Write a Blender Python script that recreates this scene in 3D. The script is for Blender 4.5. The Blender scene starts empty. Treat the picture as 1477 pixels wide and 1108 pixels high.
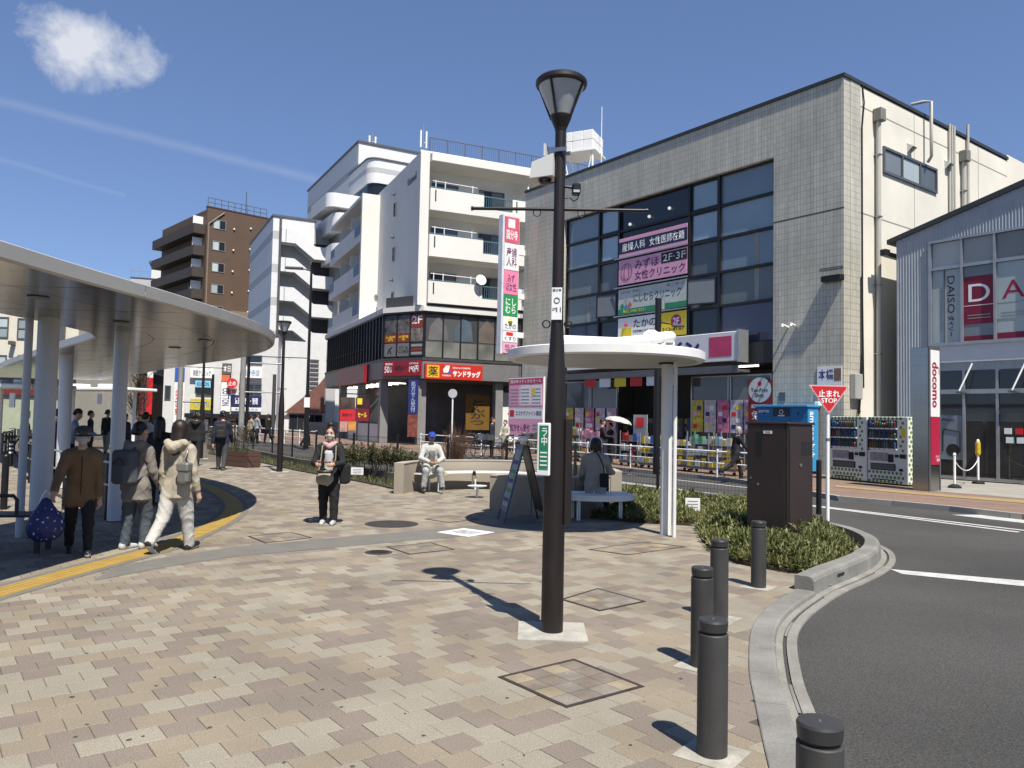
import bpy, bmesh, math, random
import numpy as np
from math import sin, cos, tan, atan2, radians, degrees, hypot, pi, floor
from mathutils import Vector, Matrix
random.seed(7); np.random.seed(7)
scene = bpy.context.scene
# ------------------------------------------------------------------ camera
PW, PH, FPX = 1477, 1108, 1115.0
PITCH, ROLL, HC = radians(2.65), radians(1.15), 1.68
FWD = Vector((0, cos(PITCH), sin(PITCH))); _r0 = Vector((1, 0, 0)); _u0 = Vector((0, -sin(PITCH), cos(PITCH)))
CR = _r0*cos(ROLL) + _u0*sin(ROLL); CU = _u0*cos(ROLL) - _r0*sin(ROLL); CPOS = Vector((0, 0, HC))
cd = bpy.data.cameras.new('camera'); cam = bpy.data.objects.new('camera', cd); scene.collection.objects.link(cam)
cd.sensor_fit = 'HORIZONTAL'; cd.sensor_width = 36.0; cd.lens = 36.0*FPX/PW; cd.clip_start = .05; cd.clip_end = 5000
cam.matrix_world = Matrix(((CR.x, CU.x, -FWD.x, 0), (CR.y, CU.y, -FWD.y, 0), (CR.z, CU.z, -FWD.z, HC), (0, 0, 0, 1)))
scene.camera = cam
# ------------------------------------------------------------------ sky, sun, exposure
SUN_EL, SUN_DIR = radians(59.5), Vector((.42, -.908, 0)).normalized()
SUN_AZ = atan2(SUN_DIR.x, SUN_DIR.y)
world = bpy.data.worlds.new('World'); scene.world = world; world.use_nodes = True
def build_world():
    nt = world.node_tree; N = nt.nodes; L = nt.links; N.clear()
    out = N.new('ShaderNodeOutputWorld'); bg = N.new('ShaderNodeBackground'); bg.inputs[1].default_value = .067
    sky = N.new('ShaderNodeTexSky'); sky.sky_type = 'NISHITA'; sky.sun_disc = False
    sky.sun_elevation = SUN_EL; sky.sun_rotation = SUN_AZ; sky.air_density = .8; sky.dust_density = 0; sky.ozone_density = 5; sky.altitude = 50
    tc = N.new('ShaderNodeTexCoord')
    def math_(op, a, b=None, clamp=False):
        m = N.new('ShaderNodeMath'); m.operation = op; m.use_clamp = clamp
        for i, v in enumerate((a, b)):
            if v is None: continue
            if isinstance(v, (int, float)): m.inputs[i].default_value = v
            else: L.new(v, m.inputs[i])
        return m.outputs[0]
    def dot(v):
        m = N.new('ShaderNodeVectorMath'); m.operation = 'DOT_PRODUCT'; L.new(tc.outputs['Generated'], m.inputs[0]); m.inputs[1].default_value = v
        return m.outputs['Value']
    def noise(scale, detail, rough=.55, dist=0., off=(0, 0, 0)):
        mp = N.new('ShaderNodeMapping'); mp.inputs['Location'].default_value = off; L.new(tc.outputs['Generated'], mp.inputs[0])
        n = N.new('ShaderNodeTexNoise'); n.inputs['Scale'].default_value = scale; n.inputs['Detail'].default_value = detail
        n.inputs['Roughness'].default_value = rough; n.inputs['Distortion'].default_value = dist; L.new(mp.outputs[0], n.inputs['Vector'])
        return n.outputs['Fac']
    # one small fair-weather cloud, fixed in the sky's own directions
    c = pix_dir(126, 77); ri = c.cross(Vector((0, 0, 1))).normalized(); up = ri.cross(c).normalized()
    a = math_('DIVIDE', dot(ri), .060); b = math_('DIVIDE', dot(up), .039)
    r2 = math_('ADD', math_('MULTIPLY', a, a), math_('MULTIPLY', b, b))
    front = math_('GREATER_THAN', dot(c), .8)
    shape = math_('SUBTRACT', 1.0, math_('MULTIPLY', r2, .62))
    body = math_('ADD', math_('MULTIPLY', math_('SUBTRACT', noise(17, 8, .62, .25, (1.3, .45, .2)), .5), 3.2), math_('SUBTRACT', shape, .12))
    fac = math_('MULTIPLY', math_('MULTIPLY', body, 1.05, True), front)
    fac = math_('POWER', fac, 1.15); fac = math_('MULTIPLY', fac, .82)
    # thin contrails along great circles
    def trail(p, q, w, amt, nz):
        d0, d1 = pix_dir(*p), pix_dir(*q); nrm = d0.cross(d1).normalized(); along = (d1-d0).normalized()
        dd = math_('ADD', dot(nrm), math_('MULTIPLY', math_('SUBTRACT', noise(9, 3, .5), .5), .008))
        t = math_('SUBTRACT', 1.0, math_('DIVIDE', math_('ABSOLUTE', dd), w), True)
        t = math_('MULTIPLY', t, math_('GREATER_THAN', dot((d0+d1).normalized()), nz))
        t = math_('MULTIPLY', t, math_('ADD', .45, math_('MULTIPLY', noise(24, 4, .6, .0, (2, 0, 0)), .9)))
        return math_('MULTIPLY', t, amt)
    f2 = trail((0, 145), (445, 256), .0075, .12, .968); f3 = trail((0, 232), (115, 264), .004, .07, .9965)
    tot = math_('ADD', fac, math_('ADD', f2, f3), True)
    gm = N.new('ShaderNodeGamma'); gm.inputs[1].default_value = .66; L.new(sky.outputs[0], gm.inputs[0])      # a milder gradient and the photograph's blue
    tn = N.new('ShaderNodeVectorMath'); tn.operation = 'MULTIPLY'; L.new(gm.outputs[0], tn.inputs[0]); tn.inputs[1].default_value = (1.58, 1.78, 2.27)
    mix = N.new('ShaderNodeMix'); mix.data_type = 'RGBA'; L.new(tot, mix.inputs['Factor']); L.new(tn.outputs[0], mix.inputs['A'])
    mix.inputs['B'].default_value = (8.4, 8.6, 9.0, 1)
    L.new(mix.outputs['Result'], bg.inputs[0]); L.new(bg.outputs[0], out.inputs[0])
def pix_dir(x, y):
    return (FWD + CR*((x-PW/2)/FPX) - CU*((y-PH/2)/FPX)).normalized()
build_world()
sl = bpy.data.lights.new('sun', 'SUN'); sl.energy = 5.0; sl.angle = radians(.53); sl.color = (1, .94, .84)
sun = bpy.data.objects.new('sun', sl); scene.collection.objects.link(sun)
_sd = Vector((SUN_DIR.x*cos(SUN_EL), SUN_DIR.y*cos(SUN_EL), sin(SUN_EL)))
sun.rotation_euler = _sd.to_track_quat('Z', 'Y').to_euler(); sun.location = (0, -10, 30)
vs = scene.view_settings; vs.view_transform = 'Standard'; vs.look = 'None'; vs.exposure = .585; vs.gamma = 1.0; vs.use_curve_mapping = False
scene.cycles.use_denoising = True
scene.cycles.max_bounces = 8; scene.cycles.transparent_max_bounces = 12; scene.cycles.caustics_reflective = False; scene.cycles.caustics_refractive = False
# ------------------------------------------------------------------ pixel -> place
def ray(x, y): return FWD + CR*((x-PW/2)/FPX) - CU*((y-PH/2)/FPX)
def gnd(x, y, z=0.0):
    d = ray(x, y); p = CPOS + d*((z-HC)/d.z); return Vector((p.x, p.y, z))
def hz(x, y, P):
    d = ray(x, y); return HC + d.z*hypot(P[0], P[1])/hypot(d.x, d.y)
def on_plane(x, y, P0, n):
    d = ray(x, y); return CPOS + d*((Vector(P0)-CPOS).dot(n)/d.dot(n))
def proj(P):
    v = Vector(P)-CPOS; z = v.dot(FWD)
    return PW/2 + FPX*v.dot(CR)/z, PH/2 - FPX*v.dot(CU)/z, z
class Frame:
    """facade frame: x to the right seen from the front, y into the building, z up"""
    def __init__(s, o, az):          # az = compass angle of +x (0 = straight ahead, 90 = right)
        s.o = Vector(o); s.X = Vector((sin(radians(az)), cos(radians(az)), 0)); s.Y = Vector((-s.X.y, s.X.x, 0)); s.rz = atan2(s.X.y, s.X.x)
    def px(s, x, y, d=0.0):          # pixel on the plane y=d -> (x,z)
        p = on_plane(x, y, s.o + s.Y*d, s.Y) - s.o; return p.dot(s.X), p.z
    def side(s, x, y, d=0.0):        # pixel on the plane x=d -> (y,z)
        p = on_plane(x, y, s.o + s.X*d, s.X) - s.o; return p.dot(s.Y), p.z
    def w(s, x, y, z=0): return s.o + s.X*x + s.Y*y + Vector((0, 0, z))
    def loc(s, P): q = Vector(P)-s.o; return q.dot(s.X), q.dot(s.Y), q.z
# ------------------------------------------------------------------ materials
def lin(h):
    h = h.lstrip('#'); o = []
    for i in (0, 2, 4):
        v = int(h[i:i+2], 16)/255; o.append(v/12.92 if v <= .04045 else ((v+.055)/1.055)**2.4)
    return tuple(o)
_M = {}
BRIGHT = ('apartment', 'cream_render', 'panel_pale', 'panel_mid', 'annex', 'shop_white', 'cream_tile', 'white_paint', 'glass', 'sign', 'print', 'canopy', 'column_white', 'bench_white', 'vending', 'panel_white', 'corrugated', 'fascia_pale', 'skin', 'soffit', 'camera_h')     # colours already set for full sun
def mat(name, col, rough=.6, metal=0., var=.12, vs=2.5, bump=0., bs=60., spec=.5, ior=1.45, rnd=0., coat=0., emit=0., fine=0., fs=120., stretch=None):
    """procedural material: base colour with soft variation (var at scale vs), fine speckle, bump"""
    if name in _M: return _M[name]
    m = bpy.data.materials.new(name); m.use_nodes = True; nt = m.node_tree; N = nt.nodes; L = nt.links
    b = N['Principled BSDF']; c = lin(col) if isinstance(col, str) else col
    if not any(k in name for k in BRIGHT): c = tuple(v*.72 for v in c)
    b.inputs['Roughness'].default_value = rough; b.inputs['Metallic'].default_value = metal; b.inputs['IOR'].default_value = ior
    b.inputs['Specular IOR Level'].default_value = spec; b.inputs['Coat Weight'].default_value = coat
    geo = N.new('ShaderNodeNewGeometry'); vec = geo.outputs['Position']
    if stretch:
        mp = N.new('ShaderNodeMapping'); mp.inputs['Scale'].default_value = stretch; L.new(vec, mp.inputs[0]); vec = mp.outputs[0]
    cur = None
    def layer(scale, amt, cur, det=4):
        n = N.new('ShaderNodeTexNoise'); n.inputs['Scale'].default_value = scale; n.inputs['Detail'].default_value = det; L.new(vec, n.inputs['Vector'])
        mr = N.new('ShaderNodeMapRange'); mr.inputs['From Min'].default_value = .25; mr.inputs['From Max'].default_value = .75
        mr.inputs['To Min'].default_value = 1-amt; mr.inputs['To Max'].default_value = 1+amt; L.new(n.outputs['Fac'], mr.inputs['Value'])
        mu = N.new('ShaderNodeVectorMath'); mu.operation = 'SCALE'; L.new(mr.outputs[0], mu.inputs['Scale'])
        if cur is None: mu.inputs[0].default_value = c
        else: L.new(cur, mu.inputs[0])
        return mu.outputs[0]
    cur = layer(vs, var, cur)
    if fine: cur = layer(fs, fine, cur, 2)
    if rnd:
        mr = N.new('ShaderNodeMapRange'); mr.inputs['To Min'].default_value = 1-rnd; mr.inputs['To Max'].default_value = 1+rnd
        L.new(geo.outputs['Random Per Island'], mr.inputs['Value'])
        mu = N.new('ShaderNodeVectorMath'); mu.operation = 'SCALE'; L.new(mr.outputs[0], mu.inputs['Scale']); L.new(cur, mu.inputs[0]); cur = mu.outputs[0]
    L.new(cur, b.inputs['Base Color'])
    if bump:
        n = N.new('ShaderNodeTexNoise'); n.inputs['Scale'].default_value = bs; n.inputs['Detail'].default_value = 5; L.new(vec, n.inputs['Vector'])
        bp = N.new('ShaderNodeBump'); bp.inputs['Strength'].default_value = bump; bp.inputs['Distance'].default_value = .01
        L.new(n.outputs['Fac'], bp.inputs['Height']); L.new(bp.outputs[0], b.inputs['Normal'])
    if emit:
        L.new(cur, b.inputs['Emission Color']); b.inputs['Emission Strength'].default_value = emit
    _M[name] = m; return m
def tile_mat(name, c1, c2, grout, w, h, mortar=.02, offs=0., rough=.45, dark=.25):
    """wall tiles too small to pick apart: brick texture in the wall's own coordinates"""
    if name in _M: return _M[name]
    m = bpy.data.materials.new(name); m.use_nodes = True; nt = m.node_tree; N = nt.nodes; L = nt.links; b = N['Principled BSDF']
    tc = N.new('ShaderNodeTexCoord'); sp = N.new('ShaderNodeSeparateXYZ'); L.new(tc.outputs['Object'], sp.inputs[0])
    ad = N.new('ShaderNodeMath'); ad.operation = 'ADD'; L.new(sp.outputs[0], ad.inputs[0]); L.new(sp.outputs[1], ad.inputs[1])
    cb = N.new('ShaderNodeCombineXYZ'); L.new(ad.outputs[0], cb.inputs[0]); L.new(sp.outputs[2], cb.inputs[1])
    br = N.new('ShaderNodeTexBrick'); br.offset = offs; br.inputs['Scale'].default_value = 1; br.inputs['Brick Width'].default_value = w; br.inputs['Row Height'].default_value = h
    br.inputs['Mortar Size'].default_value = mortar; br.inputs['Mortar Smooth'].default_value = .15; br.inputs['Bias'].default_value = 0
    br.inputs['Color1'].default_value = (*lin(c1), 1); br.inputs['Color2'].default_value = (*lin(c2), 1); br.inputs['Mortar'].default_value = (*lin(grout), 1)
    L.new(cb.outputs[0], br.inputs['Vector'])
    n = N.new('ShaderNodeTexNoise'); n.inputs['Scale'].default_value = .35; n.inputs['Detail'].default_value = 6; L.new(tc.outputs['Object'], n.inputs['Vector'])
    mp = N.new('ShaderNodeMapping'); mp.inputs['Scale'].default_value = (3, 3, .25); L.new(tc.outputs['Object'], mp.inputs[0])
    n2 = N.new('ShaderNodeTexNoise'); n2.inputs['Scale'].default_value = 1.2; n2.inputs['Detail'].default_value = 5; L.new(mp.outputs[0], n2.inputs['Vector'])
    av = N.new('ShaderNodeMath'); av.operation = 'ADD'; L.new(n.outputs['Fac'], av.inputs[0]); L.new(n2.outputs['Fac'], av.inputs[1])
    mr = N.new('ShaderNodeMapRange'); mr.inputs['From Min'].default_value = .7; mr.inputs['From Max'].default_value = 1.3; mr.inputs['To Min'].default_value = 1-dark; mr.inputs['To Max'].default_value = 1.06
    L.new(av.outputs[0], mr.inputs['Value'])
    mu = N.new('ShaderNodeVectorMath'); mu.operation = 'SCALE'; L.new(br.outputs['Color'], mu.inputs[0]); L.new(mr.outputs[0], mu.inputs['Scale']); L.new(mu.outputs[0], b.inputs['Base Color'])
    bp = N.new('ShaderNodeBump'); bp.inputs['Strength'].default_value = .5; bp.inputs['Distance'].default_value = .008; bp.invert = True
    L.new(br.outputs['Fac'], bp.inputs['Height']); L.new(bp.outputs[0], b.inputs['Normal']); b.inputs['Roughness'].default_value = rough
    _M[name] = m; return m
def glass_mat(name, col, rough=.03, ior=1.9):
    if name in _M: return _M[name]
    m = mat(name, col, rough, 0, .10, .6, ior=ior, bump=.006, bs=.9)
    N = m.node_tree.nodes; L = m.node_tree.links; b = N['Principled BSDF']; lk = b.inputs['Base Color'].links[0].from_socket       # random base tone per pane stands in for varied reflections
    oi = N.new('ShaderNodeObjectInfo'); mr = N.new('ShaderNodeMapRange'); mr.inputs['To Min'].default_value = .6; mr.inputs['To Max'].default_value = 1.4; L.new(oi.outputs['Random'], mr.inputs['Value'])
    mu = N.new('ShaderNodeVectorMath'); mu.operation = 'SCALE'; L.new(lk, mu.inputs[0]); L.new(mr.outputs[0], mu.inputs['Scale']); L.new(mu.outputs[0], b.inputs['Base Color']); return m
# ------------------------------------------------------------------ mesh builder
COL = scene.collection
def tag(o, label=None, cat=None, group=None, kind=None):
    if label: o['label'] = label
    if cat: o['category'] = cat
    if group: o['group'] = group
    if kind: o['kind'] = kind
    return o
def thing(name, label, cat, loc=(0, 0, 0), rz=0., group=None):
    o = bpy.data.objects.new(name, None); COL.objects.link(o); o.location = loc; o.rotation_euler = (0, 0, rz); o.empty_display_size = .2
    return tag(o, label, cat, group)
def link(name, me, mats, parent=None):
    for m in (mats if isinstance(mats, (list, tuple)) else [mats]): me.materials.append(m)
    o = bpy.data.objects.new(name, me); COL.objects.link(o)
    if parent is not None: o.parent = parent
    return o
class MB:
    def __init__(s, M=None): s.v = []; s.f = []; s.s = []; s.mi = []; s.M = M; s.cur = 0
    def add(s, vs, fs, smooth=False):
        b = len(s.v)
        if s.M is not None: vs = [s.M @ Vector(p) for p in vs]
        s.v += [tuple(p) for p in vs]; s.f += [tuple(b+i for i in f) for f in fs]; s.s += [smooth]*len(fs); s.mi += [s.cur]*len(fs); return s
    def box(s, x0, x1, y0, y1, z0, z1):
        if x1 < x0: x0, x1 = x1, x0
        if y1 < y0: y0, y1 = y1, y0
        if z1 < z0: z0, z1 = z1, z0
        return s.add([(x0,y0,z0),(x1,y0,z0),(x1,y1,z0),(x0,y1,z0),(x0,y0,z1),(x1,y0,z1),(x1,y1,z1),(x0,y1,z1)],
                     [(3,2,1,0),(4,5,6,7),(0,1,5,4),(1,2,6,5),(2,3,7,6),(3,0,4,7)])
    def rbox(s, x0, x1, y0, y1, z0, z1, r=.02):       # box with chamfered edges
        xs = (x0, x0+r, x1-r, x1); ys = (y0, y0+r, y1-r, y1)
        ring = [(xs[1],y0),(xs[2],y0),(x1,ys[1]),(x1,ys[2]),(xs[2],y1),(xs[1],y1),(x0,ys[2]),(x0,ys[1])]
        ins = [(xs[1],ys[1]),(xs[2],ys[1]),(xs[2],ys[1]),(xs[2],ys[2]),(xs[2],ys[2]),(xs[1],ys[2]),(xs[1],ys[2]),(xs[1],ys[1])]
        vs = [(x,y,z0) for x,y in ins]+[(x,y,z0+r) for x,y in ring]+[(x,y,z1-r) for x,y in ring]+[(x,y,z1) for x,y in ins]
        fs = [(j*8+i, j*8+(i+1)%8, j*8+8+(i+1)%8, j*8+8+i) for j in range(3) for i in range(8)]
        return s.add(vs, fs+[tuple(range(7,-1,-1)), tuple(range(24,32))])
    def cyl(s, p0, p1, r0, r1=None, n=12, caps=True):
        p0, p1 = Vector(p0), Vector(p1); r1 = r0 if r1 is None else r1; d = (p1-p0).normalized()
        a = d.orthogonal().normalized(); b = d.cross(a)
        cs = [(cos(2*pi*i/n), sin(2*pi*i/n)) for i in range(n)]
        R0 = [p0+(a*c+b*q)*r0 for c, q in cs]; R1 = [p1+(a*c+b*q)*r1 for c, q in cs]
        s.add(R0+R1, [(i, (i+1)%n, n+(i+1)%n, n+i) for i in range(n)], True)
        if caps: s.add(R0, [tuple(range(n-1,-1,-1))]); s.add(R1, [tuple(range(n))])
        return s
    def tube(s, pts, r, n=8, closed=False):
        pts = [Vector(p) for p in pts]; rs = r if isinstance(r, (list, tuple)) else [r]*len(pts)
        rings = []; a = None; m = len(pts)
        for i, p in enumerate(pts):
            d = ((pts[(i+1)%m] if closed else pts[min(i+1, m-1)])-(pts[i-1] if closed else pts[max(i-1, 0)])).normalized()
            a = d.orthogonal().normalized() if a is None else (a-d*a.dot(d)).normalized()
            b = d.cross(a); rings.append([p+(a*cos(2*pi*k/n)+b*sin(2*pi*k/n))*rs[i] for k in range(n)])
        fs = []
        for i in range(m if closed else m-1):
            j = (i+1) % m
            fs += [(i*n+k, i*n+(k+1)%n, j*n+(k+1)%n, j*n+k) for k in range(n)]
        s.add([p for R in rings for p in R], fs, True)
        if not closed: s.add(rings[0], [tuple(range(n-1,-1,-1))]); s.add(rings[-1], [tuple(range(n))])
        return s
    def lathe(s, prof, n=24, c=(0, 0, 0), smooth=True):     # prof = [(r,z)...] bottom to top
        vs = [(c[0]+r*cos(2*pi*i/n), c[1]+r*sin(2*pi*i/n), c[2]+z) for r, z in prof for i in range(n)]
        for j in range(len(prof)-1):
            b = vs[j*n:(j+2)*n]
            s.add(b, [(i, (i+1)%n, n+(i+1)%n, n+i) for i in range(n)], smooth)
        s.add(vs[:n], [tuple(range(n-1,-1,-1))]); s.add(vs[-n:], [tuple(range(n))]); return s
    def prism(s, poly, z0, z1, top=True, bot=True):
        n = len(poly); A = sum(poly[i][0]*poly[(i+1)%n][1]-poly[(i+1)%n][0]*poly[i][1] for i in range(n))
        if A < 0: poly = poly[::-1]
        vs = [(p[0], p[1], z0) for p in poly]+[(p[0], p[1], z1) for p in poly]
        fs = [(i, (i+1)%n, n+(i+1)%n, n+i) for i in range(n)]
        if top: fs.append(tuple(range(n, 2*n)))
        if bot: fs.append(tuple(range(n-1,-1,-1)))
        return s.add(vs, fs)
    def vprism(s, poly, y0, y1):           # polygon in (x,z), extruded in y
        n = len(poly); A = sum(poly[i][0]*poly[(i+1)%n][1]-poly[(i+1)%n][0]*poly[i][1] for i in range(n))
        if A < 0: poly = poly[::-1]
        vs = [(p[0], y0, p[1]) for p in poly]+[(p[0], y1, p[1]) for p in poly]
        return s.add(vs, [(i, n+i, n+(i+1)%n, (i+1)%n) for i in range(n)]+[tuple(range(n)), tuple(range(2*n-1, n-1, -1))])
    def quad(s, a, b, c, d): return s.add([a, b, c, d], [(0, 1, 2, 3)])
    def strip(s, P, Q):                    # ribbon between two polylines
        n = len(P); return s.add(list(P)+list(Q), [(i, i+1, n+i+1, n+i) for i in range(n-1)])
    def mesh(s, name):
        me = bpy.data.meshes.new(name); me.from_pydata(s.v, [], s.f); me.polygons.foreach_set('use_smooth', s.s)
        if any(s.mi): me.polygons.foreach_set('material_index', s.mi)
        me.update(); return me
    def build(s, name, m, parent=None): return link(name, s.mesh(name), m, parent)
def part(name, m, parent, fn):
    b = MB(); fn(b); return b.build(name, m, parent)
def bx(name, m, parent, *a, M=None): return MB(M).box(*a).build(name, m, parent)
def dup(root, loc=None, rz=None, label=None):
    def cp(o, p):
        c = o.copy(); COL.objects.link(c)
        if p is not None: c.parent = p
        for ch in kids.get(o.name, []): cp(ch, c)
        return c
    kids = {}
    stack = list(root.children)
    for ch in stack:
        kids.setdefault(ch.parent.name, []).append(ch); stack.extend(ch.children)
    r = cp(root, None)
    if loc is not None: r.location = loc
    if rz is not None: r.rotation_euler = (0, 0, rz)
    if label: r['label'] = label
    return r
# ------------------------------------------------------------------ lettering (Blender's built-in font)
def _raw_text(s, bold, ls=1.0):
    cu = bpy.data.curves.new('t', 'FONT'); cu.body = s; cu.resolution_u = 2 if len(s) > 4 else 6; cu.offset = bold; cu.space_line = ls; cu.align_x = 'CENTER' if '\n' in s else 'LEFT'
    ob = bpy.data.objects.new('t', cu); me = bpy.data.meshes.new_from_object(ob)
    bpy.data.objects.remove(ob); bpy.data.curves.remove(cu); return me
def txt(parent, s, x0, x1, z0, z1, y, m, vert=False, rot=0, bold=.015, keep=False, M=None, name='lettering'):
    """lettering fitted to the box x0..x1, z0..z1 at depth y (faces -y)"""
    me = _raw_text('\n'.join(s) if vert else s, bold, .92)
    n = len(me.vertices)
    if n == 0: return None
    co = np.empty(n*3); me.vertices.foreach_get('co', co); co = co.reshape(-1, 3)
    u, v = co[:, 0].copy(), co[:, 1].copy()
    if rot == 90: u, v = v, -u          # reads downwards
    if rot == -90: u, v = -v, u
    a, b, c, d = u.min(), u.max(), v.min(), v.max()
    su, sv = (x1-x0)/max(b-a, 1e-6), (z1-z0)/max(d-c, 1e-6)
    if keep: su = sv = min(su, sv)
    cx, cz = (x0+x1)/2, (z0+z1)/2
    P = np.stack([cx+(u-(a+b)/2)*su, np.full(n, y), cz+(v-(c+d)/2)*sv], 1)
    if M is not None:
        A = np.array(M); P = P @ A[:3, :3].T + A[:3, 3]
    me.vertices.foreach_set('co', P.ravel()); me.update(); me.materials.clear(); me.name = name
    return link(name, me, m, parent)
# ================================================================== palette
white_paint = mat('white_paint', (.78, .78, .76), .4, var=.05)
black_metal = mat('black_metal', (.012, .012, .013), .4, var=.1)
brown_metal = mat('dark_brown_paint', (.019, .013, .011), .45, var=.4, vs=5, bump=.12, bs=120, stretch=(2, 2, .5))
steel = mat('galvanised_steel', (.45, .46, .47), .35, .9, .1)
stainless = mat('stainless', (.50, .49, .46), .22, 1., .08, stretch=(.2, .2, 6))
concrete = mat('concrete', (.38, .365, .325), .85, var=.16, vs=1.6, bump=.25, bs=40, fine=.1, fs=90)
concrete_dark = mat('kerb_concrete', (.265, .258, .235), .85, var=.28, vs=2.2, bump=.35, bs=50, fine=.18, fs=70)
rubber = mat('black_rubber', (.015, .015, .015), .7)
red_sign = mat('red_sign', (.56, .02, .025), .45, var=.05)
white_sign = mat('white_sign', (.76, .76, .75), .45, var=.04)
black_print = mat('black_print', (.015, .015, .017), .6, var=0)
white_print = mat('white_print', (.8, .8, .8), .6, var=0)
red_print = mat('red_print', (.6, .02, .03), .6, var=0)
navy_print = mat('navy_print', (.02, .03, .16), .6, var=0)
green_print = mat('green_print', (.02, .25, .08), .6, var=0)
yellow_print = mat('yellow_print', (.75, .56, .03), .55, var=.03)
pink_print = mat('pink_print', (.72, .36, .50), .55, var=.04)
purple_print = mat('purple_print', (.13, .03, .12), .6, var=0)
blue_print = mat('blue_print', (.03, .10, .42), .5, var=.03)
grey_print = mat('grey_print', (.25, .26, .27), .6, var=.05)
dark_room = mat('dark_interior', (.03, .03, .032), .8, var=.3)  # dark wall colour stands in for the shade inside shops
frame_black = mat('black_aluminium', (.018, .018, .02), .4)
frame_grey = mat('grey_aluminium', (.16, .16, .165), .4, .3)
frame_silver = mat('silver_aluminium', (.52, .53, .54), .35, .6)
glass_blue = glass_mat('blue_glass', (.24, .32, .37), .03, 1.9)
glass_dark = glass_mat('dark_glass', (.018, .022, .026), .03, 1.6)
glass_grey = glass_mat('grey_glass', (.12, .135, .14), .05, 1.6)
glass_pale = glass_mat('pale_glass', (.36, .42, .42), .08, 1.5)
# ================================================================== ground and road
def asphalt():
    m = mat('asphalt', (.077, .075, .070), .9, var=.32, vs=.38, bump=1.0, bs=90, fine=.6, fs=85)
    return m
asph = asphalt()
tag(MB().box(-900, 900, -700, 1500, -3, -.065).build('ground', mat('ground_concrete', (.22, .215, .2), .9, var=.2, vs=.2)), kind='structure')
RZ = -.05
tag(MB().prism([(-60, -30), (60, -30), (60, 60), (-5, 110), (-60, 110)], -.062, RZ).build('road', asph), kind='structure')
# outline of the plaza, from the kerb round the planted nose and back along the fence
kerb_px = [(1109, 1108), (1088, 1010), (1080, 960), (1085, 905), (1110, 875), (1150, 850)]
kin = [Vector((.9, -8, 0)), Vector((.95, 1.2, 0)), Vector((1.12, 3.0, 0))]+[gnd(*p) for p in kerb_px]
kin2 = [Vector(p) for p in ((3.35, 8.5, 0), (3.8, 9.0, 0), (4.3, 9.62, 0), (4.72, 10.3, 0), (5.0, 11.0, 0), (5.1, 11.8, 0), (4.98, 12.6, 0), (4.95, 13.3, 0), (5.0, 14.0, 0))]
def smooth_path(P, k=4):
    out = []
    for i in range(len(P)-1):
        a, b, c, d = P[max(i-1, 0)], P[i], P[i+1], P[min(i+2, len(P)-1)]
        for j in range(k):
            t = j/k; out.append(.5*((2*b)+(c-a)*t+(2*a-5*b+4*c-d)*t*t+(3*b-a-3*c+d)*t**3))
    return out+[P[-1]]
fence_pts = [Vector(p) for p in ((4.75, 14.75, 0), (3.1, 16.3, 0), (1.5, 17.95, 0), (-.1, 19.5, 0), (-1.7, 21.0, 0), (-3.3, 22.6, 0), (-4.9, 24.2, 0), (-6.5, 25.9, 0), (-8.0, 28.4, 0), (-9.5, 30.9, 0), (-11.1, 33.4, 0), (-12.9, 36.2, 0), (-15, 39.2, 0), (-17.2, 42.4, 0))]
bed_back = []
for i, p in enumerate(fence_pts):
    a = fence_pts[max(i-1, 0)]; b = fence_pts[min(i+1, len(fence_pts)-1)]; d = (b-a).normalized()
    bed_back.append(p + Vector((d.y, -d.x, 0))*.55)
plaza_poly = [(p.x, p.y) for p in kin+kin2]+[(p.x, p.y) for p in bed_back[1:]]+[(-24, 46), (-34, 38), (-22, 22), (-9.4, 12.6), (-8.6, 10.5), (-8.6, 6), (-9, -8)]
joint = mat('paving_joint', (.10, .09, .08), .95, var=.2)
plaza = tag(MB().prism(plaza_poly, -.058, -.006).build('plaza_paving', joint), kind='structure')
pav = []
for nm, c in (('rose', (.272, .226, .184)), ('cream', (.365, .328, .258)), ('sand', (.328, .276, .202))):
    pav.append(mat('paver_'+nm, tuple(v*.97 for v in c), .85, var=.19, vs=.9, rnd=.12, bump=.6, bs=170, fine=.42, fs=140))
AZU = radians(52.5); TU = Vector((sin(AZU), cos(AZU), 0)); TV = Vector((-cos(AZU), sin(AZU), 0))
TS = .2
PP = np.array(plaza_poly)
def in_poly(P, poly):
    x, y = P[:, 0], P[:, 1]; r = np.zeros(len(P), bool); n = len(poly); j = n-1
    for i in range(n):
        xi, yi = poly[i]; xj, yj = poly[j]
        c = ((yi > y) != (yj > y)) & (x < (xj-xi)*(y-yi)/(yj-yi+1e-12)+xi); r ^= c; j = i
    return r
beds = []       # polygons of planted beds, filled below
bed_right = [gnd(*p).xy.to_tuple() for p in ((1008, 742), (1006, 762), (1014, 782), (1034, 800), (1062, 813), (1110, 822))]+[(3.42, 8.72), (3.72, 9.1), (4.2, 9.72), (4.6, 10.4), (4.84, 11.1), (4.94, 11.8), (4.82, 12.6), (4.78, 13.3), (4.85, 14.0), (5.1, 14.85), (3.5, 16.7), (2.2, 18.0), (1.9, 17.0), (2.2, 14.6), (1.4, 13.5), (2.3, 12.95), (3.0, 12.75)]
bed_left = [gnd(*p).xy.to_tuple() for p in ((300, 655), (360, 664), (430, 680), (500, 692), (545, 701), (580, 709))]+[(-2.5, 17.3), (-2.2, 18.2), (-1.4, 19.0), (-.4, 19.35)]+[(p.x, p.y) for p in bed_back[4:12]]
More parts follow.
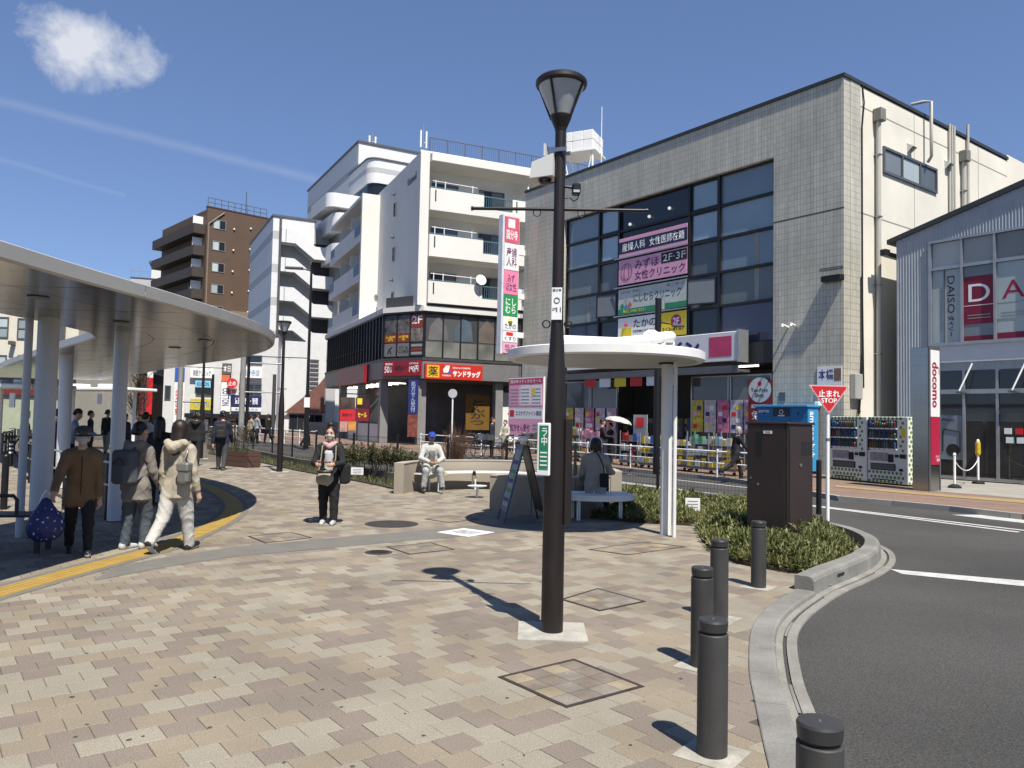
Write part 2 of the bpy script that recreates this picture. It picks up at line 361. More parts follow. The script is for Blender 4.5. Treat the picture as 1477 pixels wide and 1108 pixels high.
def edge_dist(P, poly):
    d = np.full(len(P), 9.); n = len(poly)
    for i in range(n):
        a, b = np.array(poly[i]), np.array(poly[(i+1) % n]); ab = b-a; t = np.clip(((P-a)@ab)/(ab@ab+1e-9), 0, 1)
        d = np.minimum(d, np.hypot(*(P-(a+t[:, None]*ab)).T))
    return d
def paving():
    nu = np.arange(-140, 160); G = []
    for r in range(-60, 200):
        u = (nu + (.5 if r % 2 else 0))*TS; v = np.full(len(nu), r*TS)
        G.append(np.stack([u*TU.x+v*TV.x, u*TU.y+v*TV.y, np.full(len(nu), r)], 1))
    G = np.concatenate(G); Y = G[:, 1]; X = G[:, 0]
    k = (Y > 1.0) & (Y < 27) & (np.abs(X) < .80*Y+2.2); G = G[k]
    k = in_poly(G, plaza_poly) | ((edge_dist(G[:, :2], plaza_poly) < .075) & (G[:, 0] > 0))
    for b in (bed_left, bed_right): k &= ~in_poly(G, b) | (edge_dist(G[:, :2], b) < .07)
    G = G[k]
    # patchy colouring: pieces of one shade gather in short zigzags
    rs = np.random.RandomState(3); cid = rs.choice(3, len(G), p=[.36, .33, .31])
    key = {(int(round((g[0]*TU.x+g[1]*TU.y)/TS*2)), int(g[2])): i for i, g in enumerate(G)}
    for i, g in enumerate(G):
        if rs.rand() < .18:
            j = key.get((int(round((g[0]*TU.x+g[1]*TU.y)/TS*2))+1, int(g[2])+1))
            if j is not None: cid[i] = cid[j]
    h = TS/2-.0016; c = .003
    def frust(b, ctr, dz=0.):
        def q(e, z): return [ctr+TU*(su*e)+TV*(sv*e)+Vector((0, 0, z)) for su, sv in ((-1, -1), (1, -1), (1, 1), (-1, 1))]
        b.add(q(h, -.008)+q(h, -.0025+dz)+q(h-c, dz), [(0,1,5,4),(1,2,6,5),(2,3,7,6),(3,0,4,7),(4,5,9,8),(5,6,10,9),(6,7,11,10),(7,4,8,11),(8,9,10,11)])
    vis = [(g[0]**2+g[1]**2, i) for i, g in enumerate(G) if -20 < proj((g[0], g[1], 0))[0] < PW+20 and proj((g[0], g[1], 0))[1] < PH+15]
    vis.sort(); near = [i for _, i in vis[:300]]; ns = set(near)
    base = []
    for m in pav:
        b = MB(); frust(b, Vector((0, 0, 0))); me = b.mesh('paving_stone'); me.materials.append(m); base.append(me)
    for i in near:
        o = bpy.data.objects.new('paving_stone', base[cid[i]]); COL.objects.link(o); o.parent = plaza
        o.location = (G[i][0], G[i][1], rs.uniform(-.0012, .0012))
    b = MB()
    for i, g in enumerate(G):
        if i in ns: continue
        b.cur = int(cid[i]); frust(b, Vector((g[0], g[1], 0)), rs.uniform(-.001, .001))
    o = b.build('paving_stones_beyond', pav, plaza); tag(o, kind='stuff')
paving()
def gum_spots():
    rs = np.random.RandomState(21); b = MB()
    for _ in range(130):
        y = rs.uniform(2.5, 13); x = rs.uniform(-.6, .25)*y; r = rs.uniform(.006, .016)
        if in_poly(np.array([[x, y]]), plaza_poly)[0]: b.add([(x+r*cos(k*pi/4)*rs.uniform(.7, 1.1), y+r*sin(k*pi/4)*rs.uniform(.7, 1.1), .0022) for k in range(8)], [tuple(range(8))])
    tag(b.build('gum_spots', mat('gum_dark', (.09, .08, .07), .8), plaza), kind='stuff')
gum_spots()
# farther paving where the stones can no longer be told apart
far_pav = tile_mat('far_paving', '#93826a', '#82705c', '#605648', .2, .2, .004, .5, .85, .2)
tag(MB().prism([(-24, 46), (-34, 38), (-24.5, 27), (-3.2, 27), (-6.6, 27.2), (-10.6, 33.6), (-17, 43)], -.006, -.002).build('plaza_paving_far', far_pav), kind='structure')
# grey paving band across the plaza
gband = mat('grey_paving', (.20, .192, .172), .85, var=.12, vs=3, fine=.25, fs=150, bump=.3, bs=150)
up = [gnd(*p) for p in ((165, 818), (250, 802), (340, 789), (450, 779), (560, 769), (640, 762), (720, 755), (790, 752))]
lo = [gnd(*p) for p in ((135, 838), (240, 818), (340, 803), (450, 793), (560, 783), (640, 776), (720, 769), (800, 762))]
band = tag(MB().strip([p+Vector((0, 0, .003)) for p in lo], [p+Vector((0, 0, .003)) for p in up]).build('grey_band', gband), kind='structure')
# yellow tactile strip along the canopy: ridged tiles, each 0.3 m
ty_m = mat('tactile_yellow', (.47, .31, .075), .75, var=.14, vs=4, fine=.15, fs=120)
tpath = smooth_path([Vector(p) for p in ((-4.86, 2.2, 0), (-4.82, 4.4, 0), (-4.72, 6.6, 0), (-4.62, 7.6, 0), (-4.52, 8.4, 0), (-4.33, 9.6, 0), (-4.36, 10.7, 0), (-4.5, 12.2, 0), (-4.82, 13.6, 0), (-5.5, 15.3, 0), (-6.95, 17.9, 0), (-8.6, 20.2, 0), (-10.6, 22.8, 0))], 8)
def resample(P, step):
    out = [P[0]]; acc = 0.
    for a, b in zip(P, P[1:]):
        L = (b-a).length
        while acc+L >= step:
            t = (step-acc)/L; a = a.lerp(b, t); out.append(a); L = (b-a).length; acc = 0.
        acc += L
    return out
tact = tag(bpy.data.objects.new('tactile_paving', None), kind='structure'); COL.objects.link(tact)
tp = resample(tpath, .3)
for i in range(len(tp)-1):
    a, b = tp[i], tp[i+1]; d = (b-a).normalized(); nrm = Vector((-d.y, d.x, 0)); m = MB(); a = a+d*.003; b = b-d*.003
    def qd(o0, o1, z0, z1):
        P = [a+nrm*o0, b+nrm*o0, b+nrm*o1, a+nrm*o1]
        m.add([(p.x, p.y, z0) for p in P]+[(p.x, p.y, z1) for p in P], [(0,1,5,4),(1,2,6,5),(2,3,7,6),(3,0,4,7),(7,6,5,4)])
    qd(-.15, .15, 0, .0045)
    for k in range(4): qd(-.127+k*.075, -.098+k*.075, .0045, .0085)
    m.build('tactile_tile', ty_m, tact)
for off, nm in ((.2, 'left'), (-.2, 'right')):
    P = []; Q = []
    for i in range(len(tp)):
        d = (tp[min(i+1, len(tp)-1)]-tp[max(i-1, 0)]).normalized(); nr = Vector((-d.y, d.x, 0))
        P.append(tp[i]+nr*(off-.045)+Vector((0, 0, .0035))); Q.append(tp[i]+nr*(off+.045)+Vector((0, 0, .0035)))
    MB().strip(P, Q).build('grey_border', gband, tact)
# ------------------------------------------------------------------ kerb, gutter
kerb = bpy.data.objects.new('kerb', None); COL.objects.link(kerb); tag(kerb, kind='structure')
kpath = smooth_path(kin, 6)[:-1]+smooth_path([kin[-1]]+kin2, 6)
def offs(P, o, z):
    out = []
    for i, p in enumerate(P):
        d = (P[min(i+1, len(P)-1)]-P[max(i-1, 0)]).normalized(); out.append(Vector((p.x+d.y*o, p.y-d.x*o, z)))
    return out
kp = resample(kpath, .1); split = min(range(len(kp)), key=lambda i: (kp[i]-gnd(1150, 850)).length)
def stones(i0, i1, step, o0, o1, z0, z1, r):
    i = i0
    while i < i1:
        j = min(i+step, i1)
        if j-i < 2: break
        seg = kp[i:j+1]; b = MB()
        prof = [(o0, z0), (o0, z1-.004), (o0+.006, z1), (o1-r, z1), (o1-r*.3, z1-r*.3), (o1, z1-r), (o1+.01, z0)]
        rings = []
        for q, p in enumerate(seg):
            I = i+q; d = (kp[min(I+1, len(kp)-1)]-kp[max(I-1, 0)]).normalized(); g = .002 if q == 0 else (-.002 if q == len(seg)-1 else 0)
            rings.append([Vector((p.x+d.y*o+d.x*g, p.y-d.x*o+d.y*g, z)) for o, z in prof])
        n = len(prof); vs = [p for R in rings for p in R]
        b.add(vs, [(a*n+k, a*n+k+1, (a+1)*n+k+1, (a+1)*n+k) for a in range(len(seg)-1) for k in range(n-1)])
        b.add(rings[0], [tuple(range(n))]); b.add(rings[-1], [tuple(range(n-1, -1, -1))])
        b.build('kerb_stone', concrete_dark, kerb); i = j
stones(20, split, 6, 0, .19, -.06, .012, .02)
stones(split, len(kp)-1, 6, -.02, .17, -.06, .15, .05)
gut = mat('gutter_concrete', (.29, .28, .25), .9, var=.3, vs=3, bump=.4, bs=45, fine=.2, fs=60)
for i in range(20, len(kp)-30, 6):
    seg = slice(i, i+7)
    A = [offs(kp, o, z)[seg] for o, z in ((.18, -.03), (.245, -.036), (.245, -.075), (.275, -.075), (.275, -.036), (.35, -.034), (.355, -.06))]
    b = MB()
    for P, Q in zip(A, A[1:]): b.strip(P, Q)
    o = b.build('gutter_block', gut, kerb)
    if (i//6) % 3: continue
    P = offs(kp, .250, -.040)[seg]; Q = offs(kp, .270, -.040)[seg]
    MB().strip([p.lerp(P[3], .12) for p in P], [p.lerp(Q[3], .12) for p in Q]).build('drain_slot_cover', concrete_dark, kerb)
s0 = kp[split+9]; d0 = (kp[split+10]-kp[split+8]).normalized(); o0 = Vector((d0.y, -d0.x, 0))
b = MB(); c0 = s0+o0*.163
b.add([c0-d0*.1+Vector((0, 0, .045)), c0+d0*.1+Vector((0, 0, .045)), c0+d0*.1+o0*.016+Vector((0, 0, .075)), c0-d0*.1+o0*.016+Vector((0, 0, .075)),
       c0-d0*.1+o0*.018+Vector((0, 0, .045)), c0+d0*.1+o0*.018+Vector((0, 0, .045))], [(4, 5, 2, 3), (0, 1, 5, 4)])
b.build('drain_mouth', rubber, kerb)
# ------------------------------------------------------------------ road paint
paint = mat('road_paint', (.62, .62, .60), .75, var=.18, vs=6, fine=.25, fs=60)
def mark(name, px=None, P=None, z=RZ+.004):
    P = [gnd(x, y, z) for x, y in px] if px else [Vector((*p, z)) for p in P]
    return tag(MB().add(P, [tuple(range(len(P)))]).build(name, paint), kind='structure')
mark('stop_line', [(1284, 821), (1302, 828), (1700, 868), (1700, 857)])
def line(name, a, b, w):
    a, b = gnd(*a, RZ+.004), gnd(*b, RZ+.004); d = (b-a).normalized(); n = Vector((-d.y, d.x, 0))*w/2; a = a-d*6; b = b+d*8
    tag(MB().add([a-n, b-n, b+n, a+n], [(0, 1, 2, 3)]).build(name, paint), kind='structure')
line('centre_line', (1477, 765), (1205, 733), .14)
line('edge_line', (1477, 748), (1208, 718), .12)
line('far_centre_line', (1077, 718), (895, 695), .14)
mark('zebra_arrow', [(1372, 742.5), (1410, 742.5), (1560, 756), (1560, 764)])
# ------------------------------------------------------------------ far pavement across the road
far_kerb = [gnd(*p, .06) for p in ((1700, 764), (1477, 742), (1340, 727), (1210, 716))]+[gnd(*p, .06) for p in ((1056, 690), (919, 677), (790, 664), (690, 656))]
far_kerb = [far_kerb[0]+(far_kerb[0]-far_kerb[1])*2]+far_kerb+[Vector((-10.5, 40.5, .06)), Vector((-15, 47, .06)), Vector((-23, 60, .06)), Vector((-36, 84, .06))]
brickpave = tile_mat('brick_paving', '#867062', '#786255', '#5c4e45', .22, .11, .006, .5, .85, .22)
fw = [(p.x, p.y) for p in far_kerb]+[(-30, 88), (10, 60), (40, 45), (40, 0)]
fp = tag(MB().prism(fw, -.06, .058).build('far_pavement', brickpave), kind='structure')
def far_kerbs():
    P = resample([Vector((p.x, p.y, 0)) for p in far_kerb], 1.2)
    root = bpy.data.objects.new('far_kerb', None); COL.objects.link(root); tag(root, kind='structure')
    for a, b in zip(P, P[1:]):
        d = (b-a).normalized(); n = Vector((-d.y, d.x, 0)); a = a+d*.006; b = b-d*.006
        q = [a+n*.02, b+n*.02, b-n*.13, a-n*.13]
        if n.dot(Vector((-.8, -.6, 0))) < 0: q = [a-n*.02, b-n*.02, b+n*.13, a+n*.13]
        MB().prism([(p.x, p.y) for p in q], -.06, .066).build('kerb_stone', concrete, root)
far_kerbs()
# concrete apron and yellow tactile line on the far pavement
ap = [gnd(*p, .062) for p in ((1318, 706), (1700, 738), (1700, 690), (1330, 690))]
tag(MB().add([(p.x, p.y, .063) for p in ap], [(0, 1, 2, 3)]).build('shop_apron', concrete), kind='structure')
tl = [gnd(*p, .062) for p in ((1700, 737), (1477, 722), (1330, 711), (1205, 700))]
tl2 = [gnd(*p, .062) for p in ((1700, 742), (1477, 726), (1330, 714), (1205, 702.5))]
tag(MB().strip([p+Vector((0, 0, .004)) for p in tl2], [p+Vector((0, 0, .004)) for p in tl]).build('far_tactile_line', mat('far_tactile', (.42, .30, .14), .8)), kind='structure')
# ------------------------------------------------------------------ covers set in the paving
def pave_cover(px, label, n=0, w=.03, infill=.75):
    P = [gnd(*p) for p in px]; c = sum(P, Vector())/4
    t = thing('access_cover', label, 'access cover', c, group='covers set into the plaza paving')
    L = [p-c for p in P]
    fr = MB()
    for i in range(4):
        a, b = L[i], L[(i+1) % 4]; ia, ib = a*(1-w*1.3/a.length), b*(1-w*1.3/b.length)
        fr.add([a+Vector((0, 0, .001)), b+Vector((0, 0, .001)), b+Vector((0, 0, .005)), a+Vector((0, 0, .005)), ia+Vector((0, 0, .005)), ib+Vector((0, 0, .005)), ib, ia],
               [(0,1,2,3),(3,2,5,4),(4,5,6,7)])
    fr.build('frame', mat('rusty_iron', (.05, .038, .032), .75, var=.3, vs=8), t)
    k = 4
    mats = [mat('worn_paver_%d' % i, c_, .85, var=.3, vs=5, fine=.25, fs=170) for i, c_ in enumerate(((.23, .19, .15), (.34, .28, .19), (.27, .24, .20)))]
    for i in range(k):
        for j in range(k):
            def q(u, v): return L[0].lerp(L[1], u).lerp(L[3].lerp(L[2], u), v)*.93
            e = .01; p = [q((i+e)/k, (j+e)/k), q((i+1-e)/k, (j+e)/k), q((i+1-e)/k, (j+1-e)/k), q((i+e)/k, (j+1-e)/k)]
            MB().add([v+Vector((0, 0, .0035)) for v in p], [(0, 1, 2, 3)]).build('infill_stone', mats[random.randrange(3)], t)
pave_cover([(718, 977), (828, 951), (930, 991), (817, 1022)], 'near square access cover in dark iron frame before the big lamp post')
pave_cover([(808, 865), (862, 849), (932, 868), (865, 882)], 'square access cover just right of the big lamp post')
pave_cover([(357, 774), (420, 768), (451, 776), (383, 784)], 'square access cover left of the walking woman')
pave_cover([(556, 789), (622, 783), (656, 793), (590, 800)], 'square access cover on the near side of the grey band')
pave_cover([(612, 749), (650, 744), (692, 749), (648, 754)], 'square access cover beyond the grey band near the curved wall')
pave_cover([(848, 793), (930, 782), (990, 789), (905, 801)], 'wide access cover between lamp post and white canopy column')
def round_cover(px, rx, label, grate):
    c = gnd(*px); t = thing('round_cover', label, 'manhole cover', c)
    im = mat('cast_iron', (.06, .052, .047), .7, var=.25, vs=20, bump=.6, bs=60)
    MB().lathe([(rx, .001), (rx, .005), (rx-.02, .006)], 32).build('rim', im, t)
    MB().lathe([(rx-.03, .0045), (rx-.03, .0075), (.01, .0078)], 32).build('lid', im, t)
    for k in range(-4, 5):
        w = math.sqrt(max((rx-.05)**2-(k*rx*.2)**2, 0)); 
        if w > .03: bx('rib', rubber if grate else im, t, -w, w, k*rx*.2-rx*.045, k*rx*.2+rx*.045, .0082, .0098)
round_cover((565, 756), .42, 'large round brown manhole cover beyond the grey band', False)
round_cover((546, 797), .17, 'small round drain grating near the lamp shadow', True)
pl = gnd(672, 768.5); t = thing('ground_sign', 'white square information plate set into the grey band', 'ground sign', pl, -radians(37.5))
bx('plate', white_sign, t, -.3, .3, -.3, .3, .004, .008)
bx('printed_panel', mat('printed_panel', (.34, .35, .36), .6, var=.6, vs=14), t, -.2, .2, -.16, .16, .009, .0095)
# ================================================================== lamp posts
lamp_glass = mat('lamp_glass', (.42, .44, .44), .25, var=.05)
def lamp_post(label, loc, rz, full):
    t = thing('lamp_post', label, 'lamp post', loc, rz, 'brown cone-headed lamp posts')
    part('base_plate', mat('pale_concrete', (.48, .46, .40), .85, var=.3, vs=6, fine=.15), t, lambda b: b.box(-.27, .27, -.27, .27, .001, .012))
    part('shaft', brown_metal, t, lambda b: b.lathe([(.088, .012), (.0875, 1.72), (.078, 1.95), (.056, 2.35), (.048, 2.5), (.043, 4.1)], 28))
    hd = part('lamp_head', brown_metal, t, lambda b: b.lathe([(.043, 4.04), (.05, 4.07), (.084, 4.15), (.09, 4.17)], 32))
    part('top_rim', brown_metal, hd, lambda b: b.lathe([(.19, 4.415), (.206, 4.42), (.212, 4.435), (.21, 4.46), (.19, 4.48), (.05, 4.495)], 36))
    part('lamp_lens', lamp_glass, hd, lambda b: b.lathe([(.08, 4.17), (.186, 4.415)], 32))
    part('inner_reflector', mat('lamp_core', (.6, .6, .58), .4), hd, lambda b: b.lathe([(.084, 4.172), (.088, 4.18)], 24))
    for k in range(4):
        a = pi/4+k*pi/2+.3
        part('rib', brown_metal, hd, lambda b: b.cyl((.088*cos(a), .088*sin(a), 4.16), (.198*cos(a), .198*sin(a), 4.43), .010, .010, 6))
    for s in (-1, 1):
        arm = part('banner_arm', black_metal, t, lambda b: b.cyl((s*.04, 0, 3.4), (s*.70, 0, 3.4), .014, .014, 10).cyl((s*.70, 0, 3.4), (s*.72, 0, 3.4), .018, .018, 10))
        part('hook', black_metal, arm, lambda b: b.tube([(s*.18+.03*cos(k*pi/6), 0, 3.37+.03*sin(k*pi/6)) for k in range(12)], .004, 5, True))
        part('ring_hook', black_metal, t, lambda b: b.tube([(s*.088+.03*cos(k*pi/6), 0, 2.46+.03*sin(k*pi/6)) for k in range(12)], .006, 5, True))
    return t
LB = gnd(796, 912)
lamp = lamp_post('big dark brown lamp post with cone head in the middle foreground', LB, radians(-1.5), True)
bx('notice_panel', white_sign, lamp, -.042, .042, -.056, -.052, 2.49, 2.75, M=Matrix.Rotation(radians(-8), 4, 'Z'))
def lamp_fit():
    M = Matrix.Rotation(radians(-8), 4, 'Z')
    txt(lamp, '国分寺', -.035, .035, 2.715, 2.74, -.0575, black_print, M=M)
    part('notice_dial', black_print, lamp, lambda b: b.tube([M @ Vector((.022*cos(k*pi/8), -.058, 2.645+.022*sin(k*pi/8))) for k in range(16)], .003, 4, True))
    txt(lamp, '11', -.003, .033, 2.55, 2.59, -.0575, black_print, M=M)
    txt(lamp, '正門', -.037, -.006, 2.56, 2.585, -.0575, black_print, M=M)
    # green plaza sign strapped to the left of the shaft
    sg = MB(Matrix.Translation((-.092, -.055, 0)) @ Matrix.Rotation(radians(-28), 4, 'Z')).rbox(-.058, .058, -.012, .012, 1.24, 1.66, .008).build('side_sign', white_sign, lamp)
    M2 = Matrix.Translation((-.092, -.055, 0)) @ Matrix.Rotation(radians(-28), 4, 'Z')
    bx('green_panel', mat('sign_green', (.02, .20, .09), .4), sg, -.034, .046, -.0145, -.0125, 1.29, 1.64, M=M2)
    txt(sg, 'ラ中', -.014, .038, 1.48, 1.62, -.016, white_print, vert=True, M=M2)
    for k in range(4): bx('small_print', white_print, sg, -.024, .038, -.0162, -.0155, 1.32+k*.033, 1.331+k*.033, M=M2)
    # control box on the right of the shaft
    part('control_box', brown_metal, lamp, lambda b: b.rbox(.075, .135, -.06, .06, .86, 1.70, .006))
lamp_fit()
def cam_fit():
    # traffic camera housing on a steel bracket, and a small floodlight: bolted to the lamp post
    housing = mat('camera_housing', (.60, .60, .57), .45, var=.06)
    u = thing('cctv_camera', 'pale boxy camera housing clamped high on the big lamp post', 'camera', (LB.x+.012, LB.y, 3.74), radians(-20)); u.scale = (.82, .82, .82)
    def prism_h(b):
        b.vprism([(-.30, -.10), (-.28, .06), (-.06, .13), (-.06, -.09)], -.10, .10)
    part('housing', housing, u, prism_h)
    part('dome', glass_dark, u, lambda b: b.lathe([(.02, -.155), (.055, -.14), (.07, -.11), (.07, -.095)], 16, (-.17, 0, 0)))
    part('bracket', steel, u, lambda b: b.box(-.12, -.05, -.05, .05, .14, .21).box(-.06, .07, -.075, -.064, .15, .19).box(-.06, .07, .064, .075, .15, .19).cyl((-.06, 0, .1), (-.06, 0, .22), .02))
    part('side_plate', housing, u, lambda b: b.box(-.17, -.155, -.06, .06, .13, .25))
    f = thing('floodlight', 'small black floodlight on the right of the big lamp post', 'floodlight', (LB.x-.015, LB.y, 3.55), 0)
    part('arm', black_metal, f, lambda b: b.cyl((.055, 0, .04), (.13, 0, .03), .012, .012, 8))
    part('lamp_body', black_metal, f, lambda b: b.rbox(.115, .185, -.05, .04, -.03, .06, .012))
    part('lens', lamp_glass, f, lambda b: b.box(.125, .175, -.056, -.05, -.02, .0))
    part('cable', black_metal, f, lambda b: b.tube([(.17, 0, -.03), (.165, 0, -.06), (.13, 0, -.08), (.10, 0, -.05), (.062, 0, -.06)], .005, 5))
cam_fit()
lp2 = lamp_post('dark brown lamp post beyond the walking woman, beside the planter', gnd(403, 681), .2, False)
lp3 = dup(lp2, gnd(289, 662), .4, 'distant dark lamp post rising through the tip of the long canopy')
# ================================================================== bollards
bol_m = mat('bollard_grey', (.062, .060, .057), .55, var=.28, vs=9, fine=.12, fs=200, bump=.1, bs=300, stretch=(1, 1, .35))
bol_d = mat('bollard_cap', (.05, .05, .05), .42, var=.1)
foot_m = mat('bollard_footing', (.44, .42, .36), .85, var=.35, vs=7, fine=.15, fs=120)
def bollard(px, label, rz=radians(-37.5), h=.68):
    t = thing('bollard', label, 'bollard', gnd(*px), rz, 'dark grey bollards along the kerb')
    part('footing', foot_m, t, lambda b: b.box(-.15, .15, -.15, .15, .0, .005))
    part('post', bol_m, t, lambda b: b.lathe([(.077, .005), (.077, h-.075), (.074, h-.07)], 28))
    part('neck', rubber, t, lambda b: b.lathe([(.067, h-.07), (.067, h-.055)], 24))
    part('cap', bol_d, t, lambda b: b.lathe([(.073, h-.055), (.077, h-.01), (.072, h), (.03, h+.002)], 28))
    part('cap_screw', steel, t, lambda b: b.lathe([(.006, h+.002), (.005, h+.005)], 8))
bollard((1027, 1088), 'tall near bollard left of the kerb, second from the bottom of the picture')
bollard((1012, 961), 'third bollard from the bottom, behind the near tall one')
bollard((1037, 893), 'fourth bollard from the bottom, partly hidden by two nearer ones')
bollard((1094, 847), 'farthest bollard, beside the planted bed and brown cabinet')
bollard((1182, 1338), 'nearest bollard cut off by the bottom edge at the kerb')
# ================================================================== brown utility cabinet in the bed
def cabinet():
    a, b_, c = gnd(1084, 772, .05), gnd(1136, 790, .05), gnd(1173, 785, .05)
    X = (c-b_).normalized(); Yv = Vector((-X.y, X.x, 0)); w = .58; d = .66
    t = thing('utility_cabinet', 'tall dark brown metal utility cabinet standing in the planted bed', 'utility cabinet', (b_.x, b_.y, 0), atan2(X.y, X.x))
    cm = mat('cabinet_brown', (.040, .026, .022), .45, var=.16, vs=2)
    part('plinth', concrete, t, lambda b: b.box(-.05, w+.05, -.05, d+.05, .0, .07))
    part('base', cm, t, lambda b: b.box(.008, w-.008, .008, d-.008, .07, .24))
    part('body', cm, t, lambda b: b.rbox(0, w, 0, d, .24, 1.69, .008))
    part('roof', cm, t, lambda b: b.rbox(-.02, w+.02, -.02, d+.02, 1.69, 1.725, .008))
    dr = part('door', cm, t, lambda b: b.box(-.012, -.001, .04, d-.03, .27, 1.66))
    bx('handle_recess', rubber, dr, -.016, -.012, .40, .50, 1.25, 1.58)
    part('lock', steel, dr, lambda b: b.cyl((-.018, .58, .94), (-.008, .58, .94), .014, .014, 10).cyl((-.018, .46, .86), (-.008, .46, .86), .018, .018, 10))
    bx('name_plate', white_sign, dr, -.016, -.012, .24, .38, 1.56, 1.60)
    txt(dr, 'TKB', -.35, -.27, 1.567, 1.593, 0, black_print, M=Matrix(((0, 1, 0, -.0172), (-1, 0, 0, 0), (0, 0, 1, 0), (0, 0, 0, 1))))
    fd = part('front_panel', cm, t, lambda b: b.box(.03, w-.03, -.011, -.001, .27, 1.66))
    bx('black_window', rubber, fd, w*.52, w*.90, -.015, -.011, 1.28, 1.46)
    part('lock', steel, fd, lambda b: b.cyl((w*.47, -.02, 1.14), (w*.47, -.008, 1.14), .026, .026, 12))
    bx('seam', rubber, t, .004, .028, -.004, .0, .26, 1.68)
cabinet()
# ================================================================== stop sign
def stop_sign():
    P = gnd(1195, 754); t = thing('stop_sign', 'red triangular Japanese stop sign on a white pole in the bed', 'stop sign', P, radians(8))
    zt = hz(1194, 556, P); zb = hz(1194, 598, P); w = .385
    part('pole', white_paint, t, lambda b: b.cyl((0, .03, 0), (0, .03, zt-.06), .032, .032, 14))
    tri = [(-w, zt), (w, zt), (0, zb)]
    def rnd(s, r=.03):
        out = []
        c = (0, (zt*2+zb)/3)
        Q = [(c[0]+(x-c[0])*s, c[1]+(z-c[1])*s) for x, z in tri]
        for i in range(3):
            p, q, n = Vector(Q[i]), Vector(Q[i-1]), Vector(Q[(i+1) % 3])
            a = p+(q-p).normalized()*r*1.6; e = p+(n-p).normalized()*r*1.6
            for k in range(5):
                u = k/4; out.append(((1-u)**2*a+2*u*(1-u)*p+u*u*e).to_tuple())
        return out
    MB().vprism(rnd(1.0), -.012, .0).build('backing_plate', white_sign, t)
    MB().vprism(rnd(.975), -.0135, -.0125).build('red_edge', mat('sign_red', (.50, .018, .02), .4, var=.05), t)
    MB().vprism(rnd(.93), -.015, -.014).build('white_border', white_sign, t)
    rf = MB().vprism(rnd(.90), -.0165, -.0155).build('red_face', mat('sign_red', (.5, .018, .02)), t)
    h = zt-zb
    txt(rf, '止まれ', -.20, .20, zt-h*.40, zt-h*.16, -.0175, white_print, bold=.02)
    txt(rf, 'STOP', -.145, .145, zt-h*.60, zt-h*.44, -.0175, white_print, bold=.012)
    part('clamp', steel, t, lambda b: b.box(-.05, .05, .0, .065, zt-.16, zt-.13).box(-.05, .05, .0, .065, zt-.42, zt-.39))
    part('pole_band', steel, t, lambda b: b.lathe([(.035, 1.42), (.035, 1.47)], 14, (0, .03, 0)))
stop_sign()
# black post by the road beside the stop sign
def slim_post(px, label, h=1.0):
    t = thing('road_post', label, 'post', gnd(*px)); part('shaft', black_metal, t, lambda b: b.cyl((0, 0, 0), (0, 0, h), .05, .05, 12)); part('cap', black_metal, t, lambda b: b.lathe([(.05, h), (.045, h+.03), (.01, h+.04)], 12))
slim_post((1181, 742), 'slim black post behind the brown cabinet next to the stop sign pole')
# ================================================================== round white canopy
cw = mat('canopy_white', (.70, .70, .67), .45, var=.08)
def round_canopy():
    C = Vector((1.42, 11.85, 0)); col = gnd(960, 771)-C; pipe = gnd(972, 775)-C
    t = thing('round_canopy', 'small round white shelter roof on one column beside the lamp post', 'canopy', C)
    R = 1.5; zb = 2.60
    part('roof_disc', cw, t, lambda b: b.lathe([(R-.10, zb), (R-.03, zb-.005), (R, zb+.02), (R, zb+.13), (R-.03, zb+.145), (.1, zb+.16)], 72))
    part('soffit', mat('soffit_metal', (.42, .42, .40), .38, .55, var=.05), t, lambda b: b.lathe([(.02, zb-.006), (R-.12, zb-.006), (R-.12, zb-.001)], 72))
    part('column', cw, t, lambda b: b.cyl((col.x, col.y, 0), (col.x, col.y, zb), .085, .085, 28))
    part('column_collar', rubber, t, lambda b: b.lathe([(.13, zb-.03), (.13, zb-.007)], 24, (col.x, col.y, 0)))
    part('downpipe', cw, t, lambda b: b.cyl((pipe.x, pipe.y, .0), (pipe.x, pipe.y, zb+.02), .03, .03, 14))
    bm = part('roof_beam', cw, t, lambda b: b.tube([(-.85, -.5, zb+.27), (.1, -.5, zb+.25), (.55, -.5, zb+.30), (.62, -.5, zb+.31)], .075, 14))
    part('roof_beam_end', cw, t, lambda b: b.tube([(.6, -.5, zb+.31), (.85, -.45, zb+.35), (col.x, -.3, zb+.37), (col.x+.01, col.y, zb+.36), (col.x+.02, col.y, zb+.30), (col.x+.02, col.y, zb+.14)], .085, 14))
    part('beam_joint', cw, t, lambda b: b.tube([(.62+.11*cos(k*pi/5), -.5, zb+.33+.09*sin(k*pi/5)) for k in range(10)], .035, 8, True))
    part('saddle', cw, t, lambda b: b.vprism([(.62, zb+.14), (.82, zb+.14), (.82, zb+.27)], -.54, -.48).vprism([(1.0, zb+.14), (1.1, zb+.14), (1.1, zb+.2), (1.0, zb+.2)], -.44, -.38))
round_canopy()
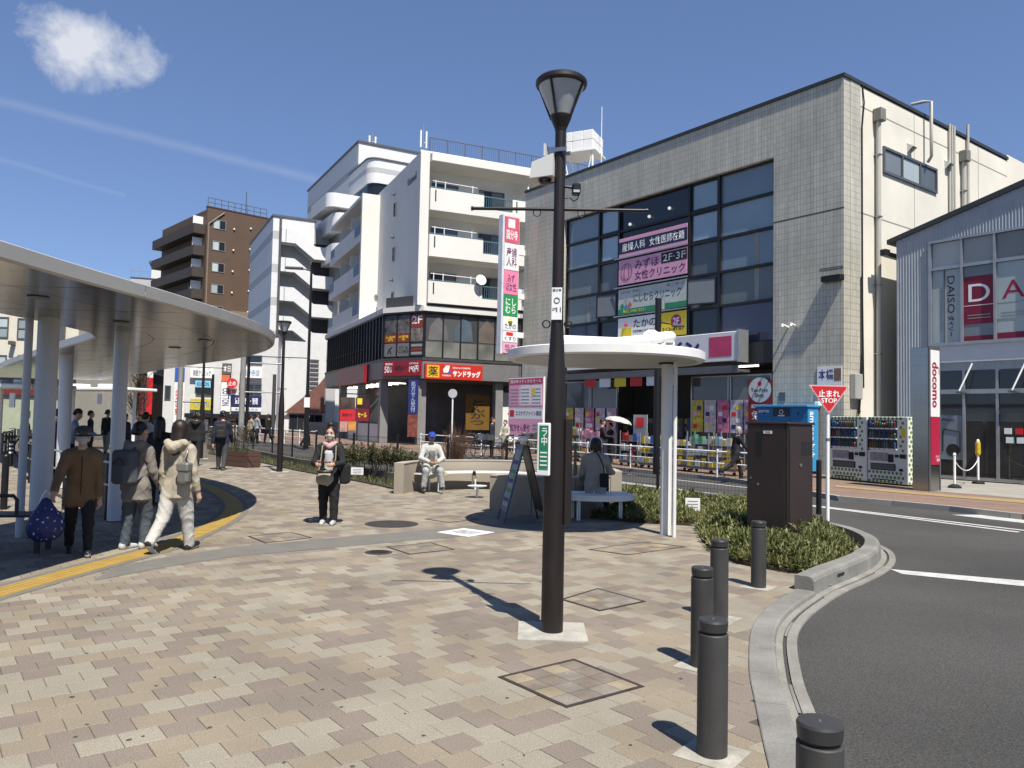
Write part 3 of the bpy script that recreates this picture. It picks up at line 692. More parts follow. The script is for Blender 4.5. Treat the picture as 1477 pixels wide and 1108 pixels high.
# curved white bench by the column, person sits on its far side
def arc_bench():
    C = gnd(862, 752); C = Vector((C.x+.02, C.y+.35, 0))
    t = thing('curved_bench', 'white curved bench under the round canopy', 'bench', C, radians(4))
    wb = mat('bench_white', (.74, .74, .72), .4, var=.07)
    R = .66
    arc = [(R*cos(a), R*.78*sin(a)+.05) for a in np.linspace(pi*1.02, 2*pi*.99, 26)]
    poly = arc+[(.60, .16), (-.60, .16)]
    st = part('seat', wb, t, lambda b: b.prism(poly, .405, .43))
    part('rim', wb, t, lambda b: b.prism([(x*1.012, y*1.012) for x, y in poly], .34, .402))
    part('seat_edge', wb, t, lambda b: b.box(-.55, .55, .09, .155, .432, .46))
    bx('seat_tag', white_sign, st, -.06, .03, .0, .06, .432, .468)
    for x, y in ((-.36, -.25), (.36, -.25), (-.42, .08), (.42, .08)):
        part('leg', wb, t, lambda b: b.box(x-.028, x+.0, y-.02, y+.02, 0, .34).box(x+.008, x+.032, y-.02, y+.02, 0, .34))
    return C
BENCH = arc_bench()
# ================================================================== curved concrete wall bench
def wall_arc(name, pts, w, h, label, z0=0.):
    P = smooth_path([Vector((*p, 0)) for p in pts], 8); t = thing(name, label, 'wall', (P[0].x, P[0].y, 0))
    o = Vector((P[0].x, P[0].y, 0)); Q = [p-o for p in P]
    n = 3; seg = (len(Q)-1)//n
    wm = mat('plaster_wall', (.43, .375, .30), .8, var=.08, vs=1.4, bump=.15, bs=60)
    for i in range(n):
        S = Q[i*seg:(i+1)*seg+1] if i < n-1 else Q[i*seg:]
        A = offs(S, w/2, 0); B = offs(S, -w/2, 0)
        if i > 0:
            d = (S[1]-S[0]).normalized()*.004; A[0] += d; B[0] += d
        MB().prism([(p.x, p.y) for p in A]+[(p.x, p.y) for p in B[::-1]], z0, h).build('wall_panel', wm, t)
    A = offs(Q, w/2+.012, 0); B = offs(Q, -w/2-.012, 0)
    MB().prism([(p.x, p.y) for p in A]+[(p.x, p.y) for p in B[::-1]], h+.001, h+.022).build('coping', mat('wall_coping', (.50, .45, .37), .8, var=.1), t)
    return t
wall_arc('curved_wall', [(-2.45, 17.1), (-2.25, 17.95), (-1.6, 18.75), (-.6, 19.15), (.5, 18.95), (1.5, 18.2), (2.05, 17.0), (2.15, 15.7)], .22, .66, 'pale curved concrete wall behind the seated man')
wall_arc('curved_wall', [(-.3, 14.15), (.25, 13.92), (.85, 13.9), (1.35, 14.1), (1.75, 14.5)], .30, .66, 'curved concrete wall end in the shade behind the blue signboard')
def ring_bench():
    t = thing('wall_bench', 'white curved seat along the pale wall where the man sits', 'bench', (-1.75, 17.3, 0))
    o = Vector((-1.75, 17.3, 0)); wb = mat('bench_white', (.74, .74, .72))
    P = [p-o for p in smooth_path([Vector((*p, 0)) for p in ((-2.2, 17.62), (-1.55, 18.5), (-.6, 18.9), (.4, 18.75), (1.2, 18.05), (1.68, 17.0))], 6)]
    A, B = offs(P, .02, 0), offs(P, .44, 0)
    MB().prism([(p.x, p.y) for p in A]+[(p.x, p.y) for p in B[::-1]], .40, .43).build('seat', wb, t)
    for i in (3, 10, 17, 24, 29):
        c = P[i]; d = (P[i+1]-P[i-1]).normalized(); n = Vector((d.y, -d.x, 0))
        part('leg', wb, t, lambda b: b.cyl(c+n*.34, c+n*.34+Vector((0, 0, .4)), .02, .02, 8).cyl(c+n*.08, c+n*.08+Vector((0, 0, .4)), .02, .02, 8))
    m = thing('low_table', 'small white round side table by the curved seat', 'table', gnd(688, 718))
    part('top', wb, m, lambda b: b.lathe([(.2, .24), (.21, .26), (.02, .265)], 20)); part('stem', wb, m, lambda b: b.cyl((0, 0, 0), (0, 0, .24), .03))
ring_bench()
for px, c, nm, lb in (((684, 686), (.012, .012, .012), 'can', 'small black can on the white curved seat'), ((642, 687), (.72, .66, .4), 'cup', 'small pale cup on the white curved seat')):
    p = gnd(*px, .43); t = thing(nm, lb, nm, p); part('body', mat(nm+'_col', c, .4), t, lambda b: b.lathe([(.028, 0), (.034, .01), (.036, .09), (.03, .1)], 14)); part('lid', mat(nm+'_lid', (.3, .3, .3), .4), t, lambda b: b.lathe([(.03, .1), (.02, .105)], 14))
# ================================================================== blue folding signboard
def a_board():
    p = gnd(752, 752); t = thing('folding_signboard', 'tall blue folding signboard leaning before the curved wall', 'signboard', p, radians(-79))
    bm = mat('board_blue', (.03, .09, .17), .45)
    h, d = 1.28, .34
    def slab(b, s, w=.29):
        a = Vector((0, s*d, .0)); e = Vector((0, s*.02, h)); n = Vector((0, .012, 0))
        return [Vector((-w, a.y, a.z)), Vector((w, a.y, a.z)), Vector((w, e.y, e.z)), Vector((-w, e.y, e.z))]
    for s in (-1, 1):
        q = slab(None, s); z = .17
        def lp(u, v, o=0): 
            r = q[0].lerp(q[1], u).lerp(q[3].lerp(q[2], u), v); return r+Vector((0, s*o, 0))
        pn = MB(); pn.add([lp(.02, .14, 0), lp(.98, .14, 0), lp(.98, .99, 0), lp(.02, .99, 0), lp(.02, .14, .015), lp(.98, .14, .015), lp(.98, .99, .015), lp(.02, .99, .015)], [(0,1,2,3),(7,6,5,4),(0,4,5,1),(1,5,6,2),(2,6,7,3),(3,7,4,0)])
        po = pn.build('panel', bm if s < 0 else black_metal, t)
        for u in (.0, 1.0): part('leg', bm if s < 0 else black_metal, t, lambda b: b.cyl(lp(u, 0, .008), lp(u, .99, .008), .014, .014, 8))
        if s < 0:
            MB().add([lp(.1, .2, .018), lp(.9, .2, .018), lp(.9, .93, .018), lp(.1, .93, .018)], [(0, 1, 2, 3)]).build('poster', mat('poster_pale', (.35, .42, .45), .6, var=.5, vs=9), po)
            for k in range(5):
                MB().add([lp(.15, .26+k*.12, .02), lp(.85, .26+k*.12, .02), lp(.85, .31+k*.12, .02), lp(.15, .31+k*.12, .02)], [(0, 1, 2, 3)]).build('print_line', (navy_print, green_print)[k % 2], po)
    part('hinge', steel, t, lambda b: b.cyl((-.2, 0, h), (.2, 0, h), .012))
    part('clip_lamp', white_paint, t, lambda b: b.lathe([(.02, h+.02), (.08, h+.06), (.09, h+.1), (.03, h+.13)], 14, (.1, -.02, 0)))
a_board()
# ================================================================== planter box
def planter():
    p = gnd(348, 673); t = thing('planter_box', 'low brown plank planter box beside the navy backpack man', 'planter', p, radians(-35))
    wm = mat('planter_brown', (.12, .062, .045), .65, var=.2, vs=5, stretch=(1, 1, 6))
    for k in range(3):
        z = .02+k*.165
        for nm, a in (('front', (-.65, .65, -.25, -.22)), ('back', (-.65, .65, .22, .25)), ('left', (-.65, -.62, -.215, .215)), ('right', (.62, .65, -.215, .215))):
            bx('plank', wm, t, *a, z, z+.155)
    bx('soil', mat('soil', (.05, .035, .025), .95, var=.3, vs=12), t, -.615, .615, -.215, .215, .36, .44)
    b = MB()
    for k in range(90):
        x, y = random.uniform(-.6, .6), random.uniform(-.2, .2); a = random.uniform(0, 6.28); h = random.uniform(.06, .14)
        b.add([(x, y, .44), (x+.05*cos(a), y+.05*sin(a), .44+h*.6), (x+.03*cos(a+.4), y+.03*sin(a+.4), .44+h)], [(0, 1, 2)])
    tag(b.build('seedlings', mat('seedling_green', (.06, .10, .03), .7, rnd=.4), t), kind='stuff')
planter()
# small plate standing in the bed edge
def bed_plate(px, label, fr, w=.16, h=.26):
    p = gnd(*px, .05); t = thing('bed_sign', label, 'sign', p, radians(-4))
    bx('plate', white_sign, t, -w, w, -.006, .006, .06, .06+h)
    for s in (-1, 1): bx('stake', fr, t, s*w*.8-.01, s*w*.8+.01, .007, .016, -.05, .06+h*.6)
    for a in ((-w-.012, w+.012, .06+h, .06+h+.014), (-w-.012, w+.012, .046, .06)): bx('frame_bar', fr, t, a[0], a[1], -.009, .009, a[2], a[3])
    for k in range(3): bx('print_line', grey_print, t, -w*.7, w*.7, -.009, -.0065, .06+h*(.25+k*.22), .06+h*(.32+k*.22))
bed_plate((999, 742), 'small framed notice standing in the green bed by the canopy column', brown_metal, .13, .24)
bed_plate((515, 688), 'small white notice on the grassy kerb right of the walking woman', steel, .17, .2)
# ================================================================== planted beds
soil = mat('bed_soil', (.055, .045, .03), .95, var=.35, vs=6)
def leaf_mat(name, c1, c2, c3, rough=.55):
    if name in _M: return _M[name]
    m = bpy.data.materials.new(name); m.use_nodes = True; N = m.node_tree.nodes; L = m.node_tree.links; b = N['Principled BSDF']
    g = N.new('ShaderNodeNewGeometry'); r = N.new('ShaderNodeValToRGB'); e = r.color_ramp.elements
    e[0].color = (*c1, 1); e[1].color = (*c3, 1); x = e.new(.55); x.color = (*c2, 1); L.new(g.outputs['Random Per Island'], r.inputs[0]); L.new(r.outputs[0], b.inputs['Base Color'])
    b.inputs['Roughness'].default_value = rough
    tr = N.new('ShaderNodeBsdfTranslucent'); L.new(r.outputs[0], tr.inputs['Color']); mx = N.new('ShaderNodeMixShader'); mx.inputs[0].default_value = .25
    L.new(b.outputs[0], mx.inputs[1]); L.new(tr.outputs[0], mx.inputs[2]); L.new(mx.outputs[0], N['Material Output'].inputs[0]); _M[name] = m; return m
def blades(name, P, hmin, hmax, w, m, lean=.6, parent=None, rs=None, dirs=None):
    """many leaf blades: base, two mid points and a tip each"""
    rs = rs or np.random.RandomState(5); n = len(P); P = np.asarray(P, float)
    a = rs.uniform(0, 2*pi, n); h = rs.uniform(hmin, hmax, n); ln = rs.uniform(.1, 1, n)*lean
    D = np.stack([np.cos(a)*ln, np.sin(a)*ln, np.sqrt(np.maximum(1-ln**2, .05))], 1) if dirs is None else dirs
    S = np.stack([-np.sin(a), np.cos(a), rs.uniform(-.5, .5, n)], 1)*(w*rs.uniform(.6, 1.3, n))[:, None]
    mid = P + D*(h*.55)[:, None]; tip = P + D*h[:, None]; tip[:, 2] -= h*ln*.25
    V = np.stack([P, mid+S, tip, mid-S], 1).reshape(-1, 3); F = np.arange(n*4).reshape(-1, 4)
    me = bpy.data.meshes.new(name); me.from_pydata(V.tolist(), [], F.tolist()); me.update()
    return tag(link(name, me, m, parent), kind='stuff')
def scatter(poly, n, rs, seg=None):
    q = np.array(poly); lo, hi = q.min(0), q.max(0); out = np.zeros((0, 2))
    while len(out) < n:
        c = rs.uniform(lo, hi, (n*2, 2)); out = np.concatenate([out, c[in_poly(c, poly)]])
    return out[:n]
tag(MB().prism(bed_right, -.03, .045).build('planting_bed', soil), kind='structure')
tag(MB().prism(bed_left, -.03, .03).build('planting_bed', soil), kind='structure')
sasa = leaf_mat('bamboo_grass', (.06, .09, .022), (.145, .165, .045), (.33, .295, .14))
def right_bed():
    rs = np.random.RandomState(11); p = scatter(bed_right, 62000, rs)
    y = p[:, 1]; keep = rs.rand(len(p)) < np.clip(1.35-(y-9)/10, .22, 1); p = p[keep]
    e = np.clip(edge_dist(p, bed_right)/.35, .15, 1)
    zz = .03+.30*e*rs.rand(len(p))**.7*(.72+.28*np.sin(p[:, 0]*4.1+1)*np.cos(p[:, 1]*3.3))
    c0, c1 = gnd(1136, 790, .05), gnd(1173, 785, .05)
    X = (c1-c0).normalized(); q = p-np.array([c0.x, c0.y]); u = q@np.array([X.x, X.y]); v = q@np.array([-X.y, X.x])
    ins = (u > -.08) & (u < .66) & (v > -.08) & (v < .74); k = ~ins
    q = np.column_stack([p[k], zz[k]])[::9]; q = np.repeat(q, 12, 0)+rs.normal(0, .016, (len(q)*12, 3)); q[:, 2] = np.maximum(q[:, 2], .02)
    blades('bamboo_ground_cover', q, .05, .15, .011, sasa, 1.0, rs=rs)
right_bed()
def left_bed():
    rs = np.random.RandomState(12); p = scatter(bed_left, 16000, rs); p = p[p[:, 1] < 36]
    e = np.clip(edge_dist(p, bed_left)/.2, .3, 1)
    blades('grass_verge', np.column_stack([p, np.full(len(p), .03)]), .05, .17, .008, leaf_mat('verge_grass', (.038, .053, .016), (.09, .105, .034), (.2, .165, .085)), .9, rs=rs)
    # dark kerb running through the verge
    root = bpy.data.objects.new('bed_kerb', None); COL.objects.link(root); tag(root, kind='structure')
    A = resample([gnd(*p, .0) for p in ((300, 648), (360, 656), (430, 672), (500, 683), (560, 694), (600, 700))], .9)
    for a, b in zip(A, A[1:]):
        d = (b-a).normalized(); n = Vector((-d.y, d.x, 0))*.06; a = a+d*.005; b = b-d*.005
        MB().prism([(q.x, q.y) for q in (a-n, b-n, b+n, a+n)], 0, .24).build('kerb_stone', mat('mossy_kerb', (.16, .15, .12), .9, var=.3, vs=3, fine=.2), root)
left_bed()
# ------------------------------------------------------------------ shrubs
twig_m = mat('twig', (.09, .06, .04), .8, var=.2)
def shrub(px, label, rx, h, n, m, seed, group=None, z=.03, nm='shrub'):
    rs = np.random.RandomState(seed); p = gnd(*px, z) if len(px) == 2 else Vector(px)
    t = thing(nm, label, nm.replace('_', ' '), p, group=group); b = MB(); tips = []
    for k in range(16):
        a = rs.uniform(0, 6.28); r = rx*math.sqrt(rs.rand()); hh = h*rs.uniform(.6, 1); tp_ = Vector((r*cos(a), r*.7*sin(a), hh)); md = tp_*.5+Vector((rs.uniform(-.06, .06), rs.uniform(-.06, .06), .05))
        b.tube([Vector((r*.4*cos(a), r*.3*sin(a), 0)), md, tp_], [.009, .006, .003], 5)
        for q in range(5):
            s_ = md.lerp(tp_, rs.rand()); e = s_+Vector((rs.uniform(-.16, .16), rs.uniform(-.16, .16), rs.uniform(.02, .16))); b.tube([s_, e], [.004, .002], 4); tips.append((s_, e))
    b.build('stems', twig_m, t)
    T = np.array([[*s_.lerp(e, rs.uniform(.2, 1.15))] for s_, e in tips for _ in range(max(1, n//len(tips)))])
    T += rs.normal(0, .028, T.shape); T = T[T[:, 2] > .03]
    blades('foliage', T, .035, .075, .014, m, 1.0, t, rs)
shr = leaf_mat('shrub_leaf', (.030, .042, .014), (.072, .085, .026), (.19, .14, .06))
for i, (x, y, rx, h) in enumerate(((492, 684, .42, .72), (516, 687, .45, .82), (540, 689, .45, .85), (562, 692, .42, .78), (585, 690, .35, .62))):
    shrub((x, y), ['leafy green shrub just right of the walking woman', 'second green shrub from the walking woman along the fence', 'third green shrub along the fence, the fullest', 'fourth green shrub, left of the fence post by the bench wall', 'smallest green shrub at the end of the curved wall'][i], rx, h, 2600, shr, 30+i, 'green shrubs along the fence')
for i, (x, y) in enumerate(((305, 652), (340, 654), (352, 655))):
    shrub((x, y), ['thin sapling at the far left of the fence', 'thin sapling by the fence above the planter box', 'spindly sapling right of the planter box by the fence'][i], .35, 1.25, 260, shr, 50+i, 'thin saplings by the fence')
def dry_bush():
    rs = np.random.RandomState(8); p = gnd(658, 676, .03); p = Vector((p.x, p.y, .03)); t = thing('dry_bush', 'leafless reddish brown bush of upright twigs behind the seated man', 'bush', p)
    m = mat('dry_twig', (.20, .105, .055), .8, var=.3, vs=9); b = MB()
    for k in range(170):
        a = rs.uniform(0, 6.28); r = .12*math.sqrt(rs.rand()); R = rs.uniform(.1, .62); h = rs.uniform(.8, 1.62)*(1-.3*(R/.62)**2)
        P = [Vector((r*cos(a), r*sin(a), 0)), Vector((R*.45*cos(a), R*.4*sin(a), h*.4)), Vector((R*.9*cos(a), R*.8*sin(a), h*.8)), Vector((R*1.1*cos(a+.2), R*sin(a+.2), h))]
        b.tube(P, [.008, .006, .004, .0025], 4)
        for q in range(4):
            s_ = P[1].lerp(P[2], rs.rand()); b.tube([s_, s_+Vector((rs.uniform(-.14, .14), rs.uniform(-.14, .14), rs.uniform(.1, .3)))], [.0035, .002], 3)
    b.build('twigs', m, t)
dry_bush()
# ================================================================== mesh fence
def fence():
    t = thing('mesh_fence', 'black wire mesh fence with slim posts along the planted verge', 'fence', fence_pts[0])
    o = fence_pts[0]; H = 1.12
    wire = mat('black_wire', (.02, .02, .021), .5)
    for i, p in enumerate(fence_pts):
        q = p-o; b = MB().cyl((q.x, q.y, .0), (q.x, q.y, H+.02), .034, .034, 10).lathe([(.04, H+.02), (.038, H+.045), (.008, H+.055)], 10, (q.x, q.y, 0)); b.build('post', black_metal, t)
    for a, c in zip(fence_pts, fence_pts[1:]):
        a, c = a-o, c-o; d = (c-a); L = d.length; d = d/L; n = Vector((-d.y, d.x, 0)); b = MB(); r = .0026
        for k in range(1, int(L/.075)):
            q = a+d*(k*.075)-n*.03; b.add([q-d*r+Vector((0, 0, .1)), q+n*r+Vector((0, 0, .1)), q+d*r+Vector((0, 0, .1)), q-d*r+Vector((0, 0, H-.05)), q+n*r+Vector((0, 0, H-.05)), q+d*r+Vector((0, 0, H-.05))], [(0,1,4,3),(1,2,5,4),(2,0,3,5)])
        for k in range(8):
            z = .12+k*.135; rr = .003; q0, q1 = a-n*.03, c-n*.03
            b.add([q0+Vector((0, 0, z-rr)), q0+n*rr+Vector((0, 0, z)), q0+Vector((0, 0, z+rr)), q1+Vector((0, 0, z-rr)), q1+n*rr+Vector((0, 0, z)), q1+Vector((0, 0, z+rr))], [(0,1,4,3),(1,2,5,4),(2,0,3,5)])
        tag(b.build('wire_mesh', wire, t), kind='stuff')
        part('top_rail', black_metal, t, lambda b: b.cyl(a+Vector((0, 0, H-.03))-n*.03, c+Vector((0, 0, H-.03))-n*.03, .006, .006, 6))
fence()
# bundle of green netting tied to the fence end post
def netting():
    p = fence_pts[0]; t = thing('green_netting', 'green net bundle tied round the fence post beside the cabinet', 'net', (p.x, p.y, 0))
    m = mat('green_net', (.012, .07, .045), .8, var=.35, vs=18, bump=.9, bs=35)
    part('bundle', m, t, lambda b: b.lathe([(.05, .42), (.085, .46), (.075, .6), (.095, .72), (.08, .85), (.098, .98), (.085, 1.1), (.05, 1.16)], 12))
    for z in (.55, .78, 1.02): part('tie', black_metal, t, lambda b: b.tube([(.092*cos(k*pi/6), .092*sin(k*pi/6), z+.02*sin(k)) for k in range(12)], .006, 5, True))
netting()
# ================================================================== white guard rail across the road
def guard():
    P = [gnd(1077, 693, .06), gnd(1030, 688.5, .06), gnd(905, 675.5, .06), gnd(790, 664, .06), gnd(690, 656.5, .06), gnd(603, 649, .06)]
    P = [p+Vector((.12, .1, 0)) for p in P]
    t = thing('guard_rail', 'white two-rail pipe guard rail along the far kerb', 'guard rail', P[0]); o = P[0].copy(); H = .85
    Q = []
    for a, c in zip(P, P[1:]):
        n = max(1, round((c-a).length/2.6)); Q += [a.lerp(c, k/n)-o for k in range(n)]
    Q.append(P[-1]-o); wp = white_paint
    for q in Q: part('post', wp, t, lambda b: b.cyl(q, q+Vector((0, 0, H)), .032, .032, 10))
    for z in (.42, .78):
        for a, c in zip(Q, Q[1:]): part('rail', wp, t, lambda b: b.cyl(a+Vector((0, 0, z)), c+Vector((0, 0, z)), .022, .022, 8))
    # second run farther left, beyond the side street
    P2 = [Vector((-10.3, 41, .06)), Vector((-15, 47.5, .06)), Vector((-22.8, 60.5, .06))]
    t2 = thing('guard_rail', 'white pipe guard rail far away left of the drugstore', 'guard rail', P2[0]); o2 = P2[0]
    Q = [p-o2 for p in resample(P2, 2.4)]
    for q in Q: part('post', wp, t2, lambda b: b.cyl(q, q+Vector((0, 0, H)), .04, .04, 8))
    for z in (.42, .78):
        for a, c in zip(Q, Q[1:]): part('rail', wp, t2, lambda b: b.cyl(a+Vector((0, 0, z)), c+Vector((0, 0, z)), .026, .026, 6))
guard()
# ================================================================== long white canopy on the left
canopy_m = mat('canopy_fascia', (.44, .435, .41), .4, .2, var=.05)
soff = mat('brushed_soffit', (.34, .325, .295), .16, .92, var=.06, vs=1.0)
def long_canopy():
    outer = [(-5.2, -3), (-4.6, 2), (-4.35, 5.2), (-4.2, 7.2), (-3.98, 9.2), (-3.88, 11.2), (-4.05, 12.9), (-4.6, 14.55), (-5.5, 16.2), (-6.6, 17.8), (-8.0, 19.5), (-10.2, 22.4), (-13.0, 26.2), (-16.5, 31)]
    inner = [(-20.5, 29.5), (-17.2, 25.6), (-14.2, 21.7), (-11.4, 18.3), (-9.0, 15.4), (-7.4, 13.5), (-6.75, 12.4), (-6.6, 11.2), (-6.65, 9.6), (-6.9, 7), (-7.2, 4), (-7.8, -3)]
    O = [v.xy.to_tuple() for v in smooth_path([Vector((*p, 0)) for p in outer], 5)]; I = [v.xy.to_tuple() for v in smooth_path([Vector((*p, 0)) for p in inner], 4)]
    o = Vector((-5.5, 12, 0)); poly = [(x-o.x, y-o.y) for x, y in O+I]
    t = thing('long_canopy', 'long curved white bus stop canopy with metal underside on the left', 'canopy', o)
    zb = 2.92
    MB().prism(poly, zb+.018, zb+.05, True, False).build('roof_deck', canopy_m, t)
    n = len(poly); A = offs([Vector((*p, 0)) for p in poly], .0, 0)
    # fascia: upright lip all round, slightly flared, in lengths
    m = len(poly); P = [Vector((*p, 0)) for p in poly]
    nr = []
    area = sum(P[i].x*P[(i+1) % m].y-P[(i+1) % m].x*P[i].y for i in range(m))
    for i in range(m):
        d = (P[(i+1) % m]-P[i-1]).normalized(); k = Vector((d.y, -d.x, 0)); nr.append(k if area > 0 else -k)
    i = 0
    while i < m:
        j = min(i+9, m); b = MB()
        idx = [k % m for k in range(i, j+1)]
        for prof in (((.0, zb), (.03, zb+.02)), ((.03, zb+.02), (.04, zb+.145)), ((.04, zb+.145), (.01, zb+.16)), ((.01, zb+.16), (-.05, zb+.10))):
            rows = [[P[k]+nr[k]*f[0]+Vector((0, 0, f[1])) for k in idx] for f in prof]
            for r_ in rows:
                dd = (r_[1]-r_[0]).normalized(); r_[0] = r_[0]+dd*.006
            b.strip(rows[0], rows[1])
        b.s = [True]*len(b.f); b.build('fascia_length', canopy_m, t); i = j
    # underside panels laid across the width
    zo = zb; O2 = resample([Vector((*p, 0)) for p in O], .9); I2 = [Vector((*p, 0)) for p in I][::-1]
    cs = [0]
    for a, c in zip(I2, I2[1:]): cs.append(cs[-1]+(c-a).length)
    def at(u):
        s_ = u*cs[-1]
        for k in range(len(cs)-1):
            if s_ <= cs[k+1]: return I2[k].lerp(I2[k+1], (s_-cs[k])/max(cs[k+1]-cs[k], 1e-6))
        return I2[-1]
    N = len(O2)-1
    for k in range(N):
        a, c, e, f = O2[k], O2[k+1], at((k+1)/N), at(k/N); ctr = (a+c+e+f)/4
        for lo_, hi_ in ((.0, .33), (.33, .67), (.67, 1.)):
            q = [a.lerp(f, lo_), c.lerp(e, lo_), c.lerp(e, hi_), a.lerp(f, hi_)]; cc = sum(q, Vector())/4
            q = [cc+(v-cc)*.988-o+Vector((0, 0, zo+.001*((k+int(lo_*3)) % 2))) for v in q]; b = MB()
            b.add(q+[v+Vector((0, 0, .017)) for v in q], [(3,2,1,0),(0,1,5,4),(1,2,6,5),(2,3,7,6),(3,0,4,7)]); b.build('soffit_panel', soff, t)
    colm = mat('column_white', (.60, .61, .62), .38, var=.05)
    for (x, y, r) in ((-6.24, 10.35, .13), (-6.07, 11.97, .105), (-9.75, 16.9, .13), (-12.3, 21.2, .12), (-5.6, 2.5, .13), (-15.5, 25.5, .12)):
        part('column', colm, t, lambda b: b.cyl((x-o.x, y-o.y, 0), (x-o.x, y-o.y, zb), r, r, 28)); part('column_collar', rubber, t, lambda b: b.lathe([(r+.006, .0), (r+.006, .012)], 24, (x-o.x, y-o.y, 0)))
    part('rain_pipe', colm, t, lambda b: b.cyl((-6.47-o.x, 10.3-o.y, 0), (-6.47-o.x, 10.3-o.y, zb), .05, .05, 16))
    for x, y in ((-5.2, 8.4), (-5.2, 13.0), (-6.4, 14.6), (-5.4, 10.6)):
        part('downlight', mat('downlight', (.16, .15, .14), .4), t, lambda b: b.lathe([(.11, zb-.012), (.11, zb-.004)], 18, (x-o.x, y-o.y, 0)))
    part('roof_vent', white_paint, t, lambda b: b.lathe([(.22, zb+.2), (.25, zb+.3), (.2, zb+.4), (.04, zb+.43)], 18, (-5.2-o.x, 9.6-o.y, 0)))
long_canopy()
# dark bench under the canopy
def dark_bench():
    p = gnd(22, 795); t = thing('platform_bench', 'dark slatted bench with arm rest at the left edge under the canopy', 'bench', p, radians(8))
    m = mat('bench_dark', (.035, .036, .04), .5)
    for k in range(4): bx('slat', m, t, -1.5, .42, -.19+k*.1, -.105+k*.1, .42, .45)
    for x in (-.9, .3):
        for y in (-.15, .15): part('leg', m, t, lambda b: b.box(x-.025, x+.025, y-.025, y+.025, 0, .42))
    for x in (-.02,): part('arm_rest', m, t, lambda b: b.tube([(x-.28, -.15, .45), (x-.28, -.15, .62), (x-.24, -.15, .67), (x+.04, -.15, .67), (x+.08, -.15, .62), (x+.08, -.15, .45)], .022, 8))
dark_bench()
# queue rails and posts at the bus stop
rail_m = mat('rail_dark', (.03, .03, .032), .4, .3)
def queue_rail(a, c, label):
    a, c = gnd(*a), gnd(*c); t = thing('hand_rail', label, 'railing', a); d = c-a; n = max(1, round(d.length/1.6))
    for k in range(n+1): part('post', rail_m, t, lambda b: b.box(d.x*k/n-.025, d.x*k/n+.025, d.y*k/n-.025, d.y*k/n+.025, 0, .95))
    for z in (.55, .9): part('rail', frame_silver, t, lambda b: b.cyl((0, 0, z), (d.x, d.y, z), .02, .02, 8))
queue_rail((30, 690), (92, 724), 'steel queue rail on black posts behind the white columns')
queue_rail((92, 735), (157, 752), 'short black queue rail beside the person in the brown jacket')
queue_rail((2, 668), (20, 655), 'low rail on thin posts at the far left edge')
def platform_post(px, label, h=.85, stripe=False):
    t = thing('platform_post', label, 'post', gnd(*px)); part('shaft', black_metal, t, lambda b: b.cyl((0, 0, 0), (0, 0, h), .055, .055, 12))
    if stripe:
        for k in range(3): part('white_band', white_paint, t, lambda b: b.lathe([(.058, h-.12-k*.12), (.058, h-.07-k*.12)], 12))
    part('cap', black_metal, t, lambda b: b.lathe([(.055, h), (.045, h+.02), (.01, h+.025)], 12))
platform_post((15, 673), 'black post with white bands left behind the columns', .75, True)
platform_post((155, 750), 'plain black post between brown jacket person and backpack person', 1.0)
platform_post((5, 735), 'black post cut by the left edge of the picture', .9)
# bus stop kerb and pale roadway on the left
bl = bpy.data.objects.new('platform_kerb', None); COL.objects.link(bl); tag(bl, kind='structure')
KP = resample([Vector((-8.75, 6, 0)), Vector((-8.8, 10.4, 0)), Vector((-9.7, 12.7, 0)), Vector((-14.5, 17.6, 0)), Vector((-22, 25, 0))], .6)
for a, c in zip(KP, KP[1:]):
    d = (c-a).normalized(); n = Vector((-d.y, d.x, 0))*.09; a = a+d*.004; c = c-d*.004
    MB().prism([(q.x, q.y) for q in (a-n, c-n, c+n, a+n)], -.06, .07).build('kerb_stone', concrete, bl)
tag(MB().prism([(-9.0, 5), (-9.1, 10.6), (-10, 12.9), (-15, 17.9), (-24, 27), (-60, 40), (-60, 0)], -.05, -.044).build('bus_lane', mat('pale_asphalt', (.17, .17, .16), .9, var=.2, vs=.7, fine=.3, fs=60)), kind='structure')
# small white shelters farther left
def small_shelter(px, label, w=2.6, z=2.35):
    p = gnd(*px); t = thing('bus_shelter', label, 'shelter', p, radians(-20))
    part('roof', white_paint, t, lambda b: b.rbox(-w, w, -.8, .8, z, z+.13, .03))
    for x in (-w*.7, w*.7): part('column', white_paint, t, lambda b: b.cyl((x, .3, 0), (x, .3, z), .07, .07, 14))
    part('roof_unit', white_paint, t, lambda b: b.rbox(w*.1, w*.5, -.3, .3, z+.15, z+.3, .03).rbox(-w*.7, -w*.3, -.3, .3, z+.15, z+.3, .03))
    bx('route_sign', white_sign, t, w*.2, w*.2+.22, -.5, -.46, z-.6, z-.15)
small_shelter((20, 668), 'white flat bus shelter at the far left behind the columns', 1.6)
small_shelter((138, 648), 'white flat bus shelter seen between the canopy columns', 2.6, 2.6)
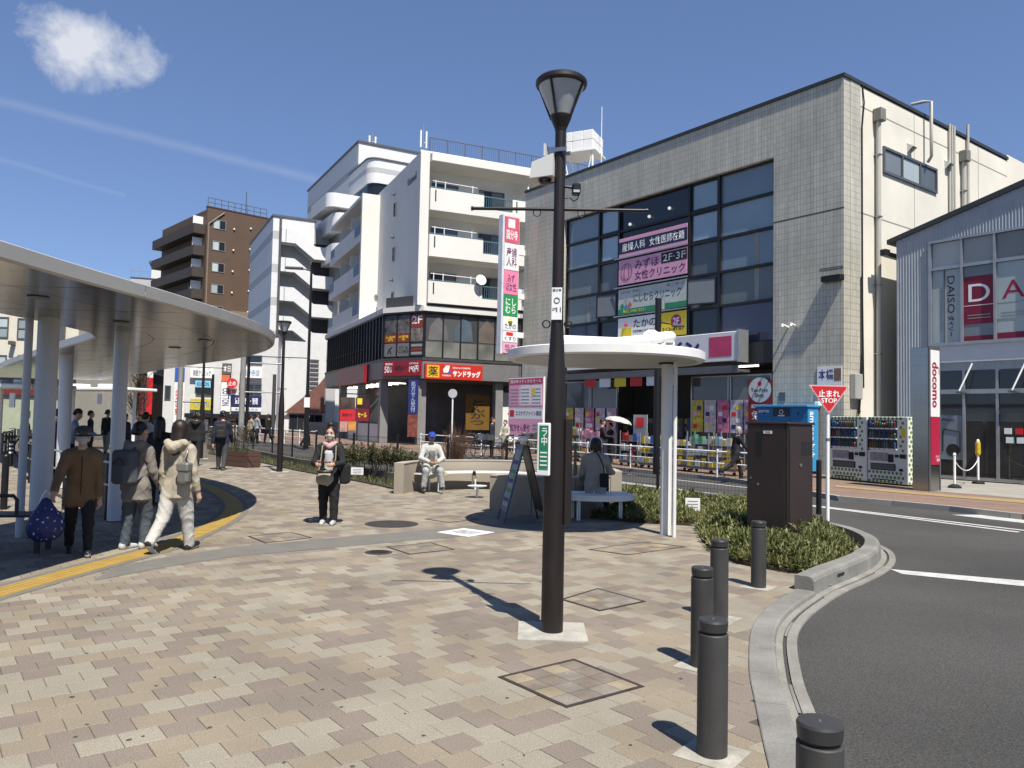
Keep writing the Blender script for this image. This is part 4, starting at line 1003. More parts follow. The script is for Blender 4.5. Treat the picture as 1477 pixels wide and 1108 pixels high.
# ================================================================== poles
def tall_pole():
    p = gnd(441, 646, .06); p = Vector((p.x, p.y, 0)); zt = hz(447, 388, p); t = thing('street_light', 'tall slim black street light pole before the stair building', 'street light', p, radians(10))
    part('shaft', black_metal, t, lambda b: b.cyl((0, 0, 0), (0, 0, zt*.3), .13, .12, 12).cyl((0, 0, zt*.3), (0, 0, zt), .085, .06, 12)); 
    part('arm', black_metal, t, lambda b: b.cyl((0, 0, zt-.1), (-.5, 0, zt), .04, .03, 8))
    part('lamp_head', frame_grey, t, lambda b: b.rbox(-1.3, -.4, -.14, .14, zt-.06, zt+.06, .03))
    bx('notice_band', white_sign, t, -.14, .14, -.14, -.125, 2.1, 2.6)
tall_pole()
def util_pole(px, ytop, r, m, label, arms=()):
    p = gnd(*px, .0); zt = hz(px[0], ytop, p); t = thing('utility_pole', label, 'utility pole', p, radians(12))
    part('shaft', m, t, lambda b: b.cyl((0, 0, 0), (0, 0, zt), r*1.15, r, 12))
    for x0, x1, z in arms: part('cross_arm', steel, t, lambda b: b.cyl((x0, 0, zt*z), (x1, 0, zt*z), .05, .05, 8))
    return t, p, zt
ptmp = mat('pole_concrete', (.34, .33, .31), .85, var=.1)
util_pole((347, 636), 508, .16, ptmp, 'grey concrete pole with cross arm before the small white shops', ((-3, .3, .97), (-.2, 1.4, .55)))
util_pole((257, 634), 525, .15, ptmp, 'grey concrete pole left of the yellow shop sign', ((-.3, 1.6, .5),))
util_pole((393, 634), 540, .12, mat('pole_dark', (.07, .07, .07), .6), 'slim dark pole with small camera right of the shops', ((-.9, .4, .72),))
util_pole((355, 636), 515, .09, black_metal, 'thin black street pole beside the grey concrete pole', ((0, 2.2, .93),))
util_pole((304, 634), 540, .08, black_metal, 'thin black pole right of the yellow shop sign')
# round mirror sign on a white pole by the dry bush
def round_sign():
    p = gnd(651, 657, .06); zt = hz(652, 568, p); t = thing('round_sign', 'back of a round grey sign on a white pole behind the dry bush', 'sign', p)
    part('pole', white_paint, t, lambda b: b.cyl((0, 0, 0), (0, 0, zt), .035, .035, 10)); part('disc', mat('sign_back', (.5, .5, .5), .5, .3), t, lambda b: b.cyl((0, -.06, zt-.05), (0, -.04, zt-.05), .2, .2, 20)); part('bracket', steel, t, lambda b: b.box(-.03, .03, -.045, .035, zt-.15, zt-.12))
round_sign()
def banner_pole():
    p = gnd(980, 705, .0); p = Vector((p.x+.25, p.y+4.5, .06)); zt = hz(983, 433, p); t = thing('banner_pole', 'dark street pole with small arm rising behind the round canopy', 'pole', p, radians(5))
    part('shaft', black_metal, t, lambda b: b.cyl((0, 0, 0), (0, 0, zt), .11, .10, 12))
    part('arm', black_metal, t, lambda b: b.cyl((0, 0, zt-.75), (.55, 0, zt-.82), .03, .02, 8)); part('arm_lamp', frame_grey, t, lambda b: b.rbox(.45, .85, -.06, .06, zt-.88, zt-.8, .015))
    part('sensor', frame_silver, t, lambda b: b.lathe([(.07, zt-.35), (.07, zt-.1)], 10, (.14, 0, 0)))
banner_pole()
# ================================================================== building helpers
def M_right(xo): return Matrix(((0, -1, 0, xo), (1, 0, 0, 0), (0, 0, 1, 0), (0, 0, 0, 1)))     # wall facing +x, a = y
def M_left(xo): return Matrix(((0, 1, 0, xo), (-1, 0, 0, 0), (0, 0, 1, 0), (0, 0, 0, 1)))      # wall facing -x, a = -y
def window(par, x0, x1, z0, z1, y, fm, gm, nx=1, nz=1, fw=.05, M=None, name='window', rec=.06):
    """frame bars as one part, every pane a sub-part"""
    b = MB(M); d0, d1 = y, y+.08
    b.box(x0, x1, d0, d1, z0, z0+fw); b.box(x0, x1, d0, d1, z1-fw, z1); b.box(x0, x0+fw, d0, d1, z0+fw, z1-fw); b.box(x1-fw, x1, d0, d1, z0+fw, z1-fw)
    for i in range(1, nx):
        x = x0+(x1-x0)*i/nx; b.box(x-fw/2, x+fw/2, d0+.004, d1, z0+fw, z1-fw)
    for j in range(1, nz):
        z = z0+(z1-z0)*j/nz; b.box(x0+fw, x1-fw, d0+.008, d1, z-fw/2, z+fw/2)
    w = b.build(name, fm, par)
    for i in range(nx):
        for j in range(nz):
            a0, a1 = x0+(x1-x0)*i/nx+fw*.5, x0+(x1-x0)*(i+1)/nx-fw*.5; c0, c1 = z0+(z1-z0)*j/nz+fw*.5, z0+(z1-z0)*(j+1)/nz-fw*.5
            bx('pane', gm[(i+j) % len(gm)] if isinstance(gm, list) else gm, w, a0, a1, y+rec-.01, y+rec+.005, c0, c1, M=M)
    return w
def signbox(par, x0, x1, z0, z1, y, d, m, name='sign_panel', M=None):
    return MB(M).rbox(x0, x1, y-d, y, z0, z1, min(.015, d*.3)).build(name, m, par)
# ================================================================== clinic building with the tiled front
clinic_tile = tile_mat('clinic_tiles', '#c6c3b4', '#bbb8a9', '#85837a', .125, .225, .007, 0., .4, .3)
cream = mat('cream_render', (.68, .65, .56), .8, var=.10, vs=.5, fine=.05, fs=30)
FC = Frame((11.01, 25.62, 0), 143.5)
CT = 13.5
def clinic():
    t = thing('clinic_building', 'three-storey grey tiled clinic and drugstore building with dark window grid', 'building', FC.o, FC.rz)
    L = -17.65; wx0, wx1 = -14.5, -2.72; wz1 = 11.45; wz0 = 4.75
    part('front_wall', clinic_tile, t, lambda b: b.box(L, wx0, 0, .4, .06, CT).box(wx1, -.002, 0, .4, .06, CT).box(wx0, wx1, .0, .4, wz1, CT))
    part('corner_tiles', clinic_tile, t, lambda b: b.box(-.4, .012, .401, 1.03, .06, CT))
    part('side_wall', cream, t, lambda b: b.box(-.4, 0, 1.03, 13.1, .06, CT-.05))
    part('rear_block', cream, t, lambda b: b.box(-6, -.02, 13.1, 22, .06, CT+.25))
    part('left_wall', cream, t, lambda b: b.box(L, L+.4, .401, 13, .06, CT-.05))
    part('roof', concrete, t, lambda b: b.box(L+.4, -.4, .4, 13, CT-.6, CT-.5))
    part('parapet_coping', mat('coping_dark', (.05, .05, .05), .5), t, lambda b: b.box(L-.03, .05, -.05, .42, CT, CT+.12).box(-.42, .05, .42, 13.1, CT, CT+.12))
    for z in (9.03,): part('expansion_joint', mat('joint_dark', (.10, .10, .09), .8), t, lambda b: b.box(wx1, .014, -.004, .0, z-.02, z+.02))
    # curtain wall: mullions, transoms, panes
    V = [wx0, -12.17, -10.87, -6.80, -5.32, wx1]; Hh = [wz1, 10.22, 8.94, 7.60, 6.27, wz0]; yb = .28
    for v in V: bx('mullion', frame_black, t, v-.05, v+.05, yb-.12, yb+.05, wz0, wz1)
    for z in Hh:
        for a, c in zip(V, V[1:]): bx('transom', frame_black, t, a+.05, c-.05, yb-.10, yb+.05, z-.05, z+.05)
    curtain = mat('net_curtain', (.40, .41, .38), .8, var=.25, vs=6, stretch=(5, 5, .1))
    for ci, (a, c) in enumerate(zip(V, V[1:])):
        for ri, (zt, zb) in enumerate(zip(Hh, Hh[1:])):
            x0, x1, z0, z1 = a+.05, c-.05, zb+.05, zt-.05
            if ci == 2: bx('pane', glass_dark, t, x0, x1, yb, yb+.02, z0, z1); continue
            if ci in (1, 3):
                if ri == 3:     # top-hung casement standing open
                    w = bx('pane', glass_grey, t, x0, x1, yb, yb+.02, z0, z1)
                    o = MB(Matrix.Translation((x1-.06, yb-.06, 0)) @ Matrix.Rotation(radians(16), 4, 'Z'))
                    wd = x1-x0-.12; o.box(-wd, 0, -.03, .03, z0+.08, z0+.14).box(-wd, 0, -.03, .03, z1-.14, z1-.08).box(-wd, -wd+.06, -.03, .03, z0+.14, z1-.14).box(-.06, 0, -.03, .03, z0+.14, z1-.14)
                    cs = o.build('open_casement', frame_black, t); bx('pane', glass_grey, cs, -wd+.06, -.06, -.006, .006, z0+.14, z1-.14, M=o.M); continue
                if ri < 2: window(t, x0, x1, z0, z1, yb-.06, frame_black, glass_blue, 1, 1, .07)
                else: bx('pane', glass_grey if ri == 2 else glass_dark, t, x0, x1, yb, yb+.02, z0, z1)
                continue
            g = glass_blue if ri < 2 else (glass_mat('curtained_glass', (.20, .23, .22), .06, 1.6) if ri < 4 else glass_mat('violet_glass', (.06, .06, .09), .05, 1.6))
            if ri == 2 and ci == 4: g = glass_blue
            p = bx('pane', g, t, x0, x1, yb, yb+.02, z0, z1)
            if ri in (2, 3) and ci == 4 or ri in (3,):
                bx('curtain_gap', curtain, p, x0+(x1-x0)*.62, x0+(x1-x0)*.70, yb-.006, yb-.002, z0, z1)
    for k in range(3): part('ceiling_light', mat('lit_globe', (.9, .9, .85), .5, emit=.6), t, lambda b: b.lathe([(.02, -.07), (.07, -.03), (.07, .03), (.02, .07)], 10, (-10.2+k*1.15, yb-.09, 10.45+.12*k)))
    # tenant signs in the middle bay
    x0, x1 = -10.80, -6.86; ys = yb-.14
    def zz(y1_, y2_): return FC.px(892, y2_, .1)[1], FC.px(892, y1_, .1)[1]
    z0, z1 = zz(349, 371); s = signbox(t, x0, x1, z0-.05, z1+.1, ys, .02, pink_print, 'tenant_sign')
    bx('navy_band', mat('sign_navy', (.015, .02, .06), .4), s, x0, x1, ys-.024, ys-.02, z0+.1, z1-.06)
    txt(s, '産婦人科', x0+.2, x0+1.6, z0+.18, z1-.14, ys-.027, white_print); txt(s, '女性医師在籍', x0+1.85, x1-.15, z0+.18, z1-.14, ys-.027, white_print)
    z0, z1 = zz(377, 412); s = signbox(t, x0, x1, z0, z1, ys, .02, pink_print, 'tenant_sign'); h = z1-z0
    txt(s, 'みずほ', x0+1.0, x0+2.4, z0+h*.52, z1-h*.10, ys-.024, purple_print); txt(s, '女性クリニック', x0+1.0, x1-.1, z0+h*.10, z0+h*.46, ys-.024, purple_print)
    p = bx('floor_plate', mat('plate_dark', (.03, .015, .02), .5), s, x1-1.4, x1, ys-.024, ys-.02, z0+h*.55, z1-h*.04); txt(p, '2F·3F', x1-1.3, x1-.08, z0+h*.62, z1-h*.12, ys-.027, white_print, bold=.0)
    part('emblem', purple_print, s, lambda b: [b.tube([(x0+.5+.34*cos(k*pi/10+o)*w, ys-.024, z0+h*.5+.36*sin(k*pi/10+o)) for k in range(20)], .012, 4, True) for w, o in ((1, 0), (.45, .2))])
    z0, z1 = zz(419, 455); s = signbox(t, x0, x1, z0, z1, ys, .02, mat('sign_pale', (.50, .54, .53), .45), 'tenant_sign'); h = z1-z0
    bx('green_band', mat('sign_green2', (.03, .24, .11), .45), s, x0, x1, ys-.024, ys-.02, z0, z0+h*.22)
    txt(s, 'にしむらクリニック', x0+.95, x1-.3, z0+h*.42, z0+h*.76, ys-.024, mat('print_teal', (.05, .13, .10), .6, var=0)); txt(s, '心療内科・精神科', x0+.15, x0+1.3, z0+h*.82, z0+h*.93, ys-.024, grey_print)
    txt(s, '第二巻 2F', x1-1.1, x1-.1, z0+h*.82, z0+h*.95, ys-.024, grey_print); txt(s, 'TEL 042-321-', x0+.3, x0+1.7, z0+h*.06, z0+h*.17, ys-.027, yellow_print)
    for k, (c, ax, az) in enumerate((((.05, .35, .2), .25, .33), ((.1, .35, .6), .5, .28), ((.7, .2, .1), .72, .36), ((.55, .55, .5), .5, .55))):
        part('logo_piece', mat('logo_%d' % k, c, .5, var=0), s, lambda b: b.vprism([(x0+ax-.14, z0+h*az), (x0+ax, z0+h*az-.16), (x0+ax+.14, z0+h*az), (x0+ax, z0+h*az+.16)], ys-.026, ys-.021))
    z0, z1 = zz(460, 492); s = signbox(t, x0, x1, z0, z1, ys, .02, white_sign, 'tenant_sign'); h = z1-z0
    bx('yellow_panel', yellow_print, s, x0+2.45, x1, ys-.024, ys-.02, z0, z1); txt(s, 'たかの', x0+.95, x0+2.3, z0+h*.52, z1-h*.12, ys-.024, black_print); txt(s, 'DERMATOLOGY', x0+.95, x0+2.3, z0+h*.3, z0+h*.42, ys-.024, black_print)
    part('red_disc', mat('magenta', (.45, .03, .18), .5, var=0), s, lambda b: b.cyl((x1-.55, ys-.026, z1-.4), (x1-.55, ys-.0245, z1-.4), .28, .28, 20)); txt(s, '2F', x1-.72, x1-.38, z1-.55, z1-.25, ys-.0275, white_print)
    txt(s, '312-4187', x1-1.3, x1-.1, z0+h*.2, z0+h*.36, ys-.027, black_print)
    part('fruit', red_print, s, lambda b: b.lathe([(.02, -.09), (.09, 0), (.02, .09)], 10, (x0+.5, ys-.03, z1-.3))); bx('yellow_patch', yellow_print, s, x0+.2, x0+.85, ys-.024, ys-.02, z0+.1, z0+h*.55)
    for z in [zz(374, 374)[0], zz(416, 416)[0], zz(457, 457)[0]]: bx('sign_rail', frame_silver, t, x0-.25, x1+.05, ys-.08, ys-.03, z-.025, z+.025)
    # side wall fittings
    Mr = M_right(0.0)
    window(t, 2.5, 6.5, 10.72, 11.68, -.07, frame_grey, [glass_grey, glass_pale], 3, 1, .09, Mr)
    for a, z0, z1 in ((4.4, 12.05, 12.05), (7.35, 12.05, 12.05)):
        part('vent_hood', white_paint, t, lambda b: b.add([Mr @ Vector(p) for p in ((a-.16, 0, z0+.16), (a+.16, 0, z0+.16), (a-.16, -.24, z0-.02), (a+.16, -.24, z0-.02), (a-.13, 0, z0-.2), (a+.13, 0, z0-.2))], [(0, 1, 3, 2), (0, 2, 4), (1, 5, 3)]))
    pipe_m = mat('pipe_cream', (.62, .60, .53), .5, var=.06)
    for a in (2.0, 8.6): 
        part('rain_pipe', pipe_m, t, lambda b: b.cyl((.13, a, .1), (.13, a, 12.4), .085, .085, 12)); part('rain_hopper', mat('hopper', (.25, .25, .22), .6), t, lambda b: b.rbox(.01, .32, a-.17, a+.17, 12.4, 12.85, .02))
        for z in (1.8, 4.2, 6.6, 9.0, 11.2): part('pipe_clip', steel, t, lambda b: b.box(.0, .225, a-.1, a+.1, z, z+.04))
    part('flue', pipe_m, t, lambda b: b.tube([(.12, 5.6, 11.75), (.3, 5.5, 11.9), (.3, 5.5, CT+.5), (.1, 5.3, CT+.5), (-.3, 5.2, CT+.5)], .06, 8))
    for k in range(3): part('conduit', pipe_m, t, lambda b: b.cyl((.07, 7.5+.2*k, 7.5), (.07, 7.5+.2*k, CT+.2), .05, .05, 8))
    part('conduit', pipe_m, t, lambda b: b.cyl((.09, 9.05, 10.0), (.09, 9.05, CT+.55), .06, .06, 8))
    part('drop_cable', black_metal, t, lambda b: b.tube([(.02, 1.12, CT+.1), (.05, 1.2, CT-.6), (.04, 1.08, CT-1.5), (.04, 1.1, 6), (.05, 1.15, 3.0)], .025, 6))
    jm = mat('render_joint', (.40, .38, .33), .8)
    for z in (9.03, 12.75): bx('render_joint', jm, t, 0, .006, 1.05, 13, z-.02, z+.02)
    for a in (4.8, 10.2): bx('render_joint', jm, t, 0, .006, a-.015, a+.015, 4, CT-.1)
    part('meter_box', mat('meter_grey', (.5, .5, .47), .5), t, lambda b: b.rbox(.012, .22, .35, .8, 2.6, 3.45, .02))
    part('cable_bundle', black_metal, t, lambda b: b.tube([(.06, .9, 2.2), (.1, .75, 2.1), (.08, .95, 3.2), (.07, 1.02, 4.2), (.07, 1.0, 6.8)], .035, 6))
    part('canopy_stub', frame_black, t, lambda b: b.rbox(-.7, .04, -.25, -.02, 6.55, 6.75, .02)); part('stub_rail', stainless, t, lambda b: b.cyl((-.7, -.28, 6.95), (.1, -.28, 6.95), .06, .06, 8))
    for x in (-2.1, -1.75): part('spotlight', white_paint, t, lambda b: b.tube([(x, 0, 5.15), (x, -.35, 5.22), (x+.1, -.5, 5.1)], .04, 6))
    part('vent_grille', frame_grey, t, lambda b: b.box(-2.45, -2.2, -.02, -.003, 2.55, 2.85)); part('small_camera', white_paint, t, lambda b: b.rbox(-.95, -.78, -.2, -.003, 2.35, 2.5, .02))
    po = bx('campaign_poster', white_sign, t, -.95, -.05, -.03, -.01, 2.75, 3.7); txt(po, '本橋', -.9, -.35, 3.25, 3.6, -.034, navy_print); bx('poster_photo', mat('photo_tone', (.25, .17, .13), .6, var=.3, vs=8), po, -.33, -.08, -.034, -.031, 3.2, 3.62); bx('poster_strip', red_print, po, -.95, -.05, -.034, -.031, 2.8, 2.95)
    return t
CL = clinic()
def shopfront():
    t = CL
    # recessed drugstore front on the ground floor
    x0, x1 = -14.5, -2.72
    room = mat('shop_interior', (.13, .13, .13), .8, var=.3, vs=1)  # shade of the shop depth is put into this dark grey
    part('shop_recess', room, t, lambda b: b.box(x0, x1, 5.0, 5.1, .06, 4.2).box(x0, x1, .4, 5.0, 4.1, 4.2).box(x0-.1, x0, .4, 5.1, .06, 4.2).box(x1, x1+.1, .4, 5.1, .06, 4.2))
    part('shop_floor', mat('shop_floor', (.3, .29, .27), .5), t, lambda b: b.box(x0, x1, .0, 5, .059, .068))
    part('upper_panel', mat('panel_dark', (.045, .045, .05), .5), t, lambda b: b.box(x0, x1, .1, .38, 3.95, 4.74))
    part('awning', frame_grey, t, lambda b: b.box(x0+.1, -3.78, -.55, .1, 3.62, 3.72).box(x0+.1, -3.78, -.6, -.55, 3.58, 3.86))
    for a, c in ((-14.4, -12.6), (-12.55, -10.8), (-6.6, -4.75), (-4.7, -2.85)):
        w = window(t, a, c, .06, 3.55, .12, frame_silver, glass_grey, 1, 2, .06, name='shop_window')
    # inside: lit shelves
    rs = random.Random(4)
    for k in range(9):
        a = -13.6+k*1.15; sh = bx('shelf_unit', mat('shelf_white', (.35, .35, .34), .6), t, a-.45, a+.45, 3.2, 3.5, .07, 1.9)
        for z in (.4, .85, 1.3, 1.65):
            for q in range(5):
                cc = rs.choice([(.5, .1, .1), (.6, .55, .1), (.1, .2, .45), (.6, .6, .6), (.1, .35, .2), (.5, .25, .4)]); bx('packet', mat('packet_%d%d%d' % tuple(int(v*10) for v in cc), cc, .5), sh, a-.43+q*.17, a-.29+q*.17, 3.05, 3.19, z, z+.22)
    for k in range(6): part('ceiling_lamp', mat('shop_tube', (1, .97, .9), .5, emit=5), t, lambda b: b.box(-13.5+k*1.9, -12.4+k*1.9, 2.0, 2.06, 4.0, 4.06))
    # posters on the windows right of the door
    pc = [(.70, .55, .08), (.72, .66, .6), (.70, .22, .36), (.62, .62, .66), (.68, .42, .55), (.72, .6, .2)]
    for k in range(6):
        a = -6.5+k*.62; c = pc[k]; o = bx('window_poster', mat('poster_%d' % k, c, .55, var=.45, vs=7), t, a, a+.56, .085, .1, 1.35, 2.6)
        for q in range(4): bx('poster_block', (red_print, yellow_print, pink_print, navy_print, white_sign)[(k+q) % 5], o, a+.06+.2*(q % 2), a+.26+.2*(q % 2), .08, .084, 1.5+q*.24, 1.66+q*.24)
    for k in range(5):
        a = -14.3+k*.72; o = bx('window_poster', mat('poster_%d' % (k % 6), pc[k % 6], .55), t, a, a+.6, .085, .1, 1.2+.1*(k % 2), 2.3)
        for q in range(3): bx('poster_block', (yellow_print, red_print, white_sign, pink_print)[(k+q) % 4], o, a+.06, a+.5-.12*q, .08, .084, 1.4+q*.26, 1.58+q*.26)
    for k in range(6): bx('price_banner', (red_sign, white_sign, yellow_print)[k % 3], t, -12.2+k*.95, -11.5+k*.95, -.54, -.53, 3.2, 3.579)
    px = bx('tax_free_poster', mat('deep_red', (.30, .02, .03), .5), t, -3.74, -2.76, -.03, -.012, 1.75, 3.32)
    part('white_dome', mat('sign_pale', (.5, .54, .53)), px, lambda b: b.vprism([(-3.25+.48*cos(a), 2.95+.46*sin(a)) for a in np.linspace(0, 2*pi, 28)[:-1]], -.036, -.031))
    txt(px, 'Tax-Free\nShop', -3.62, -2.9, 2.65, 3.02, -.04, black_print); txt(px, '免税', -3.6, -2.95, 1.85, 2.2, -.036, white_print); txt(px, '消費税免税店', -3.62, -2.88, 2.28, 2.42, -.036, white_print); part('emblem', red_print, px, lambda b: b.cyl((-3.25, -.040, 3.18), (-3.25, -.037, 3.18), .09, .09, 14))
    # big shop sign box over the entrance
    s = thing('shop_sign', 'white drugstore sign box with navy katakana and pink square', 'shop sign', FC.w(-3.8, -.62, 4.0), FC.rz)
    w = 9.6
    part('box', mat('sign_lightbox', (.66, .66, .68), .4, var=.03), s, lambda b: b.rbox(-w, 0, 0, .55, .02, 1.12, .02)); part('end_frame', frame_silver, s, lambda b: b.box(0, .07, -.03, .56, -.02, 1.18))
    txt(s, 'ココカラファイン', -w+1.4, -1.75, .3, .9, -.004, navy_print, bold=.055)
    for a in (-1.3, -w+.15): part('pink_square', mat('sign_pink', (.50, .05, .13), .45), s, lambda b: b.rbox(a, a+1.05, -.008, -.001, .2, .96, .003))
shopfront()
# medical mall board at the left of the shop
def mall_board():
    bs_ = thing('directory_board', 'pink and white medical directory board at the clinic entrance', 'sign', FC.w(-16.6, -.55, .06), FC.rz)
    bx('backing', white_sign, bs_, -1.42, 1.42, 0, .1, .75, 3.75)
    for x in (-1.2, 1.2): bx('support', steel, bs_, x-.05, x+.05, .1, .2, 0, 3.6)
    p1 = bx('pink_panel', pink_print, bs_, -1.38, 1.38, -.012, -.001, 2.25, 3.7); bx('title_strip', mat('sign_pink', (.5, .05, .13)), p1, -1.38, 1.38, -.02, -.013, 3.42, 3.7); txt(p1, '国分寺メディカルモール', -1.25, 1.25, 3.47, 3.65, -.023, white_print)
    for k, (a, c) in enumerate(((-1.3, -.5), (-.42, .4), (.48, 1.3))):
        q = bx('notice_sheet', (pink_print if k == 0 else white_sign), p1, a, c, -.02, -.013, 2.35, 3.36)
        for j in range(5): bx('print_line', grey_print, q, a+.08, c-.08, -.024, -.021, 2.45+j*.17, 2.50+j*.17)
    bx('sheet_accent', yellow_print, p1, .55, .8, -.026, -.0245, 2.9, 3.2)
    p2 = bx('name_panel', white_sign, bs_, -1.38, 1.38, -.012, -.001, 1.68, 2.2); txt(p2, 'ココカラファイン薬局', -.8, 1.3, 1.84, 2.08, -.016, navy_print); bx('logo', red_print, p2, -1.28, -.92, -.016, -.013, 1.78, 2.12)
    p3 = bx('rx_panel', pink_print, bs_, -1.38, 1.38, -.012, -.001, .8, 1.64); txt(p3, '処方せん受付', -1.25, .4, 1.05, 1.42, -.016, purple_print)
    for j in range(3): bx('print_line', grey_print, p3, .6, 1.25, -.016, -.013, .98+j*.18, 1.06+j*.18)
mall_board()
# projecting vertical sign at the far end of the clinic
def blade_sign():
    t = thing('projecting_sign', 'tall narrow projecting sign with pink and green clinic panels', 'projecting sign', FC.w(-17.5, -1.62, 0), FC.rz)
    M = M_right(0.0)          # faces along the street, a = y
    part('frame', mat('sign_frame_pale', (.60, .63, .66), .45), t, lambda b: b.box(-.35, -.004, .1, 1.16, 5.0, 12.1)); 
    for z in (5.9, 7.9, 10.2): part('wall_bracket', white_paint, t, lambda b: b.box(-.28, -.1, 1.2, 1.65, z, z+.28))
    segs = [(10.75, 12.0, 'r', '国分寺'), (9.05, 10.7, 'w', '産婦人科'), (7.75, 9.0, 'p', 'みずほ'), (7.35, 7.7, 'w', ''), (6.95, 7.3, 'w', ''), (6.35, 6.9, 'g', 'にしむら'), (5.75, 6.3, 'w', ''), (5.05, 5.7, 'p', '処方せん')]
    segs = [(10.70, 12.02, mat('sign_rose', (.60, .10, .17), .5), '国分寺', white_print), (9.30, 10.66, white_sign, '産婦人科', purple_print), (8.05, 9.26, mat('sign_hotpink', (.72, .22, .36), .5), 'みずほ女性', purple_print),
            (6.95, 8.01, mat('sign_green3', (.02, .27, .08), .5), 'にしむら', white_print), (6.2, 6.91, white_sign, 'たかの', black_print), (5.62, 6.16, white_sign, 'くすり', navy_print), (5.05, 5.58, pink_print, '処方せん', purple_print)]
    for z0, z1, m, s, tm in segs:
        p = bx('panel', m, t, .22, 1.12, -.03, -.008, z0, z1, M=M)
        if s:
            h = z1-z0
            if len(s) > 3: k = len(s)//2; txt(p, s[:k]+'\n'+s[k:], .34, 1.0, z0+h*.12, z1-h*.15, -.034, tm, M=M)
            else: txt(p, s, .32, 1.02, z0+h*.12, z0+h*.5, -.034, tm, M=M)
        if s in ('国分寺', 'くすり'): bx('logo', white_sign if s == '国分寺' else red_print, p, .42, .85, -.034, -.031, z1-(z1-z0)*.42, z1-(z1-z0)*.08, M=M)
        if s == 'たかの': part('mascot_blob', yellow_print, p, lambda b: b.lathe([(.02, -.12), (.14, -.04), (.1, .06), (.02, .12)], 10, (.034, .65, z1-.2)))
blade_sign()
# water tank on the clinic's neighbour roof
def water_tank():
    P = FC.w(-17.0, 9.0, CT-.5); d = ray(840, 240); t_ = (P.y)/d.y; P = Vector((d.x*t_, P.y, CT-.5))
    t = thing('water_tank', 'white rooftop water tank on a braced steel frame behind the clinic parapet', 'water tank', P, radians(-25))
    zt = hz(840, 197, P)-P.z; zb = hz(840, 224, P)-P.z; w = .95
    for k in (-1, 0, 1):
        for j in (0, 1): part('tank_panel', white_paint, t, lambda b: b.rbox(k*w*.67-w*.33, k*w*.67+w*.33, -.9, .9, zb+(zt-zb)*j*.5+.01, zb+(zt-zb)*(j+1)*.5, .03))
    for x in (-.9, .9):
        for y in (-.8, .8): part('leg', white_paint, t, lambda b: b.cyl((x, y, 0), (x, y, zb), .06, .06, 8))
    for x0, x1 in ((-.9, 0), (.9, 0), (-.9, .9)): part('brace', white_paint, t, lambda b: b.cyl((x0, -.8, zb if x1 == 0 else .4), (x1, -.8, .1 if x1 == 0 else .4), .04, .04, 6))
    part('platform', white_paint, t, lambda b: b.box(-1.1, 1.1, -.95, .95, zb-.08, zb))
    part('mast', white_paint, t, lambda b: b.cyl((1.15, 0, 0), (1.15, 0, zt+1.6), .035, .02, 8)); part('ladder', steel, t, lambda b: b.box(-1.0, -.96, -.97, -.93, 0, zt).box(-.7, -.66, -.97, -.93, 0, zt))
water_tank()
